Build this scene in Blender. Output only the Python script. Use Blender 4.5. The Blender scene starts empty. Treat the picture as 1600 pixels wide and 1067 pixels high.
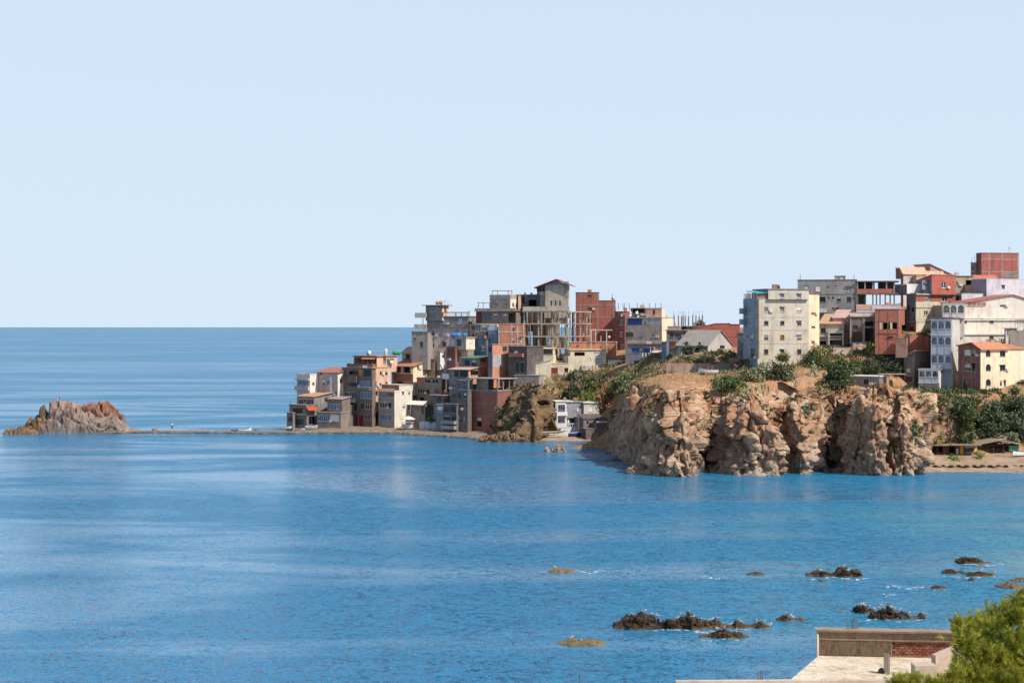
import bpy, math, random
import numpy as np
from mathutils import Vector
random.seed(7)
RNG = np.random.default_rng(11)
SC = bpy.context.scene
COL = SC.collection
R = math.radians
# ------------------------------------------------------------------ camera, sky, sun, exposure
F, EYE, CX, HY = 2666.67, 28.0, 800.0, 511.0     # focal length in photo pixels, eye height, horizon row
cam = bpy.data.cameras.new('camera'); camo = bpy.data.objects.new('camera', cam); COL.objects.link(camo)
camo.location = (0, 0, EYE); camo.rotation_euler = (R(90), 0, 0)
cam.lens = 60.0; cam.sensor_width = 36.0; cam.shift_y = -22.5 / 1600.0
cam.clip_start = 0.5; cam.clip_end = 400000.0
SC.camera = camo
SUN_TO = Vector((0.82, -0.58, 1.10)).normalized()
SUN_EL = math.asin(SUN_TO.z); SUN_AZ = math.atan2(SUN_TO.x, SUN_TO.y)
W = bpy.data.worlds.new('World'); SC.world = W; W.use_nodes = True
wn = W.node_tree.nodes; wl = W.node_tree.links; wn.clear()
sky = wn.new('ShaderNodeTexSky'); sky.sky_type = 'NISHITA'; sky.sun_disc = False
sky.sun_elevation = SUN_EL; sky.sun_rotation = SUN_AZ
sky.altitude = 30; sky.air_density = 1.0; sky.dust_density = 0.3; sky.ozone_density = 3.0
bg = wn.new('ShaderNodeBackground'); bg.inputs[1].default_value = 0.11
# summer sea haze: pale all along the horizon, thinning smoothly to the blue overhead
wtc = wn.new('ShaderNodeTexCoord'); wsep = wn.new('ShaderNodeSeparateXYZ'); wl.new(wtc.outputs['Generated'], wsep.inputs[0])
wr = wn.new('ShaderNodeValToRGB'); wl.new(wsep.outputs[2], wr.inputs[0]); wr.color_ramp.interpolation = 'EASE'
for i, (p_, v_) in enumerate([(0.0, 0.98), (0.22, 0.90), (0.46, 0.32), (1.0, 0.06)]):
    e_ = wr.color_ramp.elements[i] if i < 2 else wr.color_ramp.elements.new(p_)
    e_.position = p_; e_.color = (v_, v_, v_, 1)
wm = wn.new('ShaderNodeMixRGB'); wl.new(wr.outputs[0], wm.inputs[0]); wl.new(sky.outputs[0], wm.inputs[1])
wm.inputs[2].default_value = (0.525 / 0.11, 0.632 / 0.11, 0.75 / 0.11, 1)
wo = wn.new('ShaderNodeOutputWorld'); wl.new(wm.outputs[0], bg.inputs[0]); wl.new(bg.outputs[0], wo.inputs[0])
sl = bpy.data.lights.new('sun', 'SUN'); slo = bpy.data.objects.new('sun', sl); COL.objects.link(slo)
sl.energy = 4.7; sl.angle = R(0.53); sl.color = (1.0, 0.92, 0.83)
slo.rotation_euler = SUN_TO.to_track_quat('Z', 'Y').to_euler(); slo.location = SUN_TO * 300
SC.view_settings.view_transform = 'Standard'; SC.view_settings.look = 'None'
SC.view_settings.exposure = 0.35; SC.view_settings.gamma = 1.0; SC.view_settings.use_curve_mapping = False
SC.cycles.max_bounces = 6; SC.cycles.diffuse_bounces = 3; SC.cycles.glossy_bounces = 3

# ------------------------------------------------------------------ photo -> place
def P(px, py, Y): return Vector(((px - CX) / F * Y, Y, EYE - (py - HY) / F * Y))
def XY(px, Y): return ((px - CX) / F * Y, Y)
def Ysea(py): return F * EYE / (py - HY)
VW = {1: (440, 520, 6.154), 2: (630, 430, 6.154), 3: (680, 540, 6.154), 4: (800, 430, 6.154), 5: (960, 450, 6.154), 6: (1140, 420, 5.707),
      7: (1340, 380, 6.154), 8: (1380, 500, 7.26), 9: (0, 590, 6.667), 10: (930, 570, 4.571), 11: (1230, 560, 4.324), 12: (840, 850, 4.0),
      13: (1240, 840, 4.444), 14: (820, 590, 8.894), 15: (1420, 640, 8.889), 16: (200, 640, 6.154), 0: (0, 0, 1.0)}
CV = VW[0]
def view(k):
    global CV
    CV = VW[k]
def vx(x): return CV[0] + x / CV[2]
def vy(y): return CV[1] + y / CV[2]
def VP(x, y, Y): return P(vx(x), vy(y), Y)

# ------------------------------------------------------------------ vector noise
_T = RNG.random(65536).astype(np.float32)
def vnoise(x, y, z):
    xi = np.floor(x).astype(np.int64); yi = np.floor(y).astype(np.int64); zi = np.floor(z).astype(np.int64)
    fx = x - xi; fy = y - yi; fz = z - zi
    fx = fx * fx * (3 - 2 * fx); fy = fy * fy * (3 - 2 * fy); fz = fz * fz * (3 - 2 * fz)
    def h(a, b, c): return _T[((a * 73856093) ^ (b * 19349663) ^ (c * 83492791)) & 65535]
    r = 0
    for dx in (0, 1):
        wx = fx if dx else 1 - fx
        for dy in (0, 1):
            wy = fy if dy else 1 - fy
            for dz in (0, 1):
                r = r + wx * wy * (fz if dz else 1 - fz) * h(xi + dx, yi + dy, zi + dz)
    return r * 2 - 1
def fbm(x, y, z, o=4, g=0.5, ridge=False):
    r = 0; a = 1; s = 0
    for i in range(o):
        n = vnoise(x + 17.3 * i, y - 9.1 * i, z + 5.7 * i)
        r = r + a * ((1 - 2 * np.abs(n)) if ridge else n); s += a
        a *= g; x, y, z = x * 2.03, y * 2.03, z * 2.03
    return r / s

def cells(x, y, z, tilt=1.2):
    """broken rock: each scattered block gets its own offset and its own tilted face; also the gap to the next block"""
    xi = np.floor(x).astype(np.int64); yi = np.floor(y).astype(np.int64); zi = np.floor(z).astype(np.int64)
    f1 = np.full(x.shape, 9.0); f2 = np.full(x.shape, 9.0); val = np.zeros(x.shape)
    for dx in (-1, 0, 1):
        for dy in (-1, 0, 1):
            for dz in (-1, 0, 1):
                a, b, c = xi + dx, yi + dy, zi + dz
                h = ((a * 73856093) ^ (b * 19349663) ^ (c * 83492791)) & 65535
                ex, ey, ez = x - a - _T[h], y - b - _T[(h * 7 + 13) & 65535], z - c - _T[(h * 31 + 101) & 65535]
                d = np.sqrt(ex ** 2 + ey ** 2 + ez ** 2)
                v = _T[(h * 17 + 7) & 65535] + tilt * (ex * (_T[(h * 3 + 5) & 65535] - .5) + ey * (_T[(h * 5 + 9) & 65535] - .5) + ez * (_T[(h * 11 + 3) & 65535] - .5))
                nr = d < f1; f2 = np.where(nr, f1, np.minimum(f2, d)); val = np.where(nr, v, val); f1 = np.where(nr, d, f1)
    return val, f2 - f1

# ------------------------------------------------------------------ materials
def lin(h):
    h = h.lstrip('#'); o = []
    for i in (0, 2, 4):
        c = int(h[i:i + 2], 16) / 255.0
        o.append(c / 12.92 if c <= 0.04045 else ((c + 0.055) / 1.055) ** 2.4)
    return o
MATS = {}
class NT:
    def __init__(s, name):
        s.m = bpy.data.materials.new(name); s.m.use_nodes = True
        s.n = s.m.node_tree.nodes; s.l = s.m.node_tree.links; s.b = s.n['Principled BSDF']
        s.tc = s.n.new('ShaderNodeTexCoord')
    def node(s, t, **k):
        n = s.n.new(t)
        for a, v in k.items(): setattr(n, a, v)
        return n
    def mapping(s, src, sc=(1, 1, 1), rot=(0, 0, 0)):
        m = s.n.new('ShaderNodeMapping'); m.inputs['Scale'].default_value = sc; m.inputs['Rotation'].default_value = rot
        s.l.new(s.tc.outputs[src], m.inputs[0]); return m.outputs[0]
    def noise(s, vec, scale, detail=4, rough=0.55, dist=0.0):
        n = s.n.new('ShaderNodeTexNoise'); n.inputs['Scale'].default_value = scale; n.inputs['Detail'].default_value = detail
        n.inputs['Roughness'].default_value = rough; n.inputs['Distortion'].default_value = dist
        s.l.new(vec, n.inputs['Vector']); return n.outputs['Fac']
    def ramp(s, fac, stops):
        r = s.n.new('ShaderNodeValToRGB'); e = r.color_ramp.elements
        while len(e) < len(stops): e.new(0.5)
        for i, (p, c) in enumerate(stops):
            e[i].position = p
            e[i].color = (*c, 1) if len(c) == 3 else c
        s.l.new(fac, r.inputs[0]); return r.outputs[0]
    def mix(s, fac, a, b, mode='MIX'):
        m = s.n.new('ShaderNodeMixRGB'); m.blend_type = mode
        for i, v in ((0, fac), (1, a), (2, b)):
            if isinstance(v, (int, float)): m.inputs[i].default_value = v
            elif isinstance(v, (tuple, list)): m.inputs[i].default_value = (*v[:3], 1)
            else: s.l.new(v, m.inputs[i])
        return m.outputs[0]
    def math(s, op, a, b=0.5):
        m = s.n.new('ShaderNodeMath'); m.operation = op
        for i, v in ((0, a), (1, b)):
            if isinstance(v, (int, float)): m.inputs[i].default_value = v
            else: s.l.new(v, m.inputs[i])
        return m.outputs[0]
    def bump(s, h, strength, dist, prev=None):
        b = s.n.new('ShaderNodeBump'); b.inputs['Strength'].default_value = strength; b.inputs['Distance'].default_value = dist
        s.l.new(h, b.inputs['Height'])
        if prev is not None: s.l.new(prev, b.inputs['Normal'])
        return b.outputs[0]
    def set(s, col=None, rough=None, nrm=None, spec=0.25):
        if col is not None:
            if isinstance(col, (tuple, list)): s.b.inputs['Base Color'].default_value = (*col[:3], 1)
            else: s.l.new(col, s.b.inputs['Base Color'])
        if rough is not None:
            if isinstance(rough, (int, float)): s.b.inputs['Roughness'].default_value = rough
            else: s.l.new(rough, s.b.inputs['Roughness'])
        if nrm is not None: s.l.new(nrm, s.b.inputs['Normal'])
        s.b.inputs['Specular IOR Level'].default_value = spec
        return s.m
def sc3(c, k): return [min(1, v * k) for v in c]
def g01(k): return (k, k, k)
def weather(t, base, amt=1.0):
    """blotches, rain streaks and a dirty grain over a plain colour"""
    ob = t.mapping('Object'); st = t.mapping('Object', (1.3, 1.3, 0.13))
    n1 = t.noise(ob, 0.45, 5, 0.62); n2 = t.noise(st, 1.1, 4, 0.6); n3 = t.noise(ob, 4.0, 3, 0.6)
    f1 = t.ramp(n1, [(0.34, g01(1 - .28 * amt)), (0.54, g01(1.0)), (0.76, g01(1 - .08 * amt))])
    f2 = t.ramp(n2, [(0.33, g01(1 - .34 * amt)), (0.48, g01(1.0))])
    f3 = t.ramp(n3, [(0.3, g01(1 - .16 * amt)), (0.58, g01(1.0))])
    c = t.mix(1, base, f1, 'MULTIPLY'); c = t.mix(0.75, c, f2, 'MULTIPLY'); c = t.mix(1, c, f3, 'MULTIPLY')
    return c, n3
def M(key):
    if key in MATS: return MATS[key]
    kind, _, h = key.partition(':')
    t = NT(key.replace(':', '_'))
    if kind == 'pl':      # lime or cement render
        base = [0.94 * v ** (0.84 + 0.26 * v) for v in lin(h)]; gr = sum(base) / 3; base = [0.88 * v + 0.12 * gr for v in base]; pn = t.noise(t.mapping('Object'), 0.33, 5, 0.7, 0.8); gr = sum(base) / 3
        c0 = t.mix(t.ramp(pn, [(0.52, g01(0)), (0.55, g01(0.34))]), base, [min(1, 0.5 * v + 0.5 * gr + 0.10) for v in base])      # old and new coats
        c0 = t.mix(t.ramp(t.noise(t.mapping('Object'), 0.9, 5, 0.75), [(0.60, g01(0)), (0.66, g01(0.38))]), c0, [0.55 * v + 0.45 * w for v, w in zip(base, (0.23, 0.19, 0.16))])
        c, n = weather(t, c0, 0.8); m = t.set(c, 0.9, t.bump(n, 0.4, 0.05))
    elif kind == 'co':    # raw concrete
        c, n = weather(t, lin(h), 1.15)
        n2 = t.noise(t.mapping('Object'), 1.6, 5, 0.7); c = t.mix(t.ramp(n2, [(0.45, g01(0)), (0.75, g01(0.5))]), c, sc3(lin(h), 0.55))
        m = t.set(c, 0.92, t.bump(n2, 0.5, 0.08))
    elif kind == 'br':    # hollow clay brick laid in mortar
        uv = t.mapping('UV'); b = t.node('ShaderNodeTexBrick'); b.offset = 0.5
        base = [v ** 0.9 for v in lin(h)]; base = [base[0] * 1.06, base[1] * 1.03, base[2] * .97]
        b.inputs['Color1'].default_value = (*sc3(base, 1.12), 1); b.inputs['Color2'].default_value = (*sc3(base, 0.74), 1)
        b.inputs['Mortar'].default_value = (*[0.55 * v + 0.45 * w for v, w in zip(base, (0.42, 0.37, 0.33))], 1)
        b.inputs['Scale'].default_value = 1.0; b.inputs['Mortar Size'].default_value = 0.022
        b.inputs['Brick Width'].default_value = 0.32; b.inputs['Row Height'].default_value = 0.21
        t.l.new(uv, b.inputs['Vector'])
        c, n = weather(t, b.outputs['Color'], 0.75); m = t.set(c, 0.93, t.bump(b.outputs['Fac'], -0.5, 0.03))
    elif kind == 'ti':    # clay roof tile
        uv = t.mapping('UV'); w = t.node('ShaderNodeTexWave'); w.bands_direction = 'X'; w.inputs['Scale'].default_value = 1.1; w.inputs['Distortion'].default_value = 0.4
        t.l.new(uv, w.inputs['Vector']); w2 = t.node('ShaderNodeTexWave'); w2.bands_direction = 'Y'; w2.wave_profile = 'SAW'; w2.inputs['Scale'].default_value = 0.8
        t.l.new(uv, w2.inputs['Vector'])
        n = t.noise(t.mapping('Object'), 2.2, 5, 0.7); base = lin(h); gr = sum(base) / 3; base = [0.78 * v + 0.22 * gr for v in base]
        c = t.ramp(n, [(0.25, sc3(base, 0.5)), (0.48, base), (0.75, [min(1, v * 1.1 + 0.06) for v in base])])
        c = t.mix(0.4, c, t.ramp(t.noise(t.mapping('Object'), 6.0, 2), [(0.35, g01(0.55)), (0.6, g01(1.0))]), 'MULTIPLY')
        nb = t.bump(w.outputs['Fac'], 0.8, 0.10); nb = t.bump(w2.outputs['Fac'], 0.4, 0.05, nb); m = t.set(c, 0.85, nb)
    elif kind == 'gl':    # window glass
        n = t.noise(t.mapping('Object'), 1.3, 1); c = t.ramp(n, [(0.4, sc3(lin(h), 0.6)), (0.6, sc3(lin(h), 1.5))])
        m = t.set(c, 0.06, None, 0.6)
    elif kind == 'me':    # painted or galvanised metal sheet
        c, n = weather(t, lin(h), 0.55); m = t.set(c, 0.45, None, 0.4)
    elif kind == 'wo':    # timber
        n = t.noise(t.mapping('Object', (6, 6, 0.6)), 2.0, 4, 0.6); c = t.ramp(n, [(0.3, sc3(lin(h), 0.55)), (0.65, sc3(lin(h), 1.1))])
        m = t.set(c, 0.8, t.bump(n, 0.3, 0.02))
    elif kind == 'pt':    # plain paint
        n = t.noise(t.mapping('Object'), 2.5, 3); c = t.ramp(n, [(0.35, sc3(lin(h), 0.75)), (0.6, lin(h))]); m = t.set(c, 0.6, None, 0.3)
    elif kind == 'th':    # reed thatch
        n = t.noise(t.mapping('Object', (9, 2.5, 9)), 1.5, 5, 0.7); c = t.ramp(n, [(0.3, sc3(lin(h), 0.35)), (0.5, lin(h)), (0.75, sc3(lin(h), 1.35))])
        m = t.set(c, 0.95, t.bump(n, 1.0, 0.12))
    elif kind == 'le':    # leaves
        n = t.noise(t.mapping('Object'), 1.1, 3, 0.6); n2 = t.noise(t.mapping('Object'), 7.0, 2); base = [v * 1.22 for v in lin(h)]
        c = t.ramp(n, [(0.3, sc3(base, 0.55)), (0.5, base), (0.72, [base[0] * 1.65, base[1] * 1.4, base[2] * 1.1])])
        c = t.mix(0.6, c, t.ramp(n2, [(0.35, g01(0.55)), (0.6, g01(1.0))]), 'MULTIPLY')
        m = t.set(c, 0.6, None, 0.3)
        t.b.inputs['Subsurface Weight'].default_value = 0.0
    MATS[key] = m
    return m

# ------------------------------------------------------------------ mesh building
class MB:
    def __init__(s): s.v = []; s.f = []; s.uv = []
    def quad(s, pts, uv=None):
        i = len(s.v); s.v += [tuple(p) for p in pts]; s.f.append(tuple(range(i, i + len(pts))))
        if uv is None:
            a = Vector(pts[0]); e = (Vector(pts[1]) - a); e = e.normalized() if e.length > 1e-6 else Vector((1, 0, 0))
            nn = e.cross(Vector(pts[-1]) - a); g = nn.cross(e); g = g.normalized() if g.length > 1e-9 else Vector((0, 0, 1))
            uv = [((Vector(p) - a).dot(e), (Vector(p) - a).dot(g)) for p in pts]
        s.uv.append(uv)
    def hexa(s, b, t):
        """b, t: four bottom and four top points, counter-clockwise from above; welded"""
        i = len(s.v); s.v += [tuple(p) for p in b] + [tuple(p) for p in t]
        F6 = [(3, 2, 1, 0), (4, 5, 6, 7), (0, 1, 5, 4), (1, 2, 6, 5), (2, 3, 7, 6), (3, 0, 4, 7)]
        for f in F6:
            s.f.append(tuple(i + k for k in f)); ps = [Vector(s.v[i + k]) for k in f]
            e = ps[1] - ps[0]; lu = e.length; lv = (ps[3] - ps[0]).length
            s.uv.append([(0, 0), (lu, 0), (lu, lv), (0, lv)])
    def box(s, c, ax, ay, az, lx, ly, lz):
        """box of half sizes round centre c with axes"""
        c = Vector(c); X = Vector(ax) * lx; Y = Vector(ay) * ly; Z = Vector(az) * lz
        s.hexa([c - X - Y - Z, c + X - Y - Z, c + X + Y - Z, c - X + Y - Z], [c - X - Y + Z, c + X - Y + Z, c + X + Y + Z, c - X + Y + Z])
    def aabox(s, x0, x1, y0, y1, z0, z1):
        s.hexa([(x0, y0, z0), (x1, y0, z0), (x1, y1, z0), (x0, y1, z0)], [(x0, y0, z1), (x1, y0, z1), (x1, y1, z1), (x0, y1, z1)])
    def tube(s, pts, rad, n=6, cap=True):
        pts = [Vector(p) for p in pts]; i0 = len(s.v)
        for k, p in enumerate(pts):
            d = (pts[min(k + 1, len(pts) - 1)] - pts[max(k - 1, 0)]).normalized()
            u = d.cross(Vector((0, 0, 1))); u = u.normalized() if u.length > 0.05 else Vector((1, 0, 0)); w = d.cross(u)
            r = rad[k] if isinstance(rad, (list, tuple)) else rad
            for j in range(n):
                a = 2 * math.pi * j / n; s.v.append(tuple(p + u * (r * math.cos(a)) + w * (r * math.sin(a))))
        for k in range(len(pts) - 1):
            for j in range(n):
                a = i0 + k * n + j; b = i0 + k * n + (j + 1) % n
                s.f.append((a, b, b + n, a + n)); s.uv.append([(0, 0), (.1, 0), (.1, 1), (0, 1)])
        if cap:
            for k in (0, len(pts) - 1):
                f = tuple(i0 + k * n + j for j in range(n)); s.f.append(f if k else f[::-1]); s.uv.append([(0, 0)] * n)
    def lathe(s, c, prof, n=12):
        """prof: list of (radius, z)"""
        s.tube_raw([[(c[0] + r * math.cos(2 * math.pi * j / n), c[1] + r * math.sin(2 * math.pi * j / n), c[2] + z) for j in range(n)] for r, z in prof])
    def tube_raw(s, rings, close=True):
        i0 = len(s.v); n = len(rings[0])
        for r in rings: s.v += [tuple(p) for p in r]
        for k in range(len(rings) - 1):
            for j in range(n if close else n - 1):
                a = i0 + k * n + j; b = i0 + k * n + (j + 1) % n
                s.f.append((a, b, b + n, a + n)); s.uv.append([(0, 0), (1, 0), (1, 1), (0, 1)])
        if close:
            s.f.append(tuple(range(i0 + n - 1, i0 - 1, -1))); s.uv.append([(0, 0)] * n)
            e = i0 + (len(rings) - 1) * n; s.f.append(tuple(range(e, e + n))); s.uv.append([(0, 0)] * n)
    def mesh(s, name, mat, off=(0, 0, 0), smooth=False):
        me = bpy.data.meshes.new(name)
        o = np.array(off)
        v = (np.array(s.v, dtype=float) - o).tolist() if s.v else []
        me.from_pydata(v, [], s.f)
        ul = me.uv_layers.new(name='UVMap')
        flat = np.array([c for f in s.uv for p in f for c in p], dtype=np.float32)
        if len(flat) == len(me.loops) * 2: ul.data.foreach_set('uv', flat)
        me.materials.append(M(mat) if isinstance(mat, str) else mat)
        if smooth: me.polygons.foreach_set('use_smooth', np.ones(len(me.polygons), dtype=bool))
        me.update(); return me
def part(name, mb, mat, parent, smooth=False):
    """one mesh under a thing (or under a part); points are given in world metres"""
    root = parent
    while root.parent is not None: root = root.parent
    o = bpy.data.objects.new(name, mb.mesh(name, mat, root.location, smooth)); COL.objects.link(o); o.parent = parent
    return o
def thing(name, label, cat, loc, group=None):
    o = bpy.data.objects.new(name, None); COL.objects.link(o); o.location = loc; o.empty_display_size = 0.5
    o['label'] = label; o['category'] = cat
    if group: o['group'] = group
    return o
def single(name, label, cat, mb, mat, loc, group=None, smooth=False):
    o = bpy.data.objects.new(name, mb.mesh(name, mat, loc, smooth)); o.location = loc; COL.objects.link(o)
    o['label'] = label; o['category'] = cat
    if group: o['group'] = group
    return o
def setting(name, mb, mat, kind='structure', smooth=False):
    o = bpy.data.objects.new(name, mb.mesh(name, mat, (0, 0, 0), smooth)); COL.objects.link(o); o['kind'] = kind
    return o
def grid_mesh(name, V, nu, nv, mat, loc=(0, 0, 0), smooth=True, closed=False):
    """V: (nu*nv,3) array, row-major by u"""
    me = bpy.data.meshes.new(name); i = np.arange(nu * nv).reshape(nu, nv)
    q = np.stack([i[:-1, :-1], i[1:, :-1], i[1:, 1:], i[:-1, 1:]], -1).reshape(-1, 4)
    me.vertices.add(len(V)); me.vertices.foreach_set('co', (np.asarray(V, dtype=np.float32) - np.array(loc, dtype=np.float32)).ravel())
    me.loops.add(q.size); me.loops.foreach_set('vertex_index', q.ravel().astype(np.int32))
    me.polygons.add(len(q)); me.polygons.foreach_set('loop_start', (np.arange(len(q)) * 4).astype(np.int32))
    me.update(calc_edges=True); me.validate()
    if smooth: me.polygons.foreach_set('use_smooth', np.ones(len(me.polygons), dtype=bool))
    me.materials.append(M(mat) if isinstance(mat, str) else mat)
    return me
# ------------------------------------------------------------------ sea
WK = (0.9, 1.7, 1.7)      # how steep the chop, wavelets and ripples are
def sea_material():
    t = NT('sea_water'); g = t.tc.outputs['Object']
    big = t.mapping('Object', (0.55, 1.5, 1), (0, 0, R(12)))
    p1 = t.noise(big, 0.016, 4, 0.6, 1.2); p2 = t.noise(big, 0.05, 3, 0.6, 0.8)
    far = t.noise(t.mapping('Object', (0.5, 1.8, 1), (0, 0, R(-3))), 0.010, 3, 0.6, 0.6)
    wind = t.mix(0.22, p1, p2); wind = t.mix(0.22, wind, far)
    wind = t.ramp(wind, [(0.42, g01(0.30)), (0.48, g01(0.70)), (0.545, g01(1.70))])     # slicks and breezy patches
    # offshore the breeze is steadier: long faint lanes instead of patches
    sp0 = t.node('ShaderNodeSeparateXYZ'); t.l.new(g, sp0.inputs[0]); off = t.node('ShaderNodeMapRange'); off.inputs[1].default_value = 430; off.inputs[2].default_value = 1000; t.l.new(sp0.outputs[1], off.inputs[0])
    lane = t.ramp(t.noise(t.mapping('Object', (0.35, 1.0, 1), (0, 0, R(-4))), 0.0045, 3, 0.55, 0.8), [(0.40, g01(0.75)), (0.58, g01(1.25))])
    wind = t.mix(t.math('MULTIPLY', off.outputs[0], 0.8), wind, lane)
    # wave slopes: facets of chop and ripples tilt the surface; calmer in the slicks
    def slope(sc, rot, scale, k, det):
        n = t.n.new('ShaderNodeTexNoise'); n.inputs['Scale'].default_value = scale; n.inputs['Detail'].default_value = det; n.inputs['Roughness'].default_value = 0.6
        t.l.new(t.mapping('Object', sc, (0, 0, R(rot))), n.inputs['Vector'])
        v = t.n.new('ShaderNodeVectorMath'); v.operation = 'SUBTRACT'; v.inputs[1].default_value = (0.5, 0.5, 0.5); t.l.new(n.outputs['Color'], v.inputs[0])
        m = t.n.new('ShaderNodeVectorMath'); m.operation = 'SCALE'; m.inputs['Scale'].default_value = k; t.l.new(v.outputs[0], m.inputs[0]); return m.outputs[0]
    def vadd(a_, b_):
        v = t.n.new('ShaderNodeVectorMath'); v.operation = 'ADD'; t.l.new(a_, v.inputs[0]); t.l.new(b_, v.inputs[1]); return v.outputs[0]
    sv = vadd(vadd(slope((0.7, 1.2, 1), 12, 0.75, WK[0], 2), slope((0.8, 1.3, 1), -18, 2.4, WK[1], 2)), slope((1, 1.2, 1), 30, 6.5, WK[2], 1))
    ms = t.n.new('ShaderNodeVectorMath'); ms.operation = 'SCALE'; t.l.new(sv, ms.inputs[0]); t.l.new(wind, ms.inputs['Scale'])
    fl = t.n.new('ShaderNodeVectorMath'); fl.operation = 'MULTIPLY'; fl.inputs[1].default_value = (1.5, 1, 0); t.l.new(ms.outputs[0], fl.inputs[0])
    ad = t.n.new('ShaderNodeVectorMath'); ad.operation = 'ADD'; ad.inputs[1].default_value = (0, 0, 1); t.l.new(fl.outputs[0], ad.inputs[0])
    no = t.n.new('ShaderNodeVectorMath'); no.operation = 'NORMALIZE'; t.l.new(ad.outputs[0], no.inputs[0]); nb = no.outputs[0]
    # colour of the water itself: deep blue, greener over the shallow shelf by the reefs
    sep = t.node('ShaderNodeSeparateXYZ'); t.l.new(g, sep.inputs[0])
    sh = t.noise(t.mapping('Object', (1, 1, 1)), 0.035, 3, 0.6, 0.5)
    nx = t.node('ShaderNodeMapRange'); nx.inputs[1].default_value = 5; nx.inputs[2].default_value = 70; t.l.new(sep.outputs[0], nx.inputs[0])
    ny = t.node('ShaderNodeMapRange'); ny.inputs[1].default_value = 360; ny.inputs[2].default_value = 200; t.l.new(sep.outputs[1], ny.inputs[0])
    k = t.math('MULTIPLY', t.math('MULTIPLY', nx.outputs[0], ny.outputs[0]), t.ramp(sh, [(0.35, g01(0.15)), (0.65, g01(1.0))]))
    c = t.mix(k, (0.021, 0.160, 0.305), (0.027, 0.240, 0.330))
    # a wind-roughened sea never reaches mirror reflectance at low angles: Fresnel, levelled off
    df = t.node('ShaderNodeBsdfDiffuse'); t.l.new(c, df.inputs['Color']); t.l.new(nb, df.inputs['Normal'])
    gl = t.node('ShaderNodeBsdfGlossy'); gl.inputs['Roughness'].default_value = 0.10; gl.inputs['Color'].default_value = (1, 1, 1, 1); t.l.new(nb, gl.inputs['Normal'])
    fr = t.node('ShaderNodeFresnel'); fr.inputs['IOR'].default_value = 1.333; t.l.new(nb, fr.inputs['Normal'])
    lim = t.math('SUBTRACT', 0.64, t.math('MULTIPLY', wind, 0.20)); fa = t.math('MINIMUM', fr.outputs[0], lim)      # slicks mirror more than wind-roughened patches
    mx = t.node('ShaderNodeMixShader'); t.l.new(fa, mx.inputs[0]); t.l.new(df.outputs[0], mx.inputs[1]); t.l.new(gl.outputs[0], mx.inputs[2])
    t.l.new(mx.outputs[0], t.n['Material Output'].inputs['Surface']); t.n.remove(t.b)
    return t.m
SEA = sea_material()
mb = MB()
xs = [-150000, -20000, -3000, -400, 0, 400, 3000, 20000, 150000]; ys = [-300, 0, 150, 400, 800, 3000, 15000, 200000]
V = np.array([(x, y, 0.0) for x in xs for y in ys]); me = grid_mesh('sea', V, len(xs), len(ys), SEA, smooth=False)
so = bpy.data.objects.new('sea', me); COL.objects.link(so); so['kind'] = 'structure'

# ------------------------------------------------------------------ rock and soil
def rock_material(name, cols, grey=None, scale=0.35, zgrey=(1.0, 9.0), bump=0.5):
    t = NT(name); ob = t.mapping('Object'); st = t.mapping('Object', (1.0, 1.0, 0.35))
    n1 = t.noise(st, scale, 6, 0.68, 0.6); n2 = t.noise(ob, scale * 5, 5, 0.7); n3 = t.noise(ob, scale * 0.35, 3, 0.5)
    stops = [(0.28 + 0.44 * i / (len(cols) - 1), lin(c)) for i, c in enumerate(cols)]
    c = t.ramp(n1, stops)
    if grey:
        sep = t.node('ShaderNodeSeparateXYZ'); t.l.new(t.tc.outputs['Object'], sep.inputs[0])
        mr = t.node('ShaderNodeMapRange'); mr.inputs[1].default_value = zgrey[1]; mr.inputs[2].default_value = zgrey[0]; t.l.new(sep.outputs[2], mr.inputs[0])
        k = t.math('MULTIPLY', mr.outputs[0], t.ramp(n3, [(0.35, g01(0.35)), (0.6, g01(1.0))]))
        gg = t.ramp(n1, [(0.3, sc3(lin(grey), 0.55)), (0.5, lin(grey)), (0.7, sc3(lin(grey), 1.5))]); c = t.mix(k, c, gg)
    c = t.mix(0.85, c, t.ramp(n2, [(0.30, g01(0.45)), (0.5, g01(0.92)), (0.7, g01(1.12))]), 'MULTIPLY')
    nb = t.bump(n2, bump, 0.6); nb = t.bump(t.noise(ob, scale * 22, 3, 0.7), 0.5, 0.15, nb)
    t.set(c, 0.95, nb, 0.15); return t.m
ROCK = rock_material('cliff_rock', ['#5d3e2b', '#8a5f45', '#ab8669', '#bfa58a', '#926345'], '#948475', 0.26, (0.0, 13.0), .5)
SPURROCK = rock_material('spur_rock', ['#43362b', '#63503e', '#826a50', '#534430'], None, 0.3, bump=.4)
ISLE_RED = rock_material('island_red_rock', ['#553628', '#805440', '#9c7766', '#6d4837'], '#85756a', 0.5, (0.0, 7.0))
ISLE_GREY = rock_material('island_grey_rock', ['#4a3830', '#755a4c', '#9a7e70', '#b39a86', '#66493c'], '#77706a', 0.5, (1.0, 9.0))
REEF = rock_material('reef_rock', ['#241d1a', '#463a33', '#66564a', '#352c27'], '#8a7448', 1.2, (0.0, 0.25), 0.8)
WEEDY = rock_material('weedy_reef_rock', ['#57492f', '#7d6c48', '#94825c', '#665738'], None, 1.5)
SHORE = rock_material('shore_rock', ['#3f332b', '#6a5646', '#937a62', '#57463a'], None, 0.8)
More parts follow.
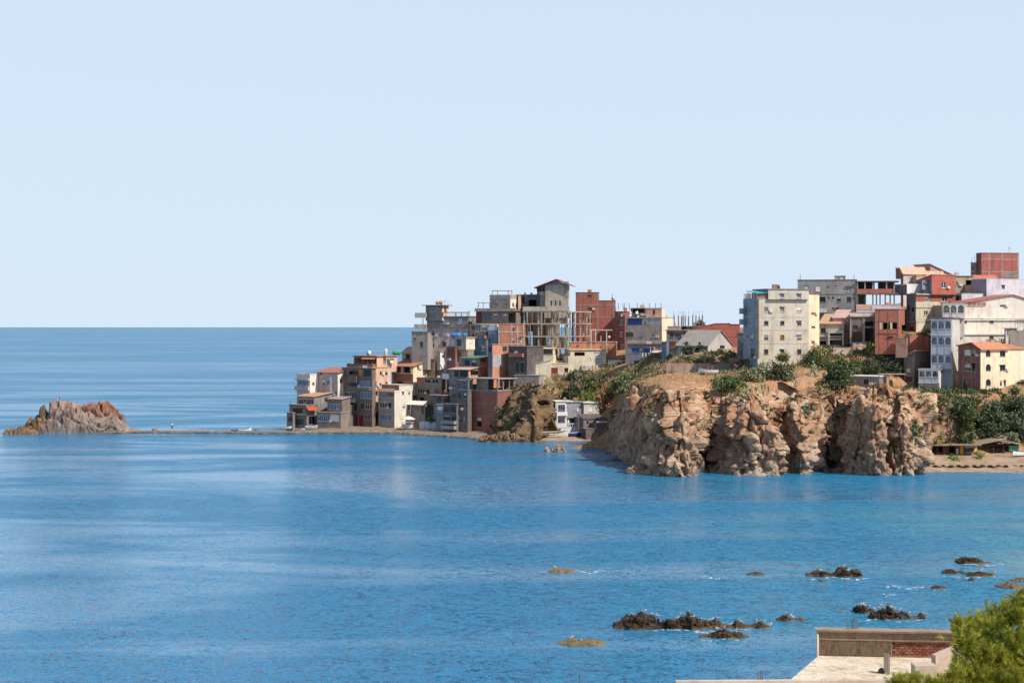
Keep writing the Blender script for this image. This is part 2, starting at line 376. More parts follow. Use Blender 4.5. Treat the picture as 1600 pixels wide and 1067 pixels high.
def soil_material():
    t = NT('soil'); ob = t.mapping('Object')
    n1 = t.noise(ob, 0.12, 5, 0.65, 0.5); n2 = t.noise(ob, 1.4, 5, 0.7); n3 = t.noise(ob, 0.05, 3, 0.6)
    c = t.ramp(n1, [(0.30, lin('#836a52')), (0.45, lin('#ac8868')), (0.58, lin('#a1775a')), (0.72, lin('#8a7a5e'))])
    c = t.mix(t.ramp(n3, [(0.5, g01(0)), (0.62, g01(0.6))]), c, lin('#6d6a45'))
    c = t.mix(0.8, c, t.ramp(n2, [(0.3, g01(0.5)), (0.6, g01(1.05))]), 'MULTIPLY')
    t.set(c, 0.97, t.bump(n2, 0.8, 0.35), 0.1); return t.m
SOIL = soil_material()
def sand_material():
    t = NT('sand'); ob = t.mapping('Object'); n1 = t.noise(ob, 0.35, 5, 0.65); n2 = t.noise(ob, 5.0, 4, 0.7)
    c = t.ramp(n1, [(0.3, lin('#7d6a58')), (0.5, lin('#98826d')), (0.7, lin('#a99682'))]); c = t.mix(0.6, c, t.ramp(n2, [(0.3, g01(0.6)), (0.6, g01(1.05))]), 'MULTIPLY')
    t.set(c, 0.95, t.bump(n2, 0.5, 0.08), 0.1); return t.m
SAND = sand_material()
SPITMAT = rock_material('spit_rubble', ['#5f5346', '#7f7263', '#978a78', '#72655a'], '#3a3029', 0.9, (0.1, 0.55))

# ------------------------------------------------------------------ the hill: a surface through surveyed points (photo column, photo row or z, distance)
CTRL = []
def cz(px, z, Y): x, y = XY(px, Y); CTRL.append((x, y, z))
def cp(px, py, Y): p = P(px, py, Y); CTRL.append((p.x, p.y, p.z))
for a in [(420, -2.5, 466), (450, .6, 466), (500, 1.0, 463), (560, 1.2, 462), (545, 1.2, 469), (580, 1.3, 470), (505, 1.0, 470), (640, 1.4, 460), (700, 1.5, 455), (745, 1.0, 446), (440, -3, 480), (440, -3, 520),
          (480, 4, 476), (520, 6, 482), (560, 9, 480), (600, 8, 474), (650, 9, 472), (650, 14, 492), (560, 5, 500), (500, -1, 500), (520, -3, 530), (600, -3, 560),
          (700, 6, 464), (700, 13, 482), (760, 8, 452), (760, 14, 466), (700, 14, 510), (700, 2, 560), (700, -4, 590), (850, -4, 620), (1000, -4, 640), (1200, -4, 660), (1400, -4, 680), (1700, -4, 690),
          (800, 11, 448), (820, 15.5, 452), (850, 15.5, 448), (850, 20, 470), (900, 15.5, 450), (940, 15.6, 446), (900, 20, 470), (980, 17, 436), (1010, 18, 428), (900, 20, 500), (1000, 22, 520), (1200, 26, 520), (1500, 36, 520), (1700, 36, 520),
          (850, .6, 424), (880, .8, 427), (940, 1.2, 428), (880, 2.5, 437), (930, 2.5, 434), (945, 1.5, 421), (935, 1.3, 425), (970, 3.5, 417), (950, -1.5, 408), (938, -1.2, 413), (955, -1.5, 400), (962, -1.0, 409), (952, -.8, 415), (962, .8, 418), (880, 12.5, 446), (930, 12, 442), (850, 4, 438), (1390, 15.2, 357), (1345, 15.0, 357), (1365, 15.0, 352), (860, -1.5, 414), (930, -1.5, 412), (940, -2, 400), (978, 12.5, 416), (985, 15.5, 402), (960, 18, 448), (970, 14.8, 372), (985, 15.6, 360),
          (1000, 20, 420), (1100, 22, 420), (1250, 26, 440), (1400, 30, 420), (1500, 26, 385), (1500, 32, 412), (1560, 38, 440), (1650, 26, 380), (1650, 38, 430), (1700, 13, 360),
          (1540, 2.5, 341), (1600, 2.5, 341), (1700, 2.5, 341), (1480, 2.5, 343), (1500, -1.5, 326), (1600, -1.5, 326), (1700, -1.5, 326), (1600, 2.8, 346.5), (1540, 2.8, 347), (1700, 2.8, 347)]:
    cz(*a)
for a in [(1000, 612, 352), (1020, 600, 348), (1050, 603, 345), (1050, 586, 366), (1100, 597, 350), (1150, 598, 348), (1200, 603, 344), (1250, 600, 347), (1270, 582, 358), (1200, 585, 358), (1150, 583, 362),
          (1100, 583, 368), (1170, 562, 370), (1230, 560, 371), (1290, 566, 370), (1044, 585, 373), (1060, 585, 373), (1100, 585, 373.5), (1138, 585, 374), (1050, 568, 379), (1100, 568, 380), (1150, 567, 380), (1060, 553, 391), (1100, 551, 392), (1150, 552, 390), (1145, 589, 366.5), (1172, 589, 366.5), (1130, 545, 402), (1165, 545, 400), (1440, 613, 364), (1462, 613, 365), (1418, 609, 360), (1420, 610, 370), (1400, 606, 366), (1482, 613, 367), (1505, 614, 369), (1445, 612, 371), (1330, 600, 356), (1330, 572, 370), (1440, 612, 353), (1390, 604, 362), (1340, 592, 363), (1480, 613, 350), (1540, 613, 360), (1600, 613, 361), (1480, 610, 362), (1660, 613, 362),
          (1380, 608, 345), (1440, 613, 342), (1320, 625, 344), (1290, 606, 346), (1560, 642, 356), (1600, 650, 356), (1700, 645, 356), (1540, 672, 352), (1590, 684, 352), (1700, 684, 352), (1600, 575, 376), (1400, 560, 378), (1350, 560, 376), (1440, 560, 382)]:
    cp(*a)
CTRL = np.array(CTRL)
_n = len(CTRL); _d = np.sqrt(((CTRL[:, None, :2] - CTRL[None, :, :2]) ** 2).sum(-1))
_A = np.zeros((_n + 3, _n + 3)); _A[:_n, :_n] = _d - 0.35 * np.eye(_n); _A[:_n, _n] = 1; _A[:_n, _n + 1:] = CTRL[:, :2]; _A[_n:, :_n] = _A[:_n, _n:].T
_w = np.linalg.solve(_A, np.concatenate([CTRL[:, 2], [0, 0, 0]]))
def ground_z(x, y):
    x = np.asarray(x, dtype=float); y = np.asarray(y, dtype=float); o = np.zeros(x.shape)
    for i in range(_n): o += _w[i] * np.sqrt((x - CTRL[i, 0]) ** 2 + (y - CTRL[i, 1]) ** 2)
    return o + _w[_n] + _w[_n + 1] * x + _w[_n + 2] * y
def gz(x, y): return float(ground_z(np.array([x]), np.array([y]))[0])

# headland cliff: (base px, base Y, base z,  rim px, rim py, rim Y)
HEAD = [(962, 404, -1, 978, 618, 404), (956, 390, -1, 980, 610, 392), (962, 376, -1, 984, 606, 376), (974, 358, -1, 994, 612, 362), (986, 346, -1, 1006, 616, 352), (1000, 337, -1, 1018, 613, 346), (1016, 328, -1, 1030, 610, 342),
        (1042, 321, -1, 1046, 608, 340), (1062, 319, -1, 1066, 610, 336), (1084, 322, -1, 1080, 612, 337), (1092, 329, -1, 1090, 613, 340), (1100, 335, -1, 1100, 615, 344), (1116, 335, -1, 1120, 617, 345), (1128, 329, -1, 1138, 618, 342),
        (1150, 325, -1, 1158, 616, 339), (1185, 324, -1, 1180, 618, 337), (1212, 325, -1, 1196, 624, 340), (1228, 329, -1, 1214, 622, 345), (1240, 327, -1, 1236, 618, 344), (1252, 325, -1, 1250, 614, 343), (1262, 330, -1, 1268, 610, 345),
        (1272, 338, -1, 1284, 609, 348), (1290, 342, -1, 1300, 612, 350), (1314, 341, -1, 1314, 624, 349), (1326, 334, -1, 1328, 623, 346), (1332, 327, -1, 1340, 614, 344), (1346, 323, -1, 1356, 604, 341), (1366, 323, -1, 1370, 598, 340),
        (1385, 325, -1, 1388, 600, 340), (1400, 323, -1, 1404, 612, 339), (1420, 324, -1, 1428, 614, 338), (1436, 327, -1, 1450, 613, 339), (1441, 338, 0, 1460, 614, 344), (1446, 348.5, 2, 1476, 618, 351), (1468, 351.5, 2.5, 1492, 632, 354), (1490, 353.5, 2.5, 1506, 655, 356), (1512, 355, 2.5, 1520, 688, 357)]
SPUR = [(738, 456, -1, 784, 616, 462), (748, 449, -1, 792, 610, 454), (768, 439, -1, 804, 600, 447), (790, 430, -1, 818, 597, 438), (814, 421, -1, 832, 598, 430), (830, 414, -1, 842, 602, 425), (838, 414, -1, 848, 606, 426), (842, 422, 0, 854, 610, 431), (848, 432, 2, 862, 614, 436), (862, 437, 4, 874, 616, 441)]
def curtain(name, rows, nu, nv, mat, amp, seed, inward, label=None):
    r = np.array(rows, dtype=float); B = np.stack([(r[:, 0] - CX) / F * r[:, 1], r[:, 1], r[:, 2]], -1)
    T = np.stack([(r[:, 3] - CX) / F * r[:, 5], r[:, 5], EYE - (r[:, 4] - HY) / F * r[:, 5]], -1)
    mid = (B + T) / 2; s = np.concatenate([[0], np.cumsum(np.sqrt(((mid[1:, :2] - mid[:-1, :2]) ** 2).sum(-1)))])
    si = np.linspace(0, s[-1], nu)
    Bi = np.stack([np.interp(si, s, B[:, k]) for k in range(3)], -1); Ti = np.stack([np.interp(si, s, T[:, k]) for k in range(3)], -1)
    def sm(a, w):
        k = np.ones(w) / w; p = np.pad(a, ((w // 2, w - 1 - w // 2), (0, 0)), mode='edge')
        return np.stack([np.convolve(p[:, j], k, 'valid') for j in range(a.shape[1])], -1)
    w = max(3, nu // 220); Bi = sm(Bi, w); Ti = sm(Ti, w)
    tg = np.gradient((Bi + Ti)[:, :2] / 2, axis=0); tg /= np.sqrt((tg ** 2).sum(-1, keepdims=True)) + 1e-9; tg = sm(tg, w * 5)
    tg /= np.sqrt((tg ** 2).sum(-1, keepdims=True)) + 1e-9
    out = np.stack([tg[:, 1], -tg[:, 0]], -1)
    t = np.linspace(0, 1, nv)
    U, Tt = np.meshgrid(np.arange(nu), t, indexing='ij'); SS = si[:, None] + 0 * Tt
    hfrac = Tt ** 1.9
    X = Bi[:, None, 0] * (1 - hfrac) + Ti[:, None, 0] * hfrac; Yy = Bi[:, None, 1] * (1 - hfrac) + Ti[:, None, 1] * hfrac
    Z = Bi[:, None, 2] * (1 - Tt) + Ti[:, None, 2] * Tt
    o = seed * 13.7
    warp = fbm(SS * .10 + o, Z * .10, Z * 0, 3) * 3.0
    rib = fbm((SS + warp) * .16 + o, Z * .035, 0 * Z + o, 3, .55, True)
    lump = fbm(SS * .28 + o, 0 * Z + .3, Z * .16, 4, .55); fine = fbm(SS * .8, 0 * Z + o, Z * .32, 4, .6, True); tiny = fbm(SS * 1.9, 0 * Z + o, Z * 1.2, 3, .65, True)
    env = np.sin(np.pi * np.clip(Tt * .92 + .08, 0, 1)) ** .6 * .85 + .15
    crease = -np.clip(.28 - np.abs(fbm((SS + warp * 1.5) * .11 + o + 5, Z * .02 + 3, 0 * Z, 2)), 0, 1) / .28
    D = amp * (1.0 * rib * env + .7 * lump * env + 1.2 * crease * env + .5 * fine + .22 * tiny)
    cv, cg = cells(SS * .27 + o, 0 * Z + .5, Z * .15 + SS * .03, 2.2); cv2, cg2 = cells(SS * .75 + .2 * Z, 0 * Z + o, Z * .46, 2.0); cv3, cg3 = cells(SS * 2.0 + o, 0 * Z + .2, Z * 1.1 + SS * .4)
    D += amp * (3.6 * (cv - .5) * env - .7 * np.clip(.16 - cg, 0, .16) / .16 * env + 1.5 * (cv2 - .5) - .3 * np.clip(.15 - cg2, 0, .15) / .15 + .5 * (cv3 - .5))
    led = np.floor(Z / 2.1 + lump * 1.6); D += amp * .06 * (np.modf(led * .618)[0] - .5) * env
    bpx = np.interp(si, s, r[:, 0]); D = (D - D.mean() - .4 * amp) * (np.interp(bpx, [955, 1010, 1045, 1430, 1445], [.45, .55, 1, 1, .35]) if seed == 1 else np.ones(nu))[:, None]
    X = X + out[:, None, 0] * D; Yy = Yy + out[:, None, 1] * D; Z = Z + amp * .35 * fbm(X * .5, Yy * .5, Z * .3 + o, 3) * np.clip(Tt * 4, 0, 1)
    cols = [np.stack([X, Yy, Z], -1)]
    for k in range(1, 9):                                   # over the rim and back onto the hill
        q = k / 8; px = X[:, -1] - out[:, 0] * inward * q; py = Yy[:, -1] - out[:, 1] * inward * q
        zt = ground_z(px, py) + .35 - .9 * max(0, q - .6); zz = Z[:, -1] * (1 - q) ** 1.5 + zt * (1 - (1 - q) ** 1.5) + .45 * amp * fbm(px * .6, py * .6, 0 * px, 3)
        cols.append(np.stack([px, py, zz], -1)[:, None, :])
    Vv = np.concatenate(cols, 1); me = grid_mesh(name, Vv.reshape(-1, 3), nu, nv + 8, mat, smooth=False)
    ob = bpy.data.objects.new(name, me); COL.objects.link(ob); ob['kind'] = 'structure'
    return Ti
rimH = curtain('headland_cliff', HEAD, 1250, 130, ROCK, 1.0, 1, 7)
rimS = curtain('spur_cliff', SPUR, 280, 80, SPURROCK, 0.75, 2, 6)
def spire(label, px, ptop, wtop, pbase, wbase, Y, lean=0.0, seed=1, depth=1.0, mat=None):
    """a free-standing rib of the cliff: tapered, cracked into blocks"""
    c = P(px, pbase, Y); zt = P(px, ptop, Y).z; z0 = min(c.z, 0) - .8 if pbase > 725 else c.z - 1.5; nv, nu = 60, 64; o = seed * 7.7
    t_ = np.linspace(0, 1, nv); th = np.linspace(0, 2 * math.pi, nu); T_, TH = np.meshgrid(t_, th, indexing='ij')
    r = (wbase + (wtop - wbase) * T_ ** .75) * .5 * Y / F; r = r * np.where(T_ > .82, np.sqrt(np.clip(1 - ((T_ - .82) / .18) ** 2, 0, 1)), 1); Z = z0 + (zt - z0) * T_
    X = c.x + lean * (Z - z0) + r * np.cos(TH); Yy = Y + 1.5 + depth * r * np.sin(TH)
    cv, cg = cells(X * .5 + o, Yy * .5, Z * .3, 1.8); cv2, cg2 = cells(X * 1.3, Yy * 1.3 + o, Z * .8, 1.8); n = fbm(X * .5 + o, Yy * .5, Z * .2, 4, .6, True)
    D = np.minimum(r, 1.8) * (.95 * (cv - .5) - .35 * np.clip(.16 - cg, 0, .16) / .16 + .40 * (cv2 - .5) + .15 * n); X = X + np.cos(TH) * D; Yy = Yy + np.sin(TH) * D * depth
    me = grid_mesh('pinnacle', np.stack([X, Yy, Z], -1).reshape(-1, 3), nv, nu, mat or ROCK, (c.x, Y, 0), smooth=False); ob = bpy.data.objects.new('pinnacle', me); ob.location = (c.x, Y, 0); COL.objects.link(ob)
    ob['label'] = label; ob['category'] = 'rock'; ob['group'] = 'rock ribs standing out of the headland cliff'
spire('tall pale rock tower standing before the dark gully', 1068, 642, 18, 738, 44, 321, .02, 1)
spire('squat rounded rock rib beside the pale tower', 1040, 680, 22, 737, 42, 322, .0, 2)
spire('broad rock rib falling from the cactus clumps to the water', 1166, 626, 22, 738, 72, 326, .06, 3, 1.3)
spire('slender rock rib right of the broad rib', 1206, 664, 16, 738, 44, 323, -.02, 4)
spire('upright rock pillar at the edge of the deep recess', 1342, 616, 18, 737, 34, 327, .05, 5, 1.6)
spire('thick rock pillar split by a dark fissure', 1372, 628, 24, 737, 36, 323, .0, 6, 1.3)
spire('rock pillar beyond the dark fissure', 1412, 646, 20, 737, 36, 324, -.03, 7, 1.3)
spire('pale finger of rock crowning the cliff below the arcade', 1388, 599, 7, 640, 16, 337, .0, 8)
spire('rust-coloured knob at the head of the dark flank', 991, 602, 9, 640, 22, 352, .0, 9)
def inside(poly, x, y):
    r = np.zeros(x.shape, bool); n = len(poly); j = n - 1
    for i in range(n):
        xi, yi = poly[i]; xj, yj = poly[j]
        c = ((yi > y) != (yj > y)) & (x < (xj - xi) * (y - yi) / (yj - yi + 1e-12) + xi); r ^= c; j = i
    return r
gx = np.arange(-70, 150, 1.25); gy = np.arange(322, 700, 1.6); GX, GY = np.meshgrid(gx, gy, indexing='ij')
GZ = ground_z(GX, GY) + .35 * fbm(GX * .25, GY * .25, 0 * GX, 4) + .25 * fbm(GX * .06, GY * .06, 0 * GX + 3, 3) * (GY > 350)
ph = [(p[0], p[1] + 2.2) for p in rimH[::20]] + [(rimH[-1][0], 396), (rimH[0][0] + 1, 396)]
m1 = (GY < 396) & (GX < XY(1510, 350)[0]) & (~inside(ph, GX, GY)); m1 &= ~((GX < XY(965, 396)[0]) & (GY > 394))
GZ = np.where(m1, -3, GZ)
ps = [(p[0] + .8, p[1] + 1.6) for p in rimS[::10]] + [(rimS[-1][0], 470), (rimS[0][0], 470)]
fr = np.interp(GX, rimS[:, 0], rimS[:, 1], left=0, right=0); m2 = (GX > XY(750, 450)[0]) & (GX < rimS[-1][0]) & (GY < fr + 1.5) & (GY < 458) & (GX < XY(842, 430)[0])
GZ = np.where(m2, -3, GZ)
me = grid_mesh('hillside', np.stack([GX, GY, GZ], -1).reshape(-1, 3), len(gx), len(gy), SOIL); ho = bpy.data.objects.new('hillside', me); COL.objects.link(ho); ho['kind'] = 'structure'
# ground the photographer stands on, falling to the water below the frame
fx_ = np.arange(-60, 80, 3.0); fy_ = np.arange(-40, 126, 3.0); FX, FY = np.meshgrid(fx_, fy_, indexing='ij')
FZ = np.interp(FY, [-40, 0, 30, 60, 80, 100, 120], [27, 26.2, 17, 10, 7.5, 1.5, -3]) - np.clip((5 - FX) * .22, 0, 12) * (FY > 40) + .5 * fbm(FX * .15, FY * .15, 0 * FX, 3)
FZ = np.minimum(FZ, EYE - FY * .245)
me = grid_mesh('near_slope', np.stack([FX, FY, FZ], -1).reshape(-1, 3), len(fx_), len(fy_), SOIL); fo = bpy.data.objects.new('near_slope', me); COL.objects.link(fo); fo['kind'] = 'structure'

# beach
bx = np.linspace(XY(1436, 332)[0], XY(1720, 332)[0], 110); bt = np.linspace(0, 1, 40); BX, BT = np.meshgrid(bx, bt, indexing='ij')
BY = 327.5 + 27 * BT + 1.2 * np.sin(BX * .16) * (1 - BT); BZ = np.interp(BT, [0, .10, .16, .2, .45, 1], [-.5, .12, .55, .62, 2.2, 3.1]) + .10 * fbm(BX * .7, BY * .7, 0 * BX, 3)
me = grid_mesh('beach', np.stack([BX, BY, BZ], -1).reshape(-1, 3), 110, 40, SAND); bo = bpy.data.objects.new('beach', me); COL.objects.link(bo); bo['kind'] = 'structure'
# cove beach below the white house
bx = np.linspace(XY(838, 424)[0], XY(962, 424)[0], 60); bt = np.linspace(0, 1, 20); BX, BT = np.meshgrid(bx, bt, indexing='ij')
BY = 418.5 + 14 * BT; BZ = np.interp(BT, [0, .25, 1], [-.5, .5, 1.3]) + .1 * fbm(BX * .7, BY * .7, 0 * BX, 3)
me = grid_mesh('cove_beach', np.stack([BX, BY, BZ], -1).reshape(-1, 3), 60, 20, SAND); bo = bpy.data.objects.new('cove_beach', me); COL.objects.link(bo); bo['kind'] = 'structure'
# spit and quay: a low strip of rubble and sand from the island to the houses
sp = np.array([(150, 678), (205, 677), (300, 677), (400, 678), (450, 678), (520, 678), (610, 678), (640, 680), (690, 683), (730, 686), (760, 689)], float)
sY = F * EYE / (sp[:, 1] - HY); sX = (sp[:, 0] - CX) / F * sY; qx = np.linspace(sX[0], sX[-1], 420); qy = np.interp(qx, sX, sY)
wid = np.interp(qx, [sX[0], sX[4], sX[5], sX[-1]], [8, 9, 22, 24]); ct = np.array([0, .03, .06, .09, .13, .18, .3, .45, .6, .75, .88, 1.0]); cz_ = np.array([-.6, -.1, .25, .40, .42, .4, .4, .42, .4, .35, .2, -.5])
QX, QT = np.meshgrid(qx, ct, indexing='ij'); QY = qy[:, None] + wid[:, None] * QT; far_ = np.interp(QX, [sX[4], sX[5]], [0, 1])
QZ = np.interp(QT, ct, cz_); QZ = QZ * (1 - far_) + np.where(QT < .1, QZ, np.maximum(QZ, .7 + .5 * QT)) * far_
QY = QY + (fbm(QX * .8, QT * 9, 0 * QX, 3) * .9) * (QT < .2); QZ = QZ + fbm(QX * .9, QY * .9, 0 * QX, 3) * np.where(QT < .12, .45, .12)
me = grid_mesh('spit', np.stack([QX, QY, QZ], -1).reshape(-1, 3), 420, 12, SPITMAT, smooth=False); qo = bpy.data.objects.new('spit', me); COL.objects.link(qo); qo['kind'] = 'structure'

# ------------------------------------------------------------------ rocks standing in the sea
def rock_mass(name, label, prof, py, depth, mat, group=None, nu=120, nv=36, rough=1.0, view_k=None, zb=0.0, skew=0.0, cat='rock', parent=None, pname=None):
    """prof: [(photo column, height in photo pixels)], a ridge lying across the view at the waterline row py"""
    Y = (F * EYE / (py - HY)) if zb == 0.0 else py
    pr = np.array(prof, float); xw = (pr[:, 0] - CX) / F * Y; hw = pr[:, 1] * Y / F
    u = np.linspace(xw[0], xw[-1], nu); h = np.interp(u, xw, hw) * (.80 if name is None else 1.0); hm = hw.max(); L = xw[-1] - xw[0]
    if name == 'reef': h = h * np.clip(.78 + .9 * fbm(u * 1.1 + xw[0], 0 * u, 0 * u, 3), .15, 1.15)
    th = np.linspace(0, math.pi, nv); U, TH = np.meshgrid(u, th, indexing='ij'); Hh = h[:, None]
    wv = depth * (.25 + .75 * np.sqrt(np.clip(Hh / hm, 0, 1))); X = U.copy(); Yy = Y + depth * .5 - np.cos(TH) * wv * .5 + skew * Hh * np.sin(TH); Z = (np.sin(TH) ** .8) * (Hh + .02) * 1.0
    big = isl_flag(name, pname); hw = hw; a = hm * (.10 if big else .32) * rough; k = (2.0 if name is None else 1.6) / hm; o = xw[0]
    n = fbm(X * k * 1.3 + o, Yy * k * 1.3, Z * k, 6, .66, True) + .5 * fbm(X * k * .5, Yy * k * .5 + o, Z * k * .5, 2); f = np.clip(np.sin(TH) * 1.6, 0, 1) * np.clip(Hh / hm * 2.2, .12, 1)
    Z = Z + a * (n - .15) * f; Yy = Yy - a * 1.3 * n * np.cos(TH) * f; X = X + a * .8 * fbm(X * k, Yy * k + 40, Z * k, 4) * f
    cv, cg = cells(X * k * .9 + o, Yy * k * .9, Z * k * .7); cv2, cg2 = cells(X * k * 2.6, Yy * k * 2.6 + o, Z * k * 2.2)
    bl = (.42 * (cv - .5) - .12 * np.clip(.15 - cg, 0, .15) / .15 + .20 * (cv2 - .5)) * hm * f * (.8 if big else .9); Z = Z + bl * np.sin(TH); Yy = Yy - bl * np.cos(TH)
    if not big: Z = np.where(Z > 0, Z * .68, Z)
    Z = np.where((TH < .02) | (TH > math.pi - .02), -.5, Z) + zb
    Vv = np.stack([X, Yy, Z], -1).reshape(-1, 3); c = ((xw[0] + xw[-1]) / 2, Y + depth * .5, zb)
    if parent is not None:
        me = grid_mesh(pname, Vv, nu, nv, mat, parent.location, smooth=False); ob = bpy.data.objects.new(pname, me); ob.parent = parent; COL.objects.link(ob); return ob
    me = grid_mesh(name, Vv, nu, nv, mat, c, smooth=False); ob = bpy.data.objects.new(name, me); ob.location = c; COL.objects.link(ob)
    ob['label'] = label; ob['category'] = cat
    if group: ob['group'] = group
    return ob
def isl_flag(n, p): return n is None
def vprof(pts, basey): return [(vx(x), (basey - y) / CV[2]) for x, y in pts]
view(9)
isl = thing('rock_island', 'craggy grey and rust-red rock island at the end of the spit', 'island', (XY(95, 455)[0], 458, 0))
rock_mass(None, None, vprof([(250, 560), (330, 470), (420, 330), (470, 235), (550, 190), (620, 225), (700, 250), (740, 330), (800, 380), (900, 440), (1000, 450), (1100, 440), (1180, 450), (1250, 510), (1400, 575)], 582), 678, 13, ISLE_GREY, nu=240, nv=70, parent=isl, pname='grey_crag')
rock_mass(None, None, vprof([(560, 400), (640, 260), (720, 255), (800, 210), (860, 200), (930, 195), (1040, 255), (1110, 310), (1180, 350), (1200, 470), (1230, 560)], 545), 676, 9, ISLE_RED, nu=200, nv=60, parent=isl, pname='red_crag').location.y = 7
rock_mass(None, None, vprof([(110, 578), (150, 545), (185, 480), (230, 405), (290, 395), (350, 290), (400, 300), (430, 400), (470, 560)], 582), 678.5, 7, SPURROCK, nu=110, nv=40, parent=isl, pname='crag').location.y = 3
rock_mass(None, None, vprof([(15, 570), (40, 540), (110, 510), (150, 530), (200, 490), (260, 520), (320, 530), (380, 580)], 588), 679, 4, SHORE, nu=90, nv=30, parent=isl, pname='skerry')
view(12); RG = 'dark reefs awash in the bay'
rock_mass('reef', 'long low dark reef with many gulls, largest in the bay', vprof([(485, 510), (530, 490), (600, 462), (660, 455), (740, 462), (800, 470), (870, 462), (920, 458), (960, 440), (1000, 458), (1060, 475), (1130, 480), (1190, 492), (1260, 505), (1310, 515), (1400, 512), (1465, 520)], 534), 984, 3.6, REEF, RG, nu=320, nv=40, rough=1.25)
rock_mass('reef', 'small dark reef with ochre foot just below the long gull reef', vprof([(1020, 585), (1080, 570), (1120, 556), (1190, 545), (1260, 555), (1300, 570), (1325, 585)], 592), 997.5, 2.4, REEF, RG, nu=120, nv=30)
rock_mass('reef', 'flat ochre weed-covered rock nearly awash with two gulls', vprof([(130, 640), (170, 625), (230, 616), (300, 616), (370, 620), (430, 632)], 642), 1009, 2.6, WEEDY, RG, nu=110, nv=26)
rock_mass('reef', 'tiny pointed dark rock with a gull between two larger reefs', vprof([(1508, 475), (1530, 460), (1560, 435), (1590, 460), (1680, 480)], 484), 971, 2.0, REEF, RG, nu=70, nv=26)
rock_mass('reef', 'low ochre rock with white wash trailing from it', vprof([(65, 180), (100, 165), (150, 168), (200, 166), (225, 178)], 183), 895, 2.6, WEEDY, RG, nu=80, nv=22)
rock_mass('reef', 'small isolated dark rock in open water mid bay', vprof([(1310, 195), (1345, 190), (1375, 176), (1400, 186), (1425, 196)], 198), 899, 2.0, REEF, RG, nu=70, nv=24)
view(13)
rock_mass('reef', 'two-humped dark reef, first row beyond the roof parapet', vprof([(105, 272), (140, 255), (200, 232), (260, 240), (320, 245), (345, 225), (380, 212), (420, 238), (470, 248), (500, 265)], 277), 902, 3.6, REEF, RG, nu=180, nv=36, rough=1.2)
rock_mass('reef', 'little dark rock at the foot of the two-humped reef', vprof([(175, 303), (200, 290), (230, 306)], 309), 909, 1.4, REEF, RG, nu=50, nv=18)
rock_mass('reef', 'pointed dark reef with a gull, farthest toward the headland', vprof([(1155, 165), (1200, 150), (1245, 136), (1290, 152), (1320, 168), (1370, 172), (1400, 182)], 184), 881, 2.6, REEF, RG, nu=120, nv=30)
rock_mass('reef', 'flat dark reef left half of a broken pair', vprof([(1050, 250), (1080, 235), (1120, 228), (1170, 235), (1210, 250)], 254), 897, 2.4, REEF, RG, nu=100, nv=26)
rock_mass('reef', 'jagged dark reef right half of a broken pair', vprof([(1220, 268), (1260, 252), (1310, 240), (1360, 252), (1415, 265)], 272), 901, 2.6, REEF, RG, nu=110, nv=28)
rock_mass('reef', 'small black stub of rock below the broken pair', vprof([(1228, 295), (1250, 280), (1280, 298)], 302), 907.5, 1.4, REEF, RG, nu=50, nv=18)
rock_mass('reef', 'low black rock at the end of the white surf line', vprof([(975, 350), (1010, 338), (1040, 342), (1080, 354)], 358), 920.5, 1.8, REEF, RG, nu=80, nv=22)
rock_mass('reef', 'brown reef cut by the picture edge above the pine', vprof([(1435, 350), (1480, 328), (1520, 322), (1570, 335), (1605, 345), (1640, 355)], 358), 919, 2.6, SHORE, RG, nu=110, nv=28)
rock_mass('reef', 'brown rock at picture edge beyond the reef above the pine', vprof([(1530, 298), (1570, 288), (1605, 284), (1660, 305)], 306), 908.5, 2.0, SHORE, RG, nu=80, nv=24)
rock_mass('reef', 'dark reef crowded with gulls just beyond the parapet rebar', vprof([(435, 505), (455, 470), (490, 460), (530, 475), (570, 490), (590, 525)], 525), 958.5, 2.2, REEF, RG, nu=110, nv=30, rough=1.2)
rock_mass('reef', 'dark knobbly reef with tail of stones beside the rebar reef', vprof([(545, 545), (570, 510), (620, 492), (660, 512), (690, 490), (730, 515), (770, 540), (830, 545), (880, 552), (910, 540), (935, 560)], 570), 968, 2.4, REEF, RG, nu=180, nv=36, rough=1.25)
rock_mass('reef', 'scrap of ochre rock awash near the rebar reef', vprof([(320, 503), (340, 497), (362, 504)], 508), 954.5, 0.9, WEEDY, RG, nu=36, nv=14)
view(14)
rock_mass('boulder', 'tan boulder in the water off the cove beach', vprof([(270, 1030), (310, 960), (340, 1010), (400, 990), (460, 930), (510, 920), (560, 1000), (580, 1030)], 1040), 706, 3.2, ROCK, 'boulders along the shore', nu=90, nv=30)
view(3)
rock_mass('boulder', 'broken brown rock shelf at the foot of the shaded spur', vprof([(420, 905), (470, 880), (590, 850), (650, 820), (740, 830), (800, 840), (870, 830), (930, 870), (960, 920)], 930), 691, 7, SHORE, 'boulders along the shore', nu=160, nv=40, rough=1.2)
view(10)
rock_mass('boulder', 'rounded brown boulder pile at the headland corner', vprof([(225, 740), (250, 700), (330, 682), (400, 690), (430, 730), (480, 755)], 762), 741, 4.5, ROCK, 'boulders along the shore', nu=120, nv=34, rough=1.1)
rock_mass('boulder', 'low rocks awash off the dark headland flank', vprof([(80, 682), (150, 672), (220, 670), (290, 660), (340, 684)], 688), 720, 2.5, SHORE, 'boulders along the shore', nu=90, nv=22)
rock_mass('boulder', 'upright tan boulder leaning at the tall buttress foot', vprof([(690, 745), (700, 640), (720, 615), (750, 650), (770, 680), (785, 750)], 765), 738, 4.0, ROCK, 'boulders along the shore', nu=90, nv=34)
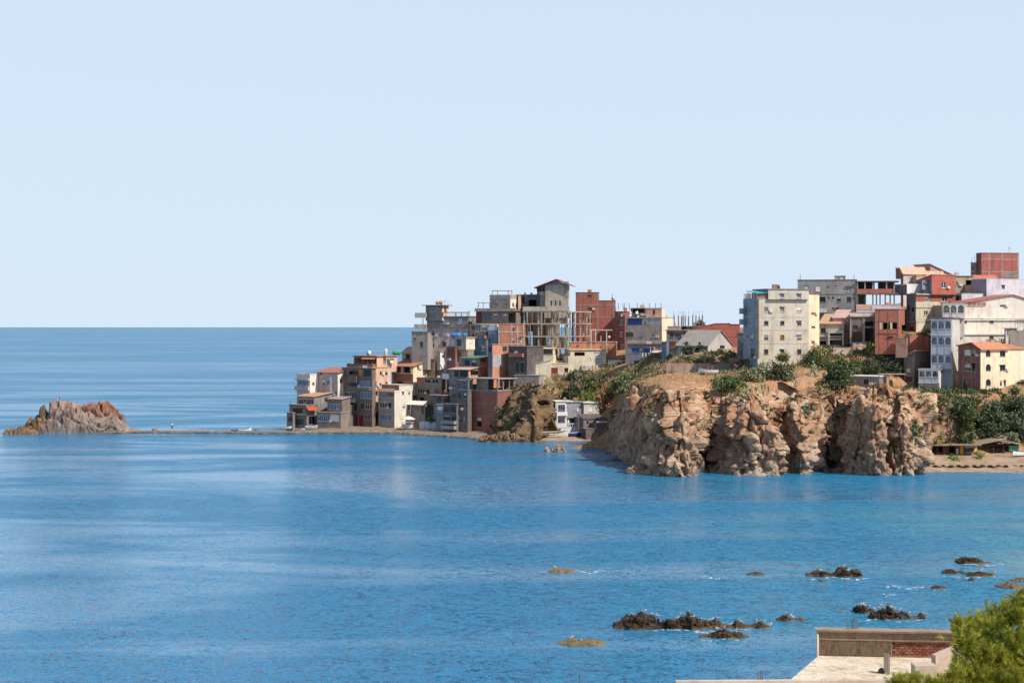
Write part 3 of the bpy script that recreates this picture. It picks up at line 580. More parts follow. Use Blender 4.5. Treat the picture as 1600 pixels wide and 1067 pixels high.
rock_mass('boulder', 'pale pointed rock fin at the water by the deep recess', vprof([(1390, 755), (1420, 680), (1450, 600), (1475, 580), (1500, 650), (1530, 730), (1550, 758)], 765), 738, 4.0, ROCK, 'boulders along the shore', nu=100, nv=36)
rock_mass('boulder', 'long low pale ledge below the broad buttress', vprof([(820, 750), (880, 720), (1000, 735), (1080, 715), (1200, 700), (1270, 730), (1300, 755)], 765), 738, 5.0, ROCK, 'boulders along the shore', nu=150, nv=30)
view(11)
rock_mass('boulder', 'dark rock at the corner where cliff meets beach', vprof([(550, 755), (580, 725), (640, 715), (720, 700), (800, 712), (880, 735), (910, 760)], 768), 738, 5.0, SHORE, 'boulders along the shore', nu=140, nv=34)
rock_mass('boulder', 'low grey rocks at the foot of the dark recess', vprof([(255, 760), (275, 742), (300, 762), (360, 730), (420, 738), (470, 762)], 768), 738, 3.5, SHORE, 'boulders along the shore', nu=110, nv=28)
view(0)
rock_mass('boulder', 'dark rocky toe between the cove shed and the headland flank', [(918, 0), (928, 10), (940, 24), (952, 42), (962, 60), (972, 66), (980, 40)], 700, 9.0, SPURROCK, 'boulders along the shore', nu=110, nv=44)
view(16)
rock_mass('boulder', 'small red-brown rock lying on the spit near the island', vprof([(220, 200), (240, 170), (265, 180), (290, 200)], 203), 673.5, 1.8, ISLE_RED, 'boulders along the shore', nu=40, nv=18)
rock_mass('boulder', 'small dark rock pile on the spit beside the fisher boat', vprof([(1205, 188), (1228, 170), (1250, 186)], 190), 672, 1.6, SHORE, 'boulders along the shore', nu=40, nv=18)
# ------------------------------------------------------------------ houses
UP = Vector((0, 0, 1))
class Face:
    def __init__(s, a, b, n, z0, z1):
        s.a = Vector((a[0], a[1], 0)); d = Vector((b[0] - a[0], b[1] - a[1], 0)); s.W = d.length; s.u = d.normalized(); s.n = Vector((n[0], n[1], 0)).normalized(); s.z0 = z0; s.z1 = z1
    def uz(s, x, y):
        """where the sight line through a photo point meets this wall"""
        d = Vector(((vx(x) - CX) / F, 1, -(vy(y) - HY) / F)); t = s.n.dot(s.a) / s.n.dot(d); p = d * t
        return (p - s.a).dot(s.u), EYE + p.z
    def pt(s, u, z, d=0.0): return s.a + s.u * u + s.n * d + UP * z
    def rect(s, x0, y0, x1, y1):
        ym = (y0 + y1) / 2; xm = (x0 + x1) / 2
        u0 = s.uz(x0, ym)[0]; u1 = s.uz(x1, ym)[0]; z1 = s.uz(xm, y0)[1]; z0 = s.uz(xm, y1)[1]
        return u0, z0, u1, z1
    def bx(s, mb, u0, z0, u1, z1, d0, d1):
        p = lambda u, z, d: s.pt(u, z, d)
        mb.hexa([p(u0, z0, d1), p(u1, z0, d1), p(u1, z0, d0), p(u0, z0, d0)], [p(u0, z1, d1), p(u1, z1, d1), p(u1, z1, d0), p(u0, z1, d0)])
KINDS = {  # frame, pane, mullions
    'w': ('pt:e6e4de', 'gl:2c3640', 1), 'g': ('pt:5a5450', 'gl:1d2329', 1), 'q': ('pt:d9dde0', 'gl:3f5a72', 2), 'b': ('pt:4a5f8a', 'pt:3d5590', 0), 'B': ('pt:dfe3ea', 'pt:3c62a8', 1),
    'p': ('pt:dcdad6', 'pt:d6d4d2', 0), 'l': ('pt:a9a7a6', 'pt:b9bcc0', 0), 'o': ('wo:6b4630', 'wo:7a5238', 0), 'r': ('pt:6a2f2c', 'pt:7d2a2e', 0), 'y': ('pt:8a6a2c', 'pt:d39a2a', 0), 'n': ('pt:4e6a58', 'gl:35483f', 1), 'k': ('pt:4a4643', 'gl:14171b', 1), 'c': ('pt:7a6a70', 'gl:4a5266', 2)}
def wall(b, f, holes, mat, name='wall'):
    """one wall with real openings and reveals; holes: (u0,z0,u1,z1,arch)"""
    mb = MB(); hs = []
    for u0, z0, u1, z1, ar in holes:
        u0 = max(.06, u0); u1 = min(f.W - .06, u1); z0 = max(f.z0 + .06, z0); z1 = min(f.z1 - .06, z1)
        if u1 - u0 > .12 and z1 - z0 > .12: hs.append((u0, z0, u1, z1, ar))
    us = sorted({0, f.W, *[h[0] for h in hs], *[h[2] for h in hs]}); zs = sorted({f.z0, f.z1, *[h[1] for h in hs], *[h[3] for h in hs]})
    idx = {}
    def vi(u, z):
        k = (round(u, 4), round(z, 4))
        if k not in idx: idx[k] = len(mb.v); mb.v.append(tuple(f.pt(u, z)))
        return idx[k]
    for i in range(len(us) - 1):
        for j in range(len(zs) - 1):
            uc = (us[i] + us[i + 1]) / 2; zc = (zs[j] + zs[j + 1]) / 2
            if any(h[0] < uc < h[2] and h[1] < zc < h[3] for h in hs): continue
            q = [(us[i], zs[j]), (us[i + 1], zs[j]), (us[i + 1], zs[j + 1]), (us[i], zs[j + 1])]
            mb.f.append(tuple(vi(*c) for c in q)); mb.uv.append(q)
    for u0, z0, u1, z1, ar in hs:
        d = -.22
        for (ua, za), (ub, zb) in (((u0, z0), (u1, z0)), ((u1, z0), (u1, z1)), ((u1, z1), (u0, z1)), ((u0, z1), (u0, z0))):
            mb.quad([f.pt(ua, za), f.pt(ub, zb), f.pt(ub, zb, d), f.pt(ua, za, d)])
        if ar:
            n = 8; w = (u1 - u0) / 2; ah = min(w, (z1 - z0) * .5); uc = (u0 + u1) / 2
            A = [(uc - w * math.cos(math.pi * k / n), z1 - ah + ah * math.sin(math.pi * k / n)) for k in range(n + 1)]
            for k in range(n):
                (ua, za), (ub, zb) = A[k], A[k + 1]; q = [(ua, za), (ub, zb), (ub, z1), (ua, z1)]
                mb.quad([f.pt(*c, -.01) for c in q], q)
    return part(name, mb, mat, b), hs
WR = random.Random(9)
def window(b, f, u0, z0, u1, z1, kind, sill=True, door=False):
    fm, pm, mul = KINDS[kind]; w = u1 - u0; h = z1 - z0
    if w < .15 or h < .15: return
    t = min(.09, w * .16); mb = MB()
    D0, D1 = -.17, -.09
    f.bx(mb, u0 + .01, z0 + .01, u0 + t, z1 - .01, D0, D1); f.bx(mb, u1 - t, z0 + .01, u1 - .01, z1 - .01, D0, D1)
    f.bx(mb, u0 + t, z0 + .01, u1 - t, z0 + t, D0, D1); f.bx(mb, u0 + t, z1 - t, u1 - t, z1 - .01, D0, D1)
    if mul:
        n = max(1, round(w / (.75 if mul == 1 else .6)) - 0) if mul == 2 else max(1, round(w / 1.0))
        n = max(2, n) if w > .7 else 1
        for k in range(1, n):
            uc = u0 + w * k / n; f.bx(mb, uc - t * .45, z0 + t, uc + t * .45, z1 - t, D0 + .005, D1 - .005)
    o = part('door' if door else 'window', mb, fm, b)
    pb = MB(); f.bx(pb, u0 + t, z0 + t, u1 - t, z1 - t, -.145, -.12); part('pane' if pm.startswith('gl') else 'shutter', pb, pm, o)
    if kind in 'wgkqc' and not door and .5 < w < 2.6 and WR.random() < .42:      # roller blind or curtain part-way down
        fr_ = WR.uniform(.25, .75); bb = MB(); f.bx(bb, u0 + t * .5, z1 - t * .5 - (h - t) * fr_, u1 - t * .5, z1 - t * .4, -.088, -.06); part('roller_blind', bb, WR.choice(['pt:c9c4ba', 'pt:b0a89c', 'pt:8d7f70', 'pt:9a9ea2', 'pt:d8d2c6', 'pt:7a5a48']), o)
    if not door and w > .6 and WR.random() < .13:                                   # cooling unit beside it
        cb = MB(); uu = u1 + .15 if u1 + 1.0 < f.W else u0 - .95
        if uu > .1: f.bx(cb, uu, z0 - .1, uu + .8, z0 + .45, .01, .34); part('air_conditioner', cb, 'pt:cfccc6', b)
    if not door and w > .5 and WR.random() < .22: hb_ = MB(); f.bx(hb_, u0 - .12, z1 + .04, u1 + .12, z1 + .13, -.02, .3); part('hood', hb_, 'co:a59d92', o)
    if sill and not door and w > .5:
        sb = MB(); f.bx(sb, u0 - .08, z0 - .09, u1 + .08, z0 - .004, -.03, .09); part('sill', sb, 'co:a59d92', o)
class Blk: pass
RT = random.Random(21)
def rooftop(b, P4, z, area):
    """what collects on a flat roof: starter bars at the corners, an aerial, a low upstand"""
    if area < 12: return
    c = sum(P4, Vector()) / 4
    if RT.random() < .45:
        for p in P4[:3]:
            if RT.random() < .7:
                q = p.lerp(c, .08) + UP * (z - .02)
                for k in range(RT.choice((1, 2, 2))): mb = MB(); d = Vector((RT.uniform(-.12, .12), RT.uniform(-.12, .12), 0)); mb.tube([q + d, q + d * 1.6 + UP * RT.uniform(.5, 1.3)], .035, 4); part('starter_bar', mb, 'me:54463c', b)
    if RT.random() < .45:
        q = P4[RT.choice((0, 1, 2))].lerp(c, RT.uniform(.15, .5)) + UP * (z - .02); hh = RT.uniform(1.4, 2.4); mb = MB(); mb.tube([q, q + UP * hh], .035, 4); a = part('aerial', mb, 'me:6d6863', b)
        for k in range(3): m2 = MB(); zz = hh - .12 - .2 * k; m2.tube([q + Vector((-.35 + .06 * k, 0, zz)), q + Vector((.35 - .06 * k, .1, zz))], .022, 4); part('aerial_bar', m2, 'me:6d6863', a)
    if RT.random() < .35:
        q = c.lerp(P4[RT.choice((1, 2))], RT.uniform(.1, .5)); sz = RT.uniform(.4, .8); mb = MB(); mb.aabox(q.x - sz, q.x + sz, q.y - sz * .7, q.y + sz * .7, z - .01, z + RT.uniform(.4, 1.0)); part('upstand', mb, RT.choice(['pl:a8988a', 'br:a8604a', 'co:8d867c', 'pl:c9bba8']), b)
def blk(b, Y, L, C, Rr, top, base, a=40, ml='pl:b8a68e', mr=None, wl=(), wr=(), roof=('flat',), depth=8.0, down=1.0, back=True, zt=None, open_l=False, open_r=False):
    """one block of a house. L, C, Rr: photo columns of the far left edge, the near corner and the far right edge; a: how far it is turned"""
    o = Blk(); sa, ca = math.sin(R(a)), math.cos(R(a)); kc = (vx(C) - CX) / F; c = (kc * Y, Y)
    if L is None: tl = depth
    else: k = (vx(L) - CX) / F; tl = (c[0] - k * Y) / (ca + k * sa)
    if Rr is None: tr = depth
    else: k = (vx(Rr) - CX) / F; tr = (k * Y - c[0]) / (sa - k * ca)
    if tl < .3 or tl > 60: tl = depth
    if tr < .3 or tr > 60: tr = depth
    l = (c[0] - tl * ca, c[1] + tl * sa); r = (c[0] + tr * sa, c[1] + tr * ca); d = (l[0] + r[0] - c[0], l[1] + r[1] - c[1])
    z1 = EYE - (vy(top) - HY) / F * Y if zt is None else zt; z0 = EYE - (vy(base) - HY) / F * Y - down
    o.L, o.C, o.R, o.D, o.z0, o.z1, o.tl, o.tr, o.b = l, c, r, d, z0, z1, tl, tr, b
    o.l = Face(l, c, (-sa, -ca), z0, z1); o.r = Face(c, r, (ca, -sa), z0, z1); o.bl = Face(r, d, (sa, ca), z0, z1); o.br = Face(d, l, (-ca, sa), z0, z1)
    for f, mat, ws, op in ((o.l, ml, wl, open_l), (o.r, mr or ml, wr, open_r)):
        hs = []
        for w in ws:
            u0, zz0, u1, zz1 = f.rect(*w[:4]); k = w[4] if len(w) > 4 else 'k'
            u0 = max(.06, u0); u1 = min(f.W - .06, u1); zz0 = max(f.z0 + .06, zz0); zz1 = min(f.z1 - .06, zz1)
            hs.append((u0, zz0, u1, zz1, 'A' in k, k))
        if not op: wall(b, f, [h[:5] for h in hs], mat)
        for h in hs:
            k = h[5].replace('A', ''); dr = 'D' in k; k = k.replace('D', '')
            if k and k != 'd' and h[2] - h[0] > .15: window(b, f, *h[:4], k, True, dr)
    if back:
        mb = MB(); n = [Vector((*p, z)) for z in (z0, z1) for p in (r, d, l)]; i = len(mb.v); mb.v += [tuple(p) for p in n]
        for q, wd in (((0, 1, 4, 3), tl), ((1, 2, 5, 4), tr)): mb.f.append(q); mb.uv.append([(0, 0), (wd, 0), (wd, z1 - z0), (0, z1 - z0)])
        part('wall', mb, mr or ml, b)
    k = roof[0]; P4 = [Vector((*p, 0)) for p in (l, c, r, d)]; cen = sum(P4, Vector()) / 4
    def ring(ov):
        e1 = Vector((ca, -sa, 0)); e2 = Vector((sa, ca, 0))
        return [P4[0] - e1 * ov - e2 * ov, P4[1] + e1 * ov - e2 * ov, P4[2] + e1 * ov + e2 * ov, P4[3] - e1 * ov + e2 * ov]
    if k == 'flat':     # slab, overhang, material
        th = roof[1] if len(roof) > 1 else .22; ov = roof[2] if len(roof) > 2 else .12; m = roof[3] if len(roof) > 3 else 'co:8d867c'
        mb = MB(); q = ring(ov); mb.hexa([p + UP * (z1 - .003) for p in q], [p + UP * (z1 + th) for p in q]); o.roof = part('roof', mb, m, b); o.ztop = z1 + th; rooftop(b, P4, z1 + th, tl * tr)
    elif k == 'par':    # parapet round a flat roof
        hp = roof[1]; m = roof[2] if len(roof) > 2 else ml; mb = MB(); q = ring(-.05); mb.hexa([p + UP * (z1 - .25) for p in q], [p + UP * (z1 + .002) for p in q]); o.roof = part('roof', mb, 'co:8d867c', b)
        q1 = ring(.03); q2 = ring(-.17); pb = MB(); z2 = z1 + hp
        i = 0; pb.v += [tuple(p + UP * z) for z in (z1 - .02, z2) for rr in (q1, q2) for p in rr]
        for j in range(4):
            kk = (j + 1) % 4
            for fc in ((j, kk, 8 + kk, 8 + j), (4 + kk, 4 + j, 12 + j, 12 + kk), (8 + j, 8 + kk, 12 + kk, 12 + j), (kk, j, 4 + j, 4 + kk)): pb.f.append(fc); pb.uv.append([(0, 0), (4, 0), (4, hp), (0, hp)])
        part('parapet', pb, m, b); o.ztop = z2
    elif k in ('mono', 'gable'):   # side, rise, overhang, material
        side, rise, ov = roof[1], roof[2], roof[3]; m = roof[4] if len(roof) > 4 else 'ti:b06a4a'; q = ring(ov); th = .14; gm = roof[5] if len(roof) > 5 else (mr or ml)
        if k == 'mono':      # low along 'side'
            hh = {'l': (0, 0, 1, 1), 'r': (1, 0, 0, 1), 'bl': (1, 1, 0, 0), 'br': (0, 1, 1, 0)}[side]
            run = tr if side in ('l', 'bl') else tl; sl_ = rise / max(run, .1); zz = [z1 + (rise + sl_ * ov if h else -sl_ * ov) for h in hh]
            mb = MB(); mb.hexa([p + UP * (z + .004) for p, z in zip(q, zz)], [p + UP * (z + th) for p, z in zip(q, zz)]); o.roof = part('roof', mb, m, b)
            g = MB(); top_ = [p + UP * (z1 + (rise if h else 0)) for p, h in zip(P4, hh)]; bot = [p + UP * z1 for p in P4]
            i = 0; g.v += [tuple(p) for p in bot + top_]
            for j in range(4):
                kk = (j + 1) % 4
                if hh[j] or hh[kk]:
                    fc = [j, kk] + ([4 + kk] if hh[kk] else []) + ([4 + j] if hh[j] else []); g.f.append(tuple(fc)); ww = (P4[kk] - P4[j]).length
                    g.uv.append([(0, 0), (ww, 0)] + ([(ww, rise)] if hh[kk] else []) + ([(0, rise)] if hh[j] else []))
            part('gable', g, gm, b)
        else:                # ridge parallel to face side
            if side == 'l': A, B_, Cc, Dd = 0, 1, 2, 3
            else: A, B_, Cc, Dd = 1, 2, 3, 0
            r0 = (q[A] + q[Dd]) / 2 + UP * (z1 + rise); r1 = (q[B_] + q[Cc]) / 2 + UP * (z1 + rise); run = (tr if side == 'l' else tl) / 2; dz = -rise / max(run, .1) * ov
            ea, eb, ec, ed = [q[i] + UP * (z1 + dz + .006) for i in (A, B_, Cc, Dd)]; r0 = r0 + UP * .006; r1 = r1 + UP * .006
            for e0, e1, s0, s1 in ((ea, eb, r1, r0), (ec, ed, r0, r1)):
                mb = MB(); mb.hexa([e0, e1, s0, s1], [e0 + UP * th, e1 + UP * th, s0 + UP * th, s1 + UP * th]); o.roof = part('roof', mb, m, b)
            for i0, i1 in ((A, Dd), (B_, Cc)):
                g = MB(); p0 = P4[i0] + UP * z1; p1 = P4[i1] + UP * z1; g.quad([p0, p1, (p0 + p1) / 2 + UP * rise] if i0 == A else [p0, p1, (p0 + p1) / 2 + UP * rise]); part('gable', g, gm, b)
    return o
def house(name, label, Y, C, base, cat='house', group=None):
    p = VP(C, base, Y); return thing(name, label, cat, (p.x, p.y, p.z), group)
def onface(b, f, x0, y0, x1, y1, d0, d1, mat, name):
    u0, z0, u1, z1 = f.rect(x0, y0, x1, y1); mb = MB(); f.bx(mb, u0, z0, u1, z1, d0, d1); return part(name, mb, mat, b)
def frame(b, f, xs, ys, mat='co:a0988c', wc=.3, hb=.28, out=.035, x0=None, x1=None, y0=None, y1=None):
    """concrete posts and beams standing a little proud of the infill"""
    ua = 0 if x0 is None else f.uz(x0, ys[0] if ys else 0)[0]; ub = f.W if x1 is None else f.uz(x1, ys[0] if ys else 0)[0]
    za = f.z0 if y1 is None else f.uz(xs[0] if xs else 0, y1)[1]; zb = f.z1 if y0 is None else f.uz(xs[0] if xs else 0, y0)[1]
    ym = (vy(0)); 
    for x in xs:
        u = f.uz(x, (ys[0] if ys else 0))[0]; u = min(max(u, wc / 2), f.W - wc / 2); mb = MB(); f.bx(mb, u - wc / 2, za, u + wc / 2, zb, -.03, out); part('column', mb, mat, b)
    for y in ys:
        z = f.uz(xs[0] if xs else 0, y)[1]; mb = MB(); f.bx(mb, ua + .002, z - hb / 2, ub - .002, z + hb / 2, -.03, out + .012); part('beam', mb, mat, b)
def balcony(b, f, x0, y0, x1, y1, out=1.2, mat='pl:b8a68e', rail=None):
    u0, z0, u1, z1 = f.rect(x0, y0, x1, y1); mb = MB(); f.bx(mb, u0, z0 - .16, u1, z0, -.02, out); o = part('balcony', mb, mat, b)
    if rail is None:
        mb = MB(); f.bx(mb, u0, z0 + .002, u1, z1, out - .12, out - .003); part('parapet', mb, mat, o)
        for ua in (u0, u1 - .12): mb = MB(); f.bx(mb, ua, z0 + .002, ua + .12, z1 - .004, .002, out - .125); part('parapet', mb, mat, o)
    else: railing(o, [f.pt(u0, z0, .05), f.pt(u0, z0, out - .05), f.pt(u1, z0, out - .05), f.pt(u1, z0, .05)], z1 - z0, rail)
    return o
def railing(b, pts, h, mat, step=.9, bar=.035):
    mb = MB()
    for p, q in zip(pts[:-1], pts[1:]):
        p, q = Vector(p), Vector(q); n = max(1, int((q - p).length / step))
        for k in range(n + 1): s = p.lerp(q, k / n); mb.tube([s, s + UP * h], bar, 4)
        for hh in (h, h * .5): mb.tube([p + UP * hh, q + UP * hh], bar, 4)
    return part('railing', mb, mat, b)
def post(b, x, y0, y1, Y, w=.22, mat='co:9c9488', name='column'):
    p = VP(x, y0, Y); q = VP(x, y1, Y); mb = MB(); mb.aabox(q.x - w / 2, q.x + w / 2, Y - w / 2, Y + w / 2, q.z, p.z); return part(name, mb, mat, b)
def hbeam(b, x0, x1, y, Y, h=.2, d=.25, mat='co:9c9488', name='beam', Y1=None):
    p = VP(x0, y, Y); q = VP(x1, y, Y1 or Y); mb = MB(); dx = Vector((0, d / 2, 0)); 
    mb.hexa([p - dx - UP * h / 2, q - dx - UP * h / 2, q + dx - UP * h / 2, p + dx - UP * h / 2], [p - dx + UP * h / 2, q - dx + UP * h / 2, q + dx + UP * h / 2, p + dx + UP * h / 2]); return part(name, mb, mat, b)
def slabq(b, o, z, th, mat='co:a0988c', ov=.15, name='floor_slab'):
    """floor slab over the plan of a block"""
    e1 = (Vector((*o.C, 0)) - Vector((*o.L, 0))).normalized(); e2 = (Vector((*o.R, 0)) - Vector((*o.C, 0))).normalized(); P4 = [Vector((*p, 0)) for p in (o.L, o.C, o.R, o.D)]
    q = [P4[0] - e1 * ov - e2 * ov, P4[1] + e1 * ov - e2 * ov, P4[2] + e1 * ov + e2 * ov, P4[3] - e1 * ov + e2 * ov]
    mb = MB(); mb.hexa([p + UP * (z - th) for p in q], [p + UP * z for p in q]); return part(name, mb, mat, b)
def rebar(b, xs, y0, y1, Y, mat='me:4a3f38', r=.07, name='starter_bar', dY=2.0):
    for i, x in enumerate(xs):
        yy = Y + (i % 3) * dY * .5; q = VP(x, y1, yy); p = VP(x, y0, yy); j = random.uniform(-.15, .15); mb = MB(); mb.tube([q - UP * .3, p + Vector((j, 0, 0))], r, 5); part(name, mb, mat, b)
def awning(b, f, x0, y0, x1, y1, out, mat, name='awning', th=.08):
    """sloping sheet from wall line y0 out and down to y1"""
    u0, za, u1, zb = f.rect(x0, y0, x1, y1); mb = MB(); p = lambda u, z, d: f.pt(u, z, d)
    mb.hexa([p(u0, za, out), p(u1, za, out), p(u1, zb, .01), p(u0, zb, .01)], [p(u0, za + th, out), p(u1, za + th, out), p(u1, zb + th, .01), p(u0, zb + th, .01)]); return part(name, mb, mat, b)
def loggia(b, f, x0, y0, x1, y1, n, mat, rail_mat, inner='pl:8f97a6', out=.0, arch_y=None, deep=1.1, low=.42, bal=True):
    """a row of n arches over a parapet, with a dark gallery behind"""
    u0, z0, u1, z1 = f.rect(x0, y0, x1, y1); w = (u1 - u0) / n; pil = w * .10; H = z1 - z0; zs = z0 + H * low; mb = MB(); ns = 10
    sp = z1 - H * .10 - (w / 2 - pil); sp = max(sp, zs + .2)
    def q(*c): mb.quad([f.pt(u, z, out) for u, z in c], list(c))
    for k in range(n):
        a = u0 + w * k; e = a + w; i0, i1 = a + pil, e - pil; uc = (a + e) / 2; rr = (i1 - i0) / 2
        q((a, z0), (e, z0), (e, zs), (a, zs)); q((a, zs), (i0, zs), (i0, sp), (a, sp)); q((i1, zs), (e, zs), (e, sp), (i1, sp))
        A = [(uc - rr * math.cos(math.pi * j / ns), sp + rr * math.sin(math.pi * j / ns)) for j in range(ns + 1)]
        q((a, sp), A[0], (A[0][0], z1), (a, z1)); q(A[-1], (e, sp), (e, z1), (A[-1][0], z1))
        for j in range(ns):
            q(A[j], A[j + 1], (A[j + 1][0], z1), (A[j][0], z1)); c0, c1 = A[j], A[j + 1]
            mb.quad([f.pt(*c0, out), f.pt(*c1, out), f.pt(*c1, out - .2), f.pt(*c0, out - .2)])
    wl_ = part('arcade', mb, mat, b); wl_['kind'] = 'stuff'
    if out > .2:                                    # a projecting bay: cheeks, soffit and top
        for uu in (u0, u1): m2 = MB(); f.bx(m2, uu - (0 if uu == u0 else .12), z0, uu + (.12 if uu == u0 else 0), z1, -.02, out - .004); part('wall', m2, mat, b)
        for zz in (z0 - .15, z1): m2 = MB(); f.bx(m2, u0 - .08, zz, u1 + .08, zz + .15, -.02, out + .08); part('floor_slab', m2, rail_mat, b)
    for k in range(n):                              # arched hollow panels on the parapet, a mark of these bays
        a = u0 + w * k; m2 = MB(); f.bx(m2, a + pil * .35, z0 + H * .03, a + pil * .9, zs - .02, out - .02, out + .05); part('pilaster', m2, rail_mat, b)
    m2 = MB(); f.bx(m2, u0, zs, u1, zs + .09, out - .1, out + .07); part('coping', m2, rail_mat, b)
def dish(x, y, Y, label, r=.45, toward=(-.5, -.8, .35)):
    p = VP(x, y, Y); t = thing('satellite_dish', label, 'satellite dish', (p.x, p.y, p.z - .8), 'satellite dishes on the roofs')
    mb = MB(); n = Vector(toward).normalized(); u = n.cross(UP).normalized(); w = n.cross(u); rings = []
    for rr, dd in ((.02, -.12), (.5, -.09), (.85, -.03), (1, .02)): rings.append([p + (u * math.cos(2 * math.pi * j / 12) + w * math.sin(2 * math.pi * j / 12)) * r * rr + n * dd * r * 2 for j in range(12)])
    mb.tube_raw(rings); part('reflector', mb, 'pt:d8d5cf', t, True)
    mb = MB(); mb.tube([p - UP * .8 - n * .2, p - n * .2, p - n * .1], .05, 5); part('mast', mb, 'me:77736d', t)
    mb = MB(); mb.tube([p + w * r * .9, p + n * r * .9], .03, 4); part('feed_arm', mb, 'me:55524e', t)
def tank(x0, x1, y0, y1, Y, mat, label, name='water_tank', flat=False, stand=True):
    p = VP((x0 + x1) / 2, y1, Y); r = (vx(x1) - vx(x0)) / 2 * Y / F; h = (vy(y1) - vy(y0)) * Y / F; t = thing(name, label, 'water tank', (p.x, p.y, p.z), 'water tanks on the roofs')
    mb = MB(); s = h * .12
    if flat:
        for sx in (-.6, .6): m2 = MB(); m2.aabox(p.x + sx * r - .08, p.x + sx * r + .08, p.y - h * .4, p.y + h * .4, p.z - .3, p.z + s); part('cradle', m2, 'co:8d867c', t)
        rings = []; hr = (h - s) / 2; c = p + UP * (s + hr)
        for xx, rr in ((-1, .45), (-.92, .85), (-.8, 1), (-.3, 1), (-.28, 1.04), (-.2, 1.04), (-.18, 1), (.3, 1), (.32, 1.04), (.4, 1.04), (.42, 1), (.8, 1), (.92, .85), (1, .45)): rings.append([(c.x + xx * r, c.y + hr * rr * math.cos(2 * math.pi * j / 14), c.z + hr * rr * math.sin(2 * math.pi * j / 14)) for j in range(14)])
        mb.tube_raw(rings)
    else: mb.lathe((p.x, p.y, p.z - .25), [(r * .96, 0), (r, h * .1 + .25), (r, h * .45 + .2), (r * 1.03, h * .47 + .2), (r, h * .5 + .2), (r, h * .82 + .2), (r * .8, h * .93 + .22), (r * .3, h * .97 + .24), (r * .28, h + .25)], 14)
    part('barrel', mb, mat, t, True)
    return t
# ================================================================== houses at the tip of the point
view(1)
h = house('house', 'small brown house with red awning, lowest at the tip of the point', 460, 240, 925)
o = blk(h, 460, 75, 240, 345, 700, 930, 42, 'pl:7d6c60', 'pl:6f6057', [(110, 722, 200, 775, 'g'), (118, 828, 215, 882, 'n'), (80, 820, 105, 870, 'k')], [(262, 800, 320, 880, 'k')], ('flat', .2, .25, 'co:8a7b6e'))
onface(h, o.l, 75, 772, 240, 790, -.02, .5, 'pl:a99a8b', 'ledge'); awning(h, o.r, 228, 700, 318, 745, 1.3, 'pt:a84b3c')
o = blk(h, 461, 50, 108, 130, 770, 925, 42, 'pl:75675c', None, [(64, 812, 100, 852, 'g')], (), ('flat', .15, .1, 'co:9a9086'))
h = house('house', 'brown house with tan tiled lean-to roof above the red awning', 463, 310, 700)
o = blk(h, 463, 150, 312, 520, 615, 720, 42, 'pl:9b8a7c', 'pl:7c7672', [(160, 636, 230, 686, 'w'), (238, 636, 302, 690, 'w')], [(415, 622, 482, 660, 'k')], ('mono', 'l', 1.1, .4, 'ti:c98f66', 'pl:7c7672'), down=4)
h = house('house', 'pale pink flat-roofed house with glazed band, outermost over the sea', 470, 270, 590)
o = blk(h, 470, 146, 272, 350, 412, 600, 42, 'pl:c9b5ac', 'pl:e6dccb', [(155, 456, 252, 506, 'q')], [(295, 475, 315, 500, 'k')], ('par', .5, 'pl:d4c4ba'), down=4)
onface(h, o.l, 142, 440, 272, 452, -.02, .7, 'pl:cbb9ae', 'ledge'); onface(h, o.l, 142, 512, 272, 552, -.02, .7, 'pl:bba99e', 'ledge')
h = house('house', 'pale house with long red-tiled shallow roof and white drainpipe', 467, 540, 590)
o = blk(h, 467, 345, 540, 655, 382, 600, 42, 'pl:b9a79b', 'pl:e9dcc3', [(365, 384, 388, 402, 'k'), (388, 455, 416, 508, 'w'), (430, 455, 458, 508, 'w'), (515, 560, 535, 600, 'w')], [(560, 440, 580, 480, 'k')], ('mono', 'l', 1.0, .6, 'ti:b5694e', 'pl:d9cbb2'), down=5)
onface(h, o.l, 470, 420, 486, 590, .0, .16, 'pt:e2ded6', 'drainpipe')
h = house('house', 'ground-floor brown house with wide blue glass window on the quay', 457, 570, 925)
o = blk(h, 457, 340, 568, 640, 772, 932, 30, 'pl:8e7d6f', 'pl:806f63', [(346, 792, 455, 850, 'q'), (464, 786, 552, 852, 'p')], (), ('flat', .2, .2, 'co:9d8d7f'))
o = blk(h, 459, 440, 580, 660, 640, 790, 30, 'pl:7e6257', 'pl:74655b', [(456, 686, 560, 740, 'q')], (), ('mono', 'l', .5, .3, 'me:9c8f88', 'pl:74655b'), down=2)
onface(h, o.l, 470, 754, 556, 782, .0, .12, 'pt:8b3f36', 'fascia')
o = blk(h, 463, 520, 640, None, 700, 930, 30, 'pl:6b5a50', None, [(545, 720, 575, 770, 'k'), (590, 720, 620, 770, 'w')], (), ('flat', .15, .1, 'co:857868'), depth=6)
h = house('house', 'tall shadowed brown tenement with white windows and red ground-floor doors', 461, 870, 910)
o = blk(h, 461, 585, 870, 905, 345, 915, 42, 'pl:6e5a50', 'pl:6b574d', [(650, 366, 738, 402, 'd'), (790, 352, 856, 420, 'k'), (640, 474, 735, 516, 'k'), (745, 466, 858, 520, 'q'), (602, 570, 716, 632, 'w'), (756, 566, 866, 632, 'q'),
        (622, 680, 720, 742, 'k'), (758, 680, 792, 732, 'g'), (800, 686, 866, 736, 'w'), (640, 785, 682, 836, 'w'), (796, 785, 842, 836, 'w'), (748, 790, 786, 900, 'rD'), (694, 790, 736, 900, 'rD')], (), ('flat', .2, .3, 'co:7d6f66'))
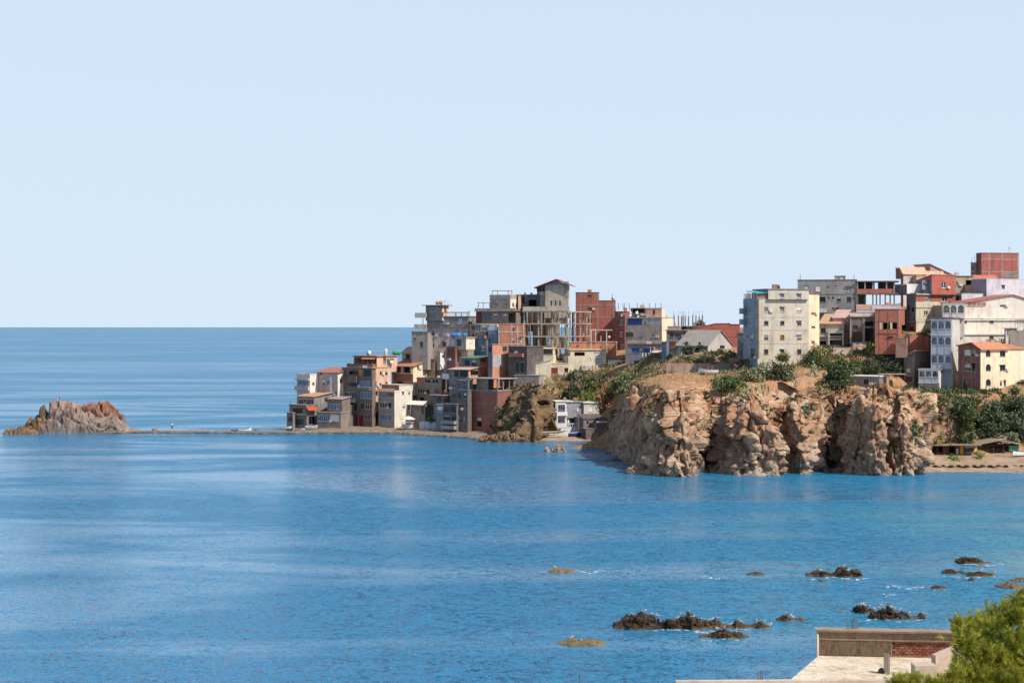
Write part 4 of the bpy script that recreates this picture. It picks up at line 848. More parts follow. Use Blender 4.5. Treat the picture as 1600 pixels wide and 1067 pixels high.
balcony(h, o.l, 600, 415, 742, 470, 1.0, 'pl:6b4a41'); balcony(h, o.l, 745, 520, 862, 545, .8, 'pl:75665c', 'me:aeb2b6'); balcony(h, o.l, 598, 636, 712, 662, .9, 'pl:b8aca2'); onface(h, o.l, 590, 545, 868, 556, .0, .08, 'co:857668', 'band'); onface(h, o.l, 590, 752, 868, 764, .0, .08, 'co:857668', 'band'); onface(h, o.l, 742, 345, 776, 406, -.02, .06, 'wo:a8813f', 'panel')
onface(h, o.l, 735, 560, 744, 905, .0, .14, 'me:6b6560', 'drainpipe')
h = house('house', 'peach-rendered house with sunny flank and top-floor loggia', 465, 872, 600)
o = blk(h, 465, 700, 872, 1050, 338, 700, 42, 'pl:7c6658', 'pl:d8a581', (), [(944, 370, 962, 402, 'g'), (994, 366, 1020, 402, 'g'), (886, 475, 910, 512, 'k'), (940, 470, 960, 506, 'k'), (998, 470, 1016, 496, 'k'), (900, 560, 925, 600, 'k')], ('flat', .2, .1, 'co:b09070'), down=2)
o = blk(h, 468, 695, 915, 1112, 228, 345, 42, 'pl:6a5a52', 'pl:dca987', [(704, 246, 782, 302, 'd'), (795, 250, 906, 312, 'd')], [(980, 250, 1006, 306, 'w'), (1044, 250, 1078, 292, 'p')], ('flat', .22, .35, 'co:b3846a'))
balcony(h, o.l, 655, 296, 905, 336, 1.1, 'pl:8a5b4a'); awning(h, o.l, 785, 232, 912, 255, .9, 'ti:c08067')
dish(838, 196, 468, 'satellite dish on the roof slab of the peach house', .8)
tank(982, 1020, 150, 218, 470, 'me:b9bcc0', 'upright pale metal water tank on the peach house roof')
tank(1065, 1146, 176, 218, 470, 'pt:2f8f6d', 'green plastic water tank lying on the peach house roof', flat=True)
h = house('house', 'pink house with pale tiled gable roof and bright cream flank', 474, 1380, 440)
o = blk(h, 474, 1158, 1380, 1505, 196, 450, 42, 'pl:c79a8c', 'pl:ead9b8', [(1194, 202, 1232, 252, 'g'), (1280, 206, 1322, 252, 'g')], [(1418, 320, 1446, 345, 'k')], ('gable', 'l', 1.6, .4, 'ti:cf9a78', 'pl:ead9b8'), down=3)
balcony(h, o.l, 1190, 250, 1232, 268, .5, 'pl:b0a090', 'me:5a544e')
h = house('house', 'cream house with terracotta verandah roof and timber balcony front', 470, 1265, 490)
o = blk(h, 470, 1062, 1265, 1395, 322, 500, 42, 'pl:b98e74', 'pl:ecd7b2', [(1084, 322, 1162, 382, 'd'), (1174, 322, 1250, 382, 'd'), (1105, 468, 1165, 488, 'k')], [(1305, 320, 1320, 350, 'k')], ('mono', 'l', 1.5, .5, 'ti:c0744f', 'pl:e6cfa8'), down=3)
onface(h, o.l, 1070, 384, 1262, 394, .0, .5, 'co:c7b09c', 'ledge'); onface(h, o.l, 1085, 396, 1255, 460, .0, .07, 'wo:9c6f55', 'panel')
for x in (1082, 1166, 1254): onface(h, o.l, x - 6, 322, x + 6, 386, .0, .5, 'pl:b7a596', 'column')
h = house('house', 'tan rear house with dark doorway beside the cream flank', 473, 1470, 440)
o = blk(h, 473, None, 1470, 1600, 285, 460, 42, 'pl:c99c74', 'pl:b58a66', (), [(1400, 310, 1460, 400, 'k')], ('flat', .2, .15, 'co:a98a70'), depth=6, down=3)
h = house('house', 'little white box house with one window above the tan house', 472, 1525, 275)
o = blk(h, 472, 1495, 1525, 1575, 185, 290, 42, 'pl:b9a48e', 'pl:f0eadf', (), [(1542, 195, 1565, 235, 'g')], ('flat', .18, .2, 'ti:cf9a78'), down=2)
h = house('house', 'narrow house with blue shutters and long white sunlit flank', 458, 1085, 905)
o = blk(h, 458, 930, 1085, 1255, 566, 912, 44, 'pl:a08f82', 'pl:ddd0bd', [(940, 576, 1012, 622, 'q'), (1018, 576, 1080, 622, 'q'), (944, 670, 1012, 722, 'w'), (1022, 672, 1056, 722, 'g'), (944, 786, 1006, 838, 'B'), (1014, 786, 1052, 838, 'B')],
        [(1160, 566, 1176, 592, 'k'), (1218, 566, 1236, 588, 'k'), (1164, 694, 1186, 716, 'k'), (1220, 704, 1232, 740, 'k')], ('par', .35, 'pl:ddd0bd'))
awning(h, o.l, 925, 536, 1090, 566, .5, 'ti:c99070'); onface(h, o.l, 930, 640, 1085, 648, .0, .1, 'co:9a8b7e', 'band'); onface(h, o.l, 930, 752, 1085, 760, .0, .1, 'co:9a8b7e', 'band')
o = blk(h, 463, 965, 1130, 1262, 505, 560, 44, 'pl:a5806c', 'pl:ddd0bd', (), (), ('flat', .15, .1, 'co:c9bba6'), down=5)
h = house('house', 'shabby beige house with arched white windows under a brick parapet', 463, 1540, 660)
o = blk(h, 463, 1300, 1540, 1610, 440, 700, 40, 'pl:9d8570', 'pl:63564c', [(1374, 446, 1432, 486, 'wA'), (1446, 444, 1506, 488, 'wA'), (1306, 536, 1376, 582, 'w'), (1386, 546, 1426, 584, 'k'), (1474, 546, 1512, 592, 'w'), (1330, 620, 1370, 650, 'k')], (), ('flat', .18, .2, 'co:8a7a6c'))
onface(h, o.l, 1305, 446, 1370, 500, .0, .05, 'br:a8604a', 'panel'); onface(h, o.l, 1300, 516, 1540, 524, .0, .25, 'co:a59682', 'ledge')
o = blk(h, 459, 1200, 1380, 1450, 690, 810, 40, 'pl:8d8177', 'pl:6b625b', [(1222, 700, 1234, 740, 'k'), (1300, 705, 1340, 755, 'w'), (1345, 710, 1370, 780, 'k')], (), ('flat', .1, .0, 'co:9d9184'), down=3)
awning(h, o.l, 1205, 655, 1400, 690, 1.6, 'me:e6dccb', 'canopy')
h = house('house', 'low shaded house with green-glazed doors and red shutter', 457, 1590, 800)
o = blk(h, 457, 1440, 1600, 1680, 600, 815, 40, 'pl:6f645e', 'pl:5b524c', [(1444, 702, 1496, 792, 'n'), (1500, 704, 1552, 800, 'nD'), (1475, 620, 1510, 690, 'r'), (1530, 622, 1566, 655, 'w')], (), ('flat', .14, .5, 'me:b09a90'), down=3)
t = thing('fence', 'white panel fence along the quay under a green hedge', 'fence', tuple(VP(1430, 925, 452)))
for k in range(4):
    p = VP(1325 + k * 54, 925, 452); q = VP(1325 + (k + 1) * 54 - 4, 852, 452); mb = MB(); mb.aabox(p.x, q.x, 451.95, 452.05, p.z, q.z); part('panel', mb, 'pt:cfd4dc', t)
def canopy(x0, x1, y0, y1, yb, Y, mat, label, name='beach_umbrella'):
    c = VP((x0 + x1) / 2, y1, Y); r = (vx(x1) - vx(x0)) / 2 * Y / F; hgt = (vy(y1) - vy(y0)) * Y / F; g = VP((x0 + x1) / 2, yb, Y); t = thing(name, label, 'umbrella', tuple(g))
    mb = MB(); n = 8; rings = []
    for rr, z in ((1, -.12), (1, 0), (.55, hgt * .65), (.06, hgt)): rings.append([(c.x + r * rr * math.cos(2 * math.pi * j / n), c.y + r * rr * math.sin(2 * math.pi * j / n), c.z + z) for j in range(n)])
    mb.tube_raw(rings); part('canopy', mb, mat, t); mb = MB(); mb.tube([g, (c.x, c.y, c.z + hgt + .2)], .05, 6); part('pole', mb, 'pt:c9c4bc', t)
canopy(1150, 1285, 800, 828, 905, 451, 'pt:d9d2c6', 'white umbrella open over the quay in front of the house')
t = thing('kiosk', 'small white kiosk counter beneath the quay umbrella', 'kiosk', tuple(VP(1212, 910, 452)))
p = VP(1156, 912, 453); q = VP(1270, 862, 453); mb = MB(); mb.aabox(p.x, q.x, 452.4, 454, p.z, p.z + .95); part('counter', mb, 'pt:cfd0d0', t); mb = MB(); mb.aabox(p.x - .1, q.x + .1, 452.2, 454.2, q.z, q.z + .12); part('roof', mb, 'pt:dcdcd8', t)
for x in (p.x + .1, q.x - .1): mb = MB(); mb.aabox(x - .06, x + .06, 452.5, 452.62, p.z + .952, q.z - .002); part('post', mb, 'pt:b9bab8', t)

# ================================================================== the upper houses behind them
view(2)
h = house('apartment_house', 'grey and pink block with stepped balconies, highest against the open sea', 470, 630, 700)
o = blk(h, 470, 228, 630, 700, 400, 505, 24, 'pl:857a74', 'pl:7d736d', [(264, 430, 302, 467, 'w'), (377, 420, 413, 471, 'l'), (528, 415, 566, 471, 'l')], (), ('flat', .2, .2, 'co:8d867c'), down=0)
o2 = blk(h, 470.3, 230, 628, 698, 502, 720, 24, 'pl:c2a297', 'pl:8d7c74', [(264, 540, 302, 587, 'w'), (371, 534, 411, 582, 'l'), (527, 530, 566, 562, 'l'), (377, 640, 413, 686, 'g'), (264, 640, 298, 686, 'k')], (), ('none',), down=8)
o3 = blk(h, 472, 216, 374, 438, 292, 402, 30, 'pl:7f766f', 'pl:d6ae93', [(254, 314, 292, 356, 'w'), (328, 314, 346, 352, 'w')], [(396, 312, 412, 350, 'k')], ('flat', .18, .8, 'co:79716a'))
hbeam(h, 380, 640, 358, 472, .22, .3, 'co:6d635b'); [post(h, x, 358, 398, 472, .25, 'co:6d635b') for x in (382, 505, 560, 622)]
railing(h, [VP(385, 396, 471), VP(640, 398, 471)], .9, 'me:8c8782')
for y0, y1, x0 in ((362, 404, 124), (472, 512, 118)):
    balcony(h, Face((o.L[0] - 3.2, o.L[1] - .6), (o.L[0] + 1.2, o.L[1] - .8), (-.2, -1), 0, 40), x0, y0, 232, y1, 1.6, 'pl:948982')
post(h, 190, 404, 472, 471, .25, 'co:8d837b'); post(h, 200, 512, 690, 471, .25, 'co:8d837b')
o4 = blk(h, 472, 82, 236, 300, 548, 700, 24, 'pl:948880', None, [(100, 565, 118, 620, 'k'), (160, 640, 190, 690, 'k')], (), ('flat', .2, .15, 'co:8d867c'), down=6)
for i, x in enumerate((328, 360)):
    c = VP(x, 282, 474); mb = MB(); s = .5 if i else .44; mb.lathe(c, [(.35 * s, -.02), (1.2 * s, .55 * s), (1.35 * s, 1.0 * s), (1.0 * s, 1.6 * s), (.5 * s, 1.9 * s), (.6 * s, 2.1 * s)], 12)
    single('water_jar', ['smaller terracotta jar on the roof of the grey block', 'larger terracotta jar on the roof of the grey block'][i], 'jar', mb, 'pt:b5765a', tuple(c), 'terracotta jars', True)
h = house('house', 'ochre-grey house with red loggia wall, pergola and crown of rooftop posts', 462, 1085, 660)
o = blk(h, 462, 700, 1088, 1130, 345, 462, 26, 'pl:957a66', 'pl:7d6a5c', [(758, 365, 852, 432, 'c'), (868, 370, 906, 418, 'w'), (958, 370, 1002, 418, 'w'), (1012, 350, 1080, 455, 'd')], (), ('flat', .25, .35, 'co:a48f7b'), down=.2)
onface(h, o.l, 702, 350, 755, 456, .0, .05, 'pt:7a2c32', 'panel'); onface(h, o.l, 698, 458, 1088, 470, .0, .6, 'co:8f7d6e', 'ledge'); balcony(h, o.l, 700, 318, 1086, 343, .7, 'pl:a9937f')
o2 = blk(h, 463, 832, 1030, 1088, 226, 332, 30, 'pl:a28e7c', 'pl:ecd6b6', [(878, 260, 908, 302, 'w'), (968, 258, 1000, 302, 'w')], [(1050, 262, 1066, 300, 'k')], ('par', 1.1, 'pl:a99683'))
hbeam(h, 850, 1052, 150, 464, .14, .3, 'wo:8a6b52'); [post(h, x, 150, 196, 464, .16, 'wo:7c6049', 'post') for x in (856, 908, 1010, 1044)]; hbeam(h, 856, 1044, 152, 468, .12, .3, 'wo:8a6b52')
hbeam(h, 718, 838, 266, 463, .14, .3, 'wo:4f4038'); [post(h, x, 266, 312, 463, .16, 'wo:4f4038', 'post') for x in (724, 770, 832)]
o3 = blk(h, 461, 640, 830, 900, 474, 650, 26, 'pl:8b7a70', None, [(650, 485, 690, 526, 'k'), (700, 476, 742, 542, 'w'), (754, 480, 802, 537, 'w'), (655, 560, 690, 610, 'k'), (705, 560, 790, 600, 'k')], (), ('none',), down=8)
balcony(h, o3.l, 700, 545, 815, 610, .9, 'pl:7c6b63')
h = house('house', 'narrow blue-painted house squeezed between the ochre and the brick house', 458, 905, 660)
o = blk(h, 458, 818, 905, 930, 528, 670, 26, 'pl:6f87a8', 'pl:5f7390', [(845, 560, 880, 640, 'w')], (), ('par', .9, 'pl:b9c9d6'), down=2)
o = blk(h, 457.5, 645, 800, 850, 612, 770, 30, 'pl:4c6278', 'pl:44586b', [(752, 680, 784, 730, 'q'), (665, 640, 700, 690, 'k')], (), ('flat', .12, .2, 'co:6d757c'), down=6)
h = house('house', 'small beige house carrying three blue water tanks', 455, 605, 830)
o = blk(h, 455, 450, 605, 690, 602, 710, 34, 'pl:b5998a', 'pl:eadbb8', [(514, 616, 556, 678, 'g'), (452, 606, 490, 690, 'l')], [(640, 616, 666, 652, 'p')], ('flat', .2, .25, 'co:c3b098'), down=.2)
o = blk(h, 455.5, 500, 620, 680, 712, 832, 34, 'pl:c1937f', 'pl:8d7466', [(514, 740, 556, 784, 'w')], (), ('none',), down=6)
o = blk(h, 456, 415, 502, 540, 690, 832, 34, 'pl:8d4b3c', None, [(430, 710, 455, 815, 'o'), (462, 710, 488, 815, 'o')], (), ('flat', .12, .15, 'co:a0786a'), down=6)
for i, (x0, x1, c_) in enumerate(((455, 508, 'pt:2f6fb5'), (504, 556, 'pt:4a86c4'), (566, 616, 'pt:3d7ea8'))):
    tank(x0, x1, 556, 600, 457, c_, ['dark blue water tank, first of three on the beige house', 'light blue water tank, middle of three on the beige house', 'blue-green water tank, last of three on the beige house'][i], flat=True)
h = house('house', 'half-built orange hollow-brick house with white concrete band', 455, 1165, 660)
o = blk(h, 455, 912, 1165, 1190, 472, 668, 12, 'br:c4795a', 'br:a8674e', [(1050, 505, 1070, 532, 'k'), (1052, 600, 1070, 642, 'k'), (1130, 590, 1160, 650, 'p')], (), ('flat', .2, .08, 'co:c0a794'), down=6)
frame(h, o.l, [920, 1045, 1100, 1158], [545, 662], 'co:d8c9ba', .22, .26)
h = house('house', 'orange and grey gable-ended brick house half in diagonal shade', 447, 860, 900)
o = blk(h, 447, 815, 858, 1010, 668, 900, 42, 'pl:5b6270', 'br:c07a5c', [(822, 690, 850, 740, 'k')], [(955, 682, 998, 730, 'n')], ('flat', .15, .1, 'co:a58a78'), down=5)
onface(h, o.r, 862, 765, 960, 890, .0, .04, 'pl:a3a0a2', 'panel')
h = house('house', 'dark unlit brick shell between the grey gable and the concrete frame', 445, 1190, 990)
o = blk(h, 445, 1010, 1190, None, 690, 1000, 34, 'pl:4f4846', None, [(1040, 700, 1070, 745, 'k'), (1085, 840, 1110, 940, 'k'), (1130, 840, 1160, 940, 'k')], (), ('flat', .2, .2, 'co:7d756e'), down=5)
onface(h, o.l, 1030, 750, 1160, 785, .0, .8, 'br:a5624c', 'balcony'); frame(h, o.l, [1060, 1120], [820], 'co:6d6660', .2, .2)
h = house('house', 'house with green tin awnings and pale slanting roof over a brick pier', 450, 820, 930)
view(2)
o = blk(h, 450, 560, 730, 830, 800, 900, 34, 'pl:5d6a70', 'br:b5694d', [(590, 815, 640, 870, 'k'), (660, 815, 700, 870, 'k')], [(740, 800, 800, 832, 'n')], ('mono', 'l', .5, .4, 'me:4f7a66', 'pl:5d6a70'), down=6)

# lower row facing the water
view(3)
h = house('house', 'brick and grey house with drooping pipe under a pale tiled lean-to', 447, 320, 330)
o = blk(h, 447, 140, 320, 470, 232, 335, 40, 'pl:7d7470', 'pl:c88f6e', [(150, 236, 182, 272, 'w'), (236, 236, 312, 302, 'k'), (186, 240, 226, 300, 'k')], [(340, 240, 412, 282, 'k'), (425, 260, 450, 300, 'k')], ('mono', 'l', .9, .5, 'ti:c8a08a', 'br:b9745a'), down=1)
pts = [o.r.pt(*o.r.uz(x, y), .12) for x, y in ((412, 205), (430, 225), (450, 260), (462, 300))]; mb = MB(); mb.tube(pts, .09, 6); part('pipe', mb, 'me:4a443f', h)
onface(h, o.l, 78, 270, 142, 320, -.02, .5, 'pl:cfd0d2', 'balcony')
o = blk(h, 446, 135, 215, 260, 330, 500, 40, 'pl:75665e', 'pl:5c514b', [(165, 350, 197, 412, 'w'), (165, 465, 192, 500, 'g')], (), ('none',), down=4)
h = house('house', 'unfinished red-brick house with open concrete top storey facing the cove', 437, 600, 810)
o = blk(h, 437, 315, 600, 765, 438, 815, 40, 'br:8f4a3b', 'br:7d4438', [(405, 690, 445, 780, 'k')], (), ('none',), down=1)
frame(h, o.l, [322, 480, 594], [438, 552, 668], 'co:8f8780', .28, .24, .04)
o.zf = o.z1; slabq(h, o, o.z1 + .2, .2, 'co:a59b90', .15)
zt_ = o.l.uz(400, 318)[1]; slabq(h, o, zt_ + .2, .22, 'co:a59b90', .5, 'roof')
for x in (322, 350, 400, 500, 594): u = o.l.uz(x, 380)[0]; mb = MB(); o.l.bx(mb, max(.02, u - .15), o.z1 + .2, u + .15, zt_ - .02, -.35, -.05); part('column', mb, 'co:8f8780', h)
for t_ in (.35, .7, .97): mb = MB(); u = o.r.W * t_; o.r.bx(mb, u - .15, o.z1 + .2, u + .15, zt_ - .02, -.35, -.05); part('column', mb, 'co:8f8780', h)
mb = MB(); o.l.bx(mb, .3, o.z1 + .2, o.l.W * .38, zt_ - .02, -3.2, -3.0); part('wall', mb, 'pl:cdb9a4', h)
h = house('house', 'narrow shaded house with paired small windows beside the red-brick shell', 439, 312, 800)
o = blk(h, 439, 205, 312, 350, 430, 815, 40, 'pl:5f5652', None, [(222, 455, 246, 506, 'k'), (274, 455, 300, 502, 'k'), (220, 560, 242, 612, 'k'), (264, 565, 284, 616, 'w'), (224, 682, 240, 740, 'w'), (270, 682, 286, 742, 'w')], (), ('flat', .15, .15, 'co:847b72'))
o = blk(h, 442, 215, 318, 360, 335, 440, 40, 'pl:6a6a76', None, [(222, 345, 250, 420, 'c'), (262, 345, 300, 420, 'c')], (), ('flat', .15, .2, 'co:a59b90'), down=.5)
h = house('house', 'terraced quay house with pale slatted balconies', 440, 205, 810)
o = blk(h, 440, 75, 205, 250, 565, 815, 40, 'pl:5c5654', None, [(84, 580, 140, 642, 'g'), (150, 580, 200, 642, 'k'), (85, 670, 140, 715, 'k'), (160, 680, 198, 720, 'k')], (), ('flat', .15, .3, 'me:8d8a90'))
for y0, y1 in ((722, 745), (768, 795)): balcony(h, o.l, 78, y0, 205, y1, 1.0, 'pl:8d9099')
o = blk(h, 447, -20, 75, 120, 480, 600, 40, 'pl:6d5852', None, [(20, 495, 60, 540, 'k'), (0, 590, 30, 640, 'w')], (), ('flat', .12, .5, 'me:b59a92'), down=3)
o = blk(h, 443, 5, 78, 110, 570, 690, 40, 'pl:6d6f74', None, [(18, 582, 70, 642, 'q')], (), ('flat', .12, .2, 'me:9a979c'), down=8)
h = house('retaining_wall', 'grey block retaining wall under the beige villa terrace', 443, 900, 390, 'wall')
o = blk(h, 443, 760, 1000, 1290, 288, 390, 20, 'pl:8a857f', 'pl:a39b90', (), (), ('flat', .15, .1, 'co:b0a798'), depth=5, down=1)
# ================================================================== centre of the village
view(4)
h = house('tower_house', 'tall rendered stair tower with red pitched roof and three slit windows', 460, 540, 330, 'tower')
o = blk(h, 460, 320, 540, 552, 96, 340, 8, 'pl:b0a08c', 'pl:b9aa94', [(370, 245, 386, 292, 'k'), (412, 245, 426, 292, 'k'), (454, 245, 469, 292, 'k')], (), ('none',), depth=9, down=2)
# gable facing the viewer
e1 = (Vector((*o.C, 0)) - Vector((*o.L, 0))).normalized(); e2 = -o.l.n; zr = o.l.uz(430, 36)[1]; ze = o.z1; Wd = o.l.W; mid = o.l.a + o.l.u * (Wd * .5)
g = MB(); g.quad([o.l.pt(0, ze), o.l.pt(Wd, ze), o.l.pt(Wd * .5, zr - .25)]); part('gable', g, 'pl:8f857a', h)
sl_ = (zr - .2 - ze) / (Wd / 2)
for s_ in (-1, 1):
    ov = 3.0 if s_ < 0 else 1.0; eu = -ov if s_ < 0 else Wd + ov; zz = ze - sl_ * ov * .55; mb = MB(); p = lambda u, z, d: o.l.pt(u, z, d)
    a_, b_ = (eu, zz), (Wd * .5, zr - .2)
    mb.hexa([p(*a_, 1.2), p(*b_, 1.2), p(*b_, -9), p(*a_, -9)], [p(a_[0], a_[1] + .2, 1.2), p(b_[0], b_[1] + .2, 1.2), p(b_[0], b_[1] + .2, -9), p(a_[0], a_[1] + .2, -9)]); part('roof', mb, 'ti:a8544a', h)
o_ = blk(h, 462, 270, 322, None, 190, 330, 8, 'pl:8d8378', None, (), (), ('flat', .9, .1, 'pl:b7a596'), depth=6)
for x in (272, 300): onface(h, o.l, x, 100, x + 12, 190, -2.5, -2.2, 'pl:9a9086', 'column')
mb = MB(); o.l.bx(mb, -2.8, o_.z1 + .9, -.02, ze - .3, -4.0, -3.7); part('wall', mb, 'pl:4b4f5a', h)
onface(h, o.l, 505, 60, 545, 215, .0, .05, 'co:a0937f', 'pilaster')
h = house('house', 'slate-grey flat house with crenellated roof posts behind the stair tower', 464, 325, 330)
o = blk(h, 464, 45, 325, None, 190, 470, 30, 'pl:555861', None, [(78, 212, 120, 282, 'k'), (160, 236, 236, 298, 'd')], (), ('flat', .2, .1, 'co:77767a'), depth=8, down=2)
[post(h, x, 168, 192, 464 + .1, .5, 'co:65656b', 'merlon') for x in (125, 187, 248, 300)]
o = blk(h, 467, 10, 60, 90, 200, 300, 40, 'pl:6a5f58', 'pl:c99a78', (), (), ('flat', .2, .1, 'co:b09a88'), depth=6, down=5)
# concrete skeleton
h = house('concrete_frame', 'bare grey concrete building skeleton with forest of props below the tower', 454, 545, 825, 'unfinished building')
o = Blk(); oo = blk(h, 454, 112, 545, 556, 340, 342, 10, 'co:a89e90', None, (), (), ('none',), depth=10, back=False, open_l=True, open_r=True, down=0)
for y, th in ((466, .3), (588, .3), (704, .3), (826, .35)): slabq(h, oo, oo.l.uz(300, y)[1] + .1, th, 'co:b3a998', .25)
mb = MB(); zp0 = oo.l.uz(300, 345)[1]; zp1 = oo.l.uz(300, 302)[1]; oo.l.bx(mb, -.2, zp0, oo.l.W + .2, zp1, -.25, .2); part('parapet', mb, 'co:b7ad9c', h); slabq(h, oo, zp0 + .1, .35, 'co:b0a595', .3)
lev = [zp0 - .25] + [oo.l.uz(300, y)[1] - .2 for y in (466, 588, 704, 826)]; flo = [oo.l.uz(300, y)[1] + .1 for y in (466, 588, 704, 826)] + [oo.l.uz(300, 826)[1] - 3]
lev = lev[:5]
rs = random.Random(3)
for k in range(4):
    zt2, zb2 = lev[k], flo[k]
    for t_ in (.01, .33, .64, .97):
        for dd in (-.05, -5.0, -9.6): mb = MB(); u = oo.l.W * t_; oo.l.bx(mb, u - .17, zb2 - .02, u + .17, zt2 + .02, dd - .34, dd); part('column', mb, 'co:aea393', h)
    for q in range(20 if k < 3 else 9):
        mb = MB(); u = rs.uniform(.4, oo.l.W - .4); dd = -rs.uniform(.3, 6.5); mb.tube([oo.l.pt(u, zb2, dd), oo.l.pt(u + rs.uniform(-.2, .2), zt2, dd)], rs.uniform(.08, .13), 5); part('prop', mb, 'wo:a89478', h)
    mb = MB(); oo.l.bx(mb, oo.l.W * (.42 if k % 2 else .5), zb2 - .01, oo.l.W * (.72 if k % 2 else .9), zt2 + .01, -6.4, -6.2); part('partition', mb, 'pl:b7aa98', h)
    mb = MB(); oo.l.bx(mb, oo.l.W * .08, zb2 - .01, oo.l.W * .40, zt2 + .01, -9.0, -8.8); part('partition', mb, 'br:8d6152', h)
for q in range(26):
    mb = MB(); u = oo.l.W * (q + .5) / 26; z = zp0 + rs.uniform(.0, .15); oo.l.bx(mb, u - .11, z - .05, u + .11, z + .12, .2, .2 + rs.uniform(.35, .9)); part('timber_joist', mb, 'wo:b9ab92', h)
mb = MB(); mb.tube([oo.l.pt(oo.l.W * .72, flo[2], -.6), oo.l.pt(oo.l.W * .9, lev[2], -3)], .16, 4); part('stair_beam', mb, 'co:aea393', h)
h = house('concrete_frame', 'slim open concrete frame joined between the skeleton and the red building', 458, 720, 700, 'unfinished building')
o = blk(h, 458, 552, 722, 760, 352, 354, 10, 'co:b7ad9c', None, (), (), ('none',), depth=7, back=False, open_l=True, open_r=True, down=0)
for y, th in ((352, .28), (468, .25), (588, .25), (650, .25)): slabq(h, o, o.l.uz(640, y)[1] + .1, th, 'co:c0b6a6', .1)
for t_ in (.02, .28, .62, .98):
    for dd in (-.05, -6.5): mb = MB(); u = o.l.W * t_; o.l.bx(mb, u - .14, o.l.uz(640, 700)[1], u + .14, o.l.uz(640, 350)[1], dd - .28, dd); part('column', mb, 'co:b3a898', h)
hbeam(h, 545, 770, 352, 457.5, .2, .3, 'wo:c9bda8', 'timber_joist')
h = house('apartment_house', 'tall red-brick block with concrete frame, taller bay beside a lower one', 470, 832, 640, 'building')
o = blk(h, 470, 612, 832, 838, 168, 660, 7, 'br:9c4a3d', 'br:8d4639', [(724, 190, 766, 206, 'k'), (724, 310, 766, 331, 'k'), (728, 420, 766, 446, 'k')], (), ('flat', .12, .12, 'co:8d5a4c'), depth=10, down=4)
frame(h, o.l, [660, 826], [182, 290, 405, 520], 'co:a8968a', .3, .22)
o = blk(h, 469.6, 834, 988, 996, 246, 660, 7, 'br:984a3e', 'br:7a3f35', (), (), ('flat', .12, .1, 'co:8d5a4c'), depth=8, down=4)
frame(h, o.l, [972], [290, 405], 'co:a8968a', .28, .22)
dish(972, 222, 470, 'white satellite dish on the lower bay of the tall red block', .55)
h = house('house', 'dim red-brick stepped side house with three white-framed windows', 465, 1085, 760)
o = blk(h, 465, 990, 1085, None, 352, 770, 32, 'br:7f4037', None, [(1040, 430, 1066, 482, 'w'), (1038, 540, 1062, 592, 'w'), (1044, 660, 1072, 702, 'w')], (), ('flat', .15, .1, 'co:8d6f62'), depth=7, down=2)  # darker brick colour carries the shade on this side
frame(h, o.l, [1030], [400, 520, 640], 'co:8a6e62', .22, .2)
h = house('house', 'low orange-brick terrace with white pergola posts before the red block', 456, 1000, 760)
o = blk(h, 456, 555, 1000, 1010, 645, 775, 8, 'br:bd7456', 'br:9c5f48', [(620, 660, 640, 690, 'k')], (), ('flat', .2, .12, 'co:c7b3a1'), depth=8, down=2)
hbeam(h, 748, 966, 526, 456.5, .25, .3, 'co:c9bda8'); [post(h, x, 526, 640, 456.5, .26, 'co:cbbfac') for x in (762, 804, 910)]; post(h, 855, 582, 640, 456.5, .2, 'co:d5cbb8'); hbeam(h, 748, 966, 528, 461, .2, .3, 'co:c9bda8')
onface(h, o.l, 755, 640, 770, 770, .0, .06, 'co:cbb9a4', 'column'); onface(h, o.l, 903, 640, 918, 770, .0, .06, 'co:cbb9a4', 'column')
dish(932, 596, 455, 'satellite dish under the pergola of the orange-brick terrace', .42)
# villa
h = house('villa', 'beige villa with angled pediments and dark strip window above the spur', 449, 540, 950)
o = blk(h, 451, 250, 395, 540, 768, 850, 12, 'pl:d6c4a4', 'pl:e3d0aa', (), (), ('none',), down=1)
o2 = blk(h, 451.6, 262, 394, 470, 708, 770, 12, 'pl:b5a58c', 'pl:e0cda8', [(268, 712, 390, 757, 'k')], (), ('mono', 'l', .6, .2, 'co:d8c8a8', 'pl:e0cda8'), down=.5)
o3 = blk(h, 448, 95, 372, None, 880, 960, 6, 'pl:e3d2ae', 'pl:d3c09c', (), (), ('mono', 'br', 1.7, .15, 'co:d3c4a4', 'pl:e3d2ae'), depth=7, down=1)
o3 = blk(h, 449, None, 372, 545, 850, 960, 80, 'pl:b5a58c', 'pl:cdbb98', (), [(376, 890, 440, 950, 'rD'), (505, 890, 540, 930, 'k')], ('flat', .15, .1, 'co:d3c4a4'), depth=6, down=1)
o4 = blk(h, 450, None, 540, 905, 775, 945, 80, 'pl:c3b395', 'pl:e0cfab', (), [(796, 800, 866, 835, 'l'), (840, 870, 876, 905, 'k')], ('none',), depth=9, down=1)
o5 = blk(h, 451, None, 560, 905, 720, 778, 80, 'pl:c3b395', 'pl:e3d2ae', (), [(600, 740, 700, 775, 'd'), (790, 745, 866, 776, 'l')], ('flat', .2, .3, 'co:dccba8'), depth=7, down=.3)
balcony(h, o4.r, 662, 868, 882, 908, 1.0, 'pl:c9b094')
for x in (668, 770, 800, 874): onface(h, o4.r, x - 5, 862, x + 5, 908, 1.0, 1.15, 'co:bda48c', 'pier')
dish(758, 800, 448.5, 'small dark satellite dish on the beige villa wall', .3)
t = house('garden_wall', 'white sunlit garden wall with brown gate beside the villa', 448, 1000, 890, 'wall')
o = blk(t, 448, 925, 1102, None, 820, 892, 10, 'pl:e3d9c4', None, [(932, 862, 1000, 893, 'oD')], (), ('flat', .12, .08, 'co:b9ab98'), depth=.5)
h = house('house', 'tan block with white roof terrace, blue awning wall and bright cream flank', 441, 1440, 640, 'house')
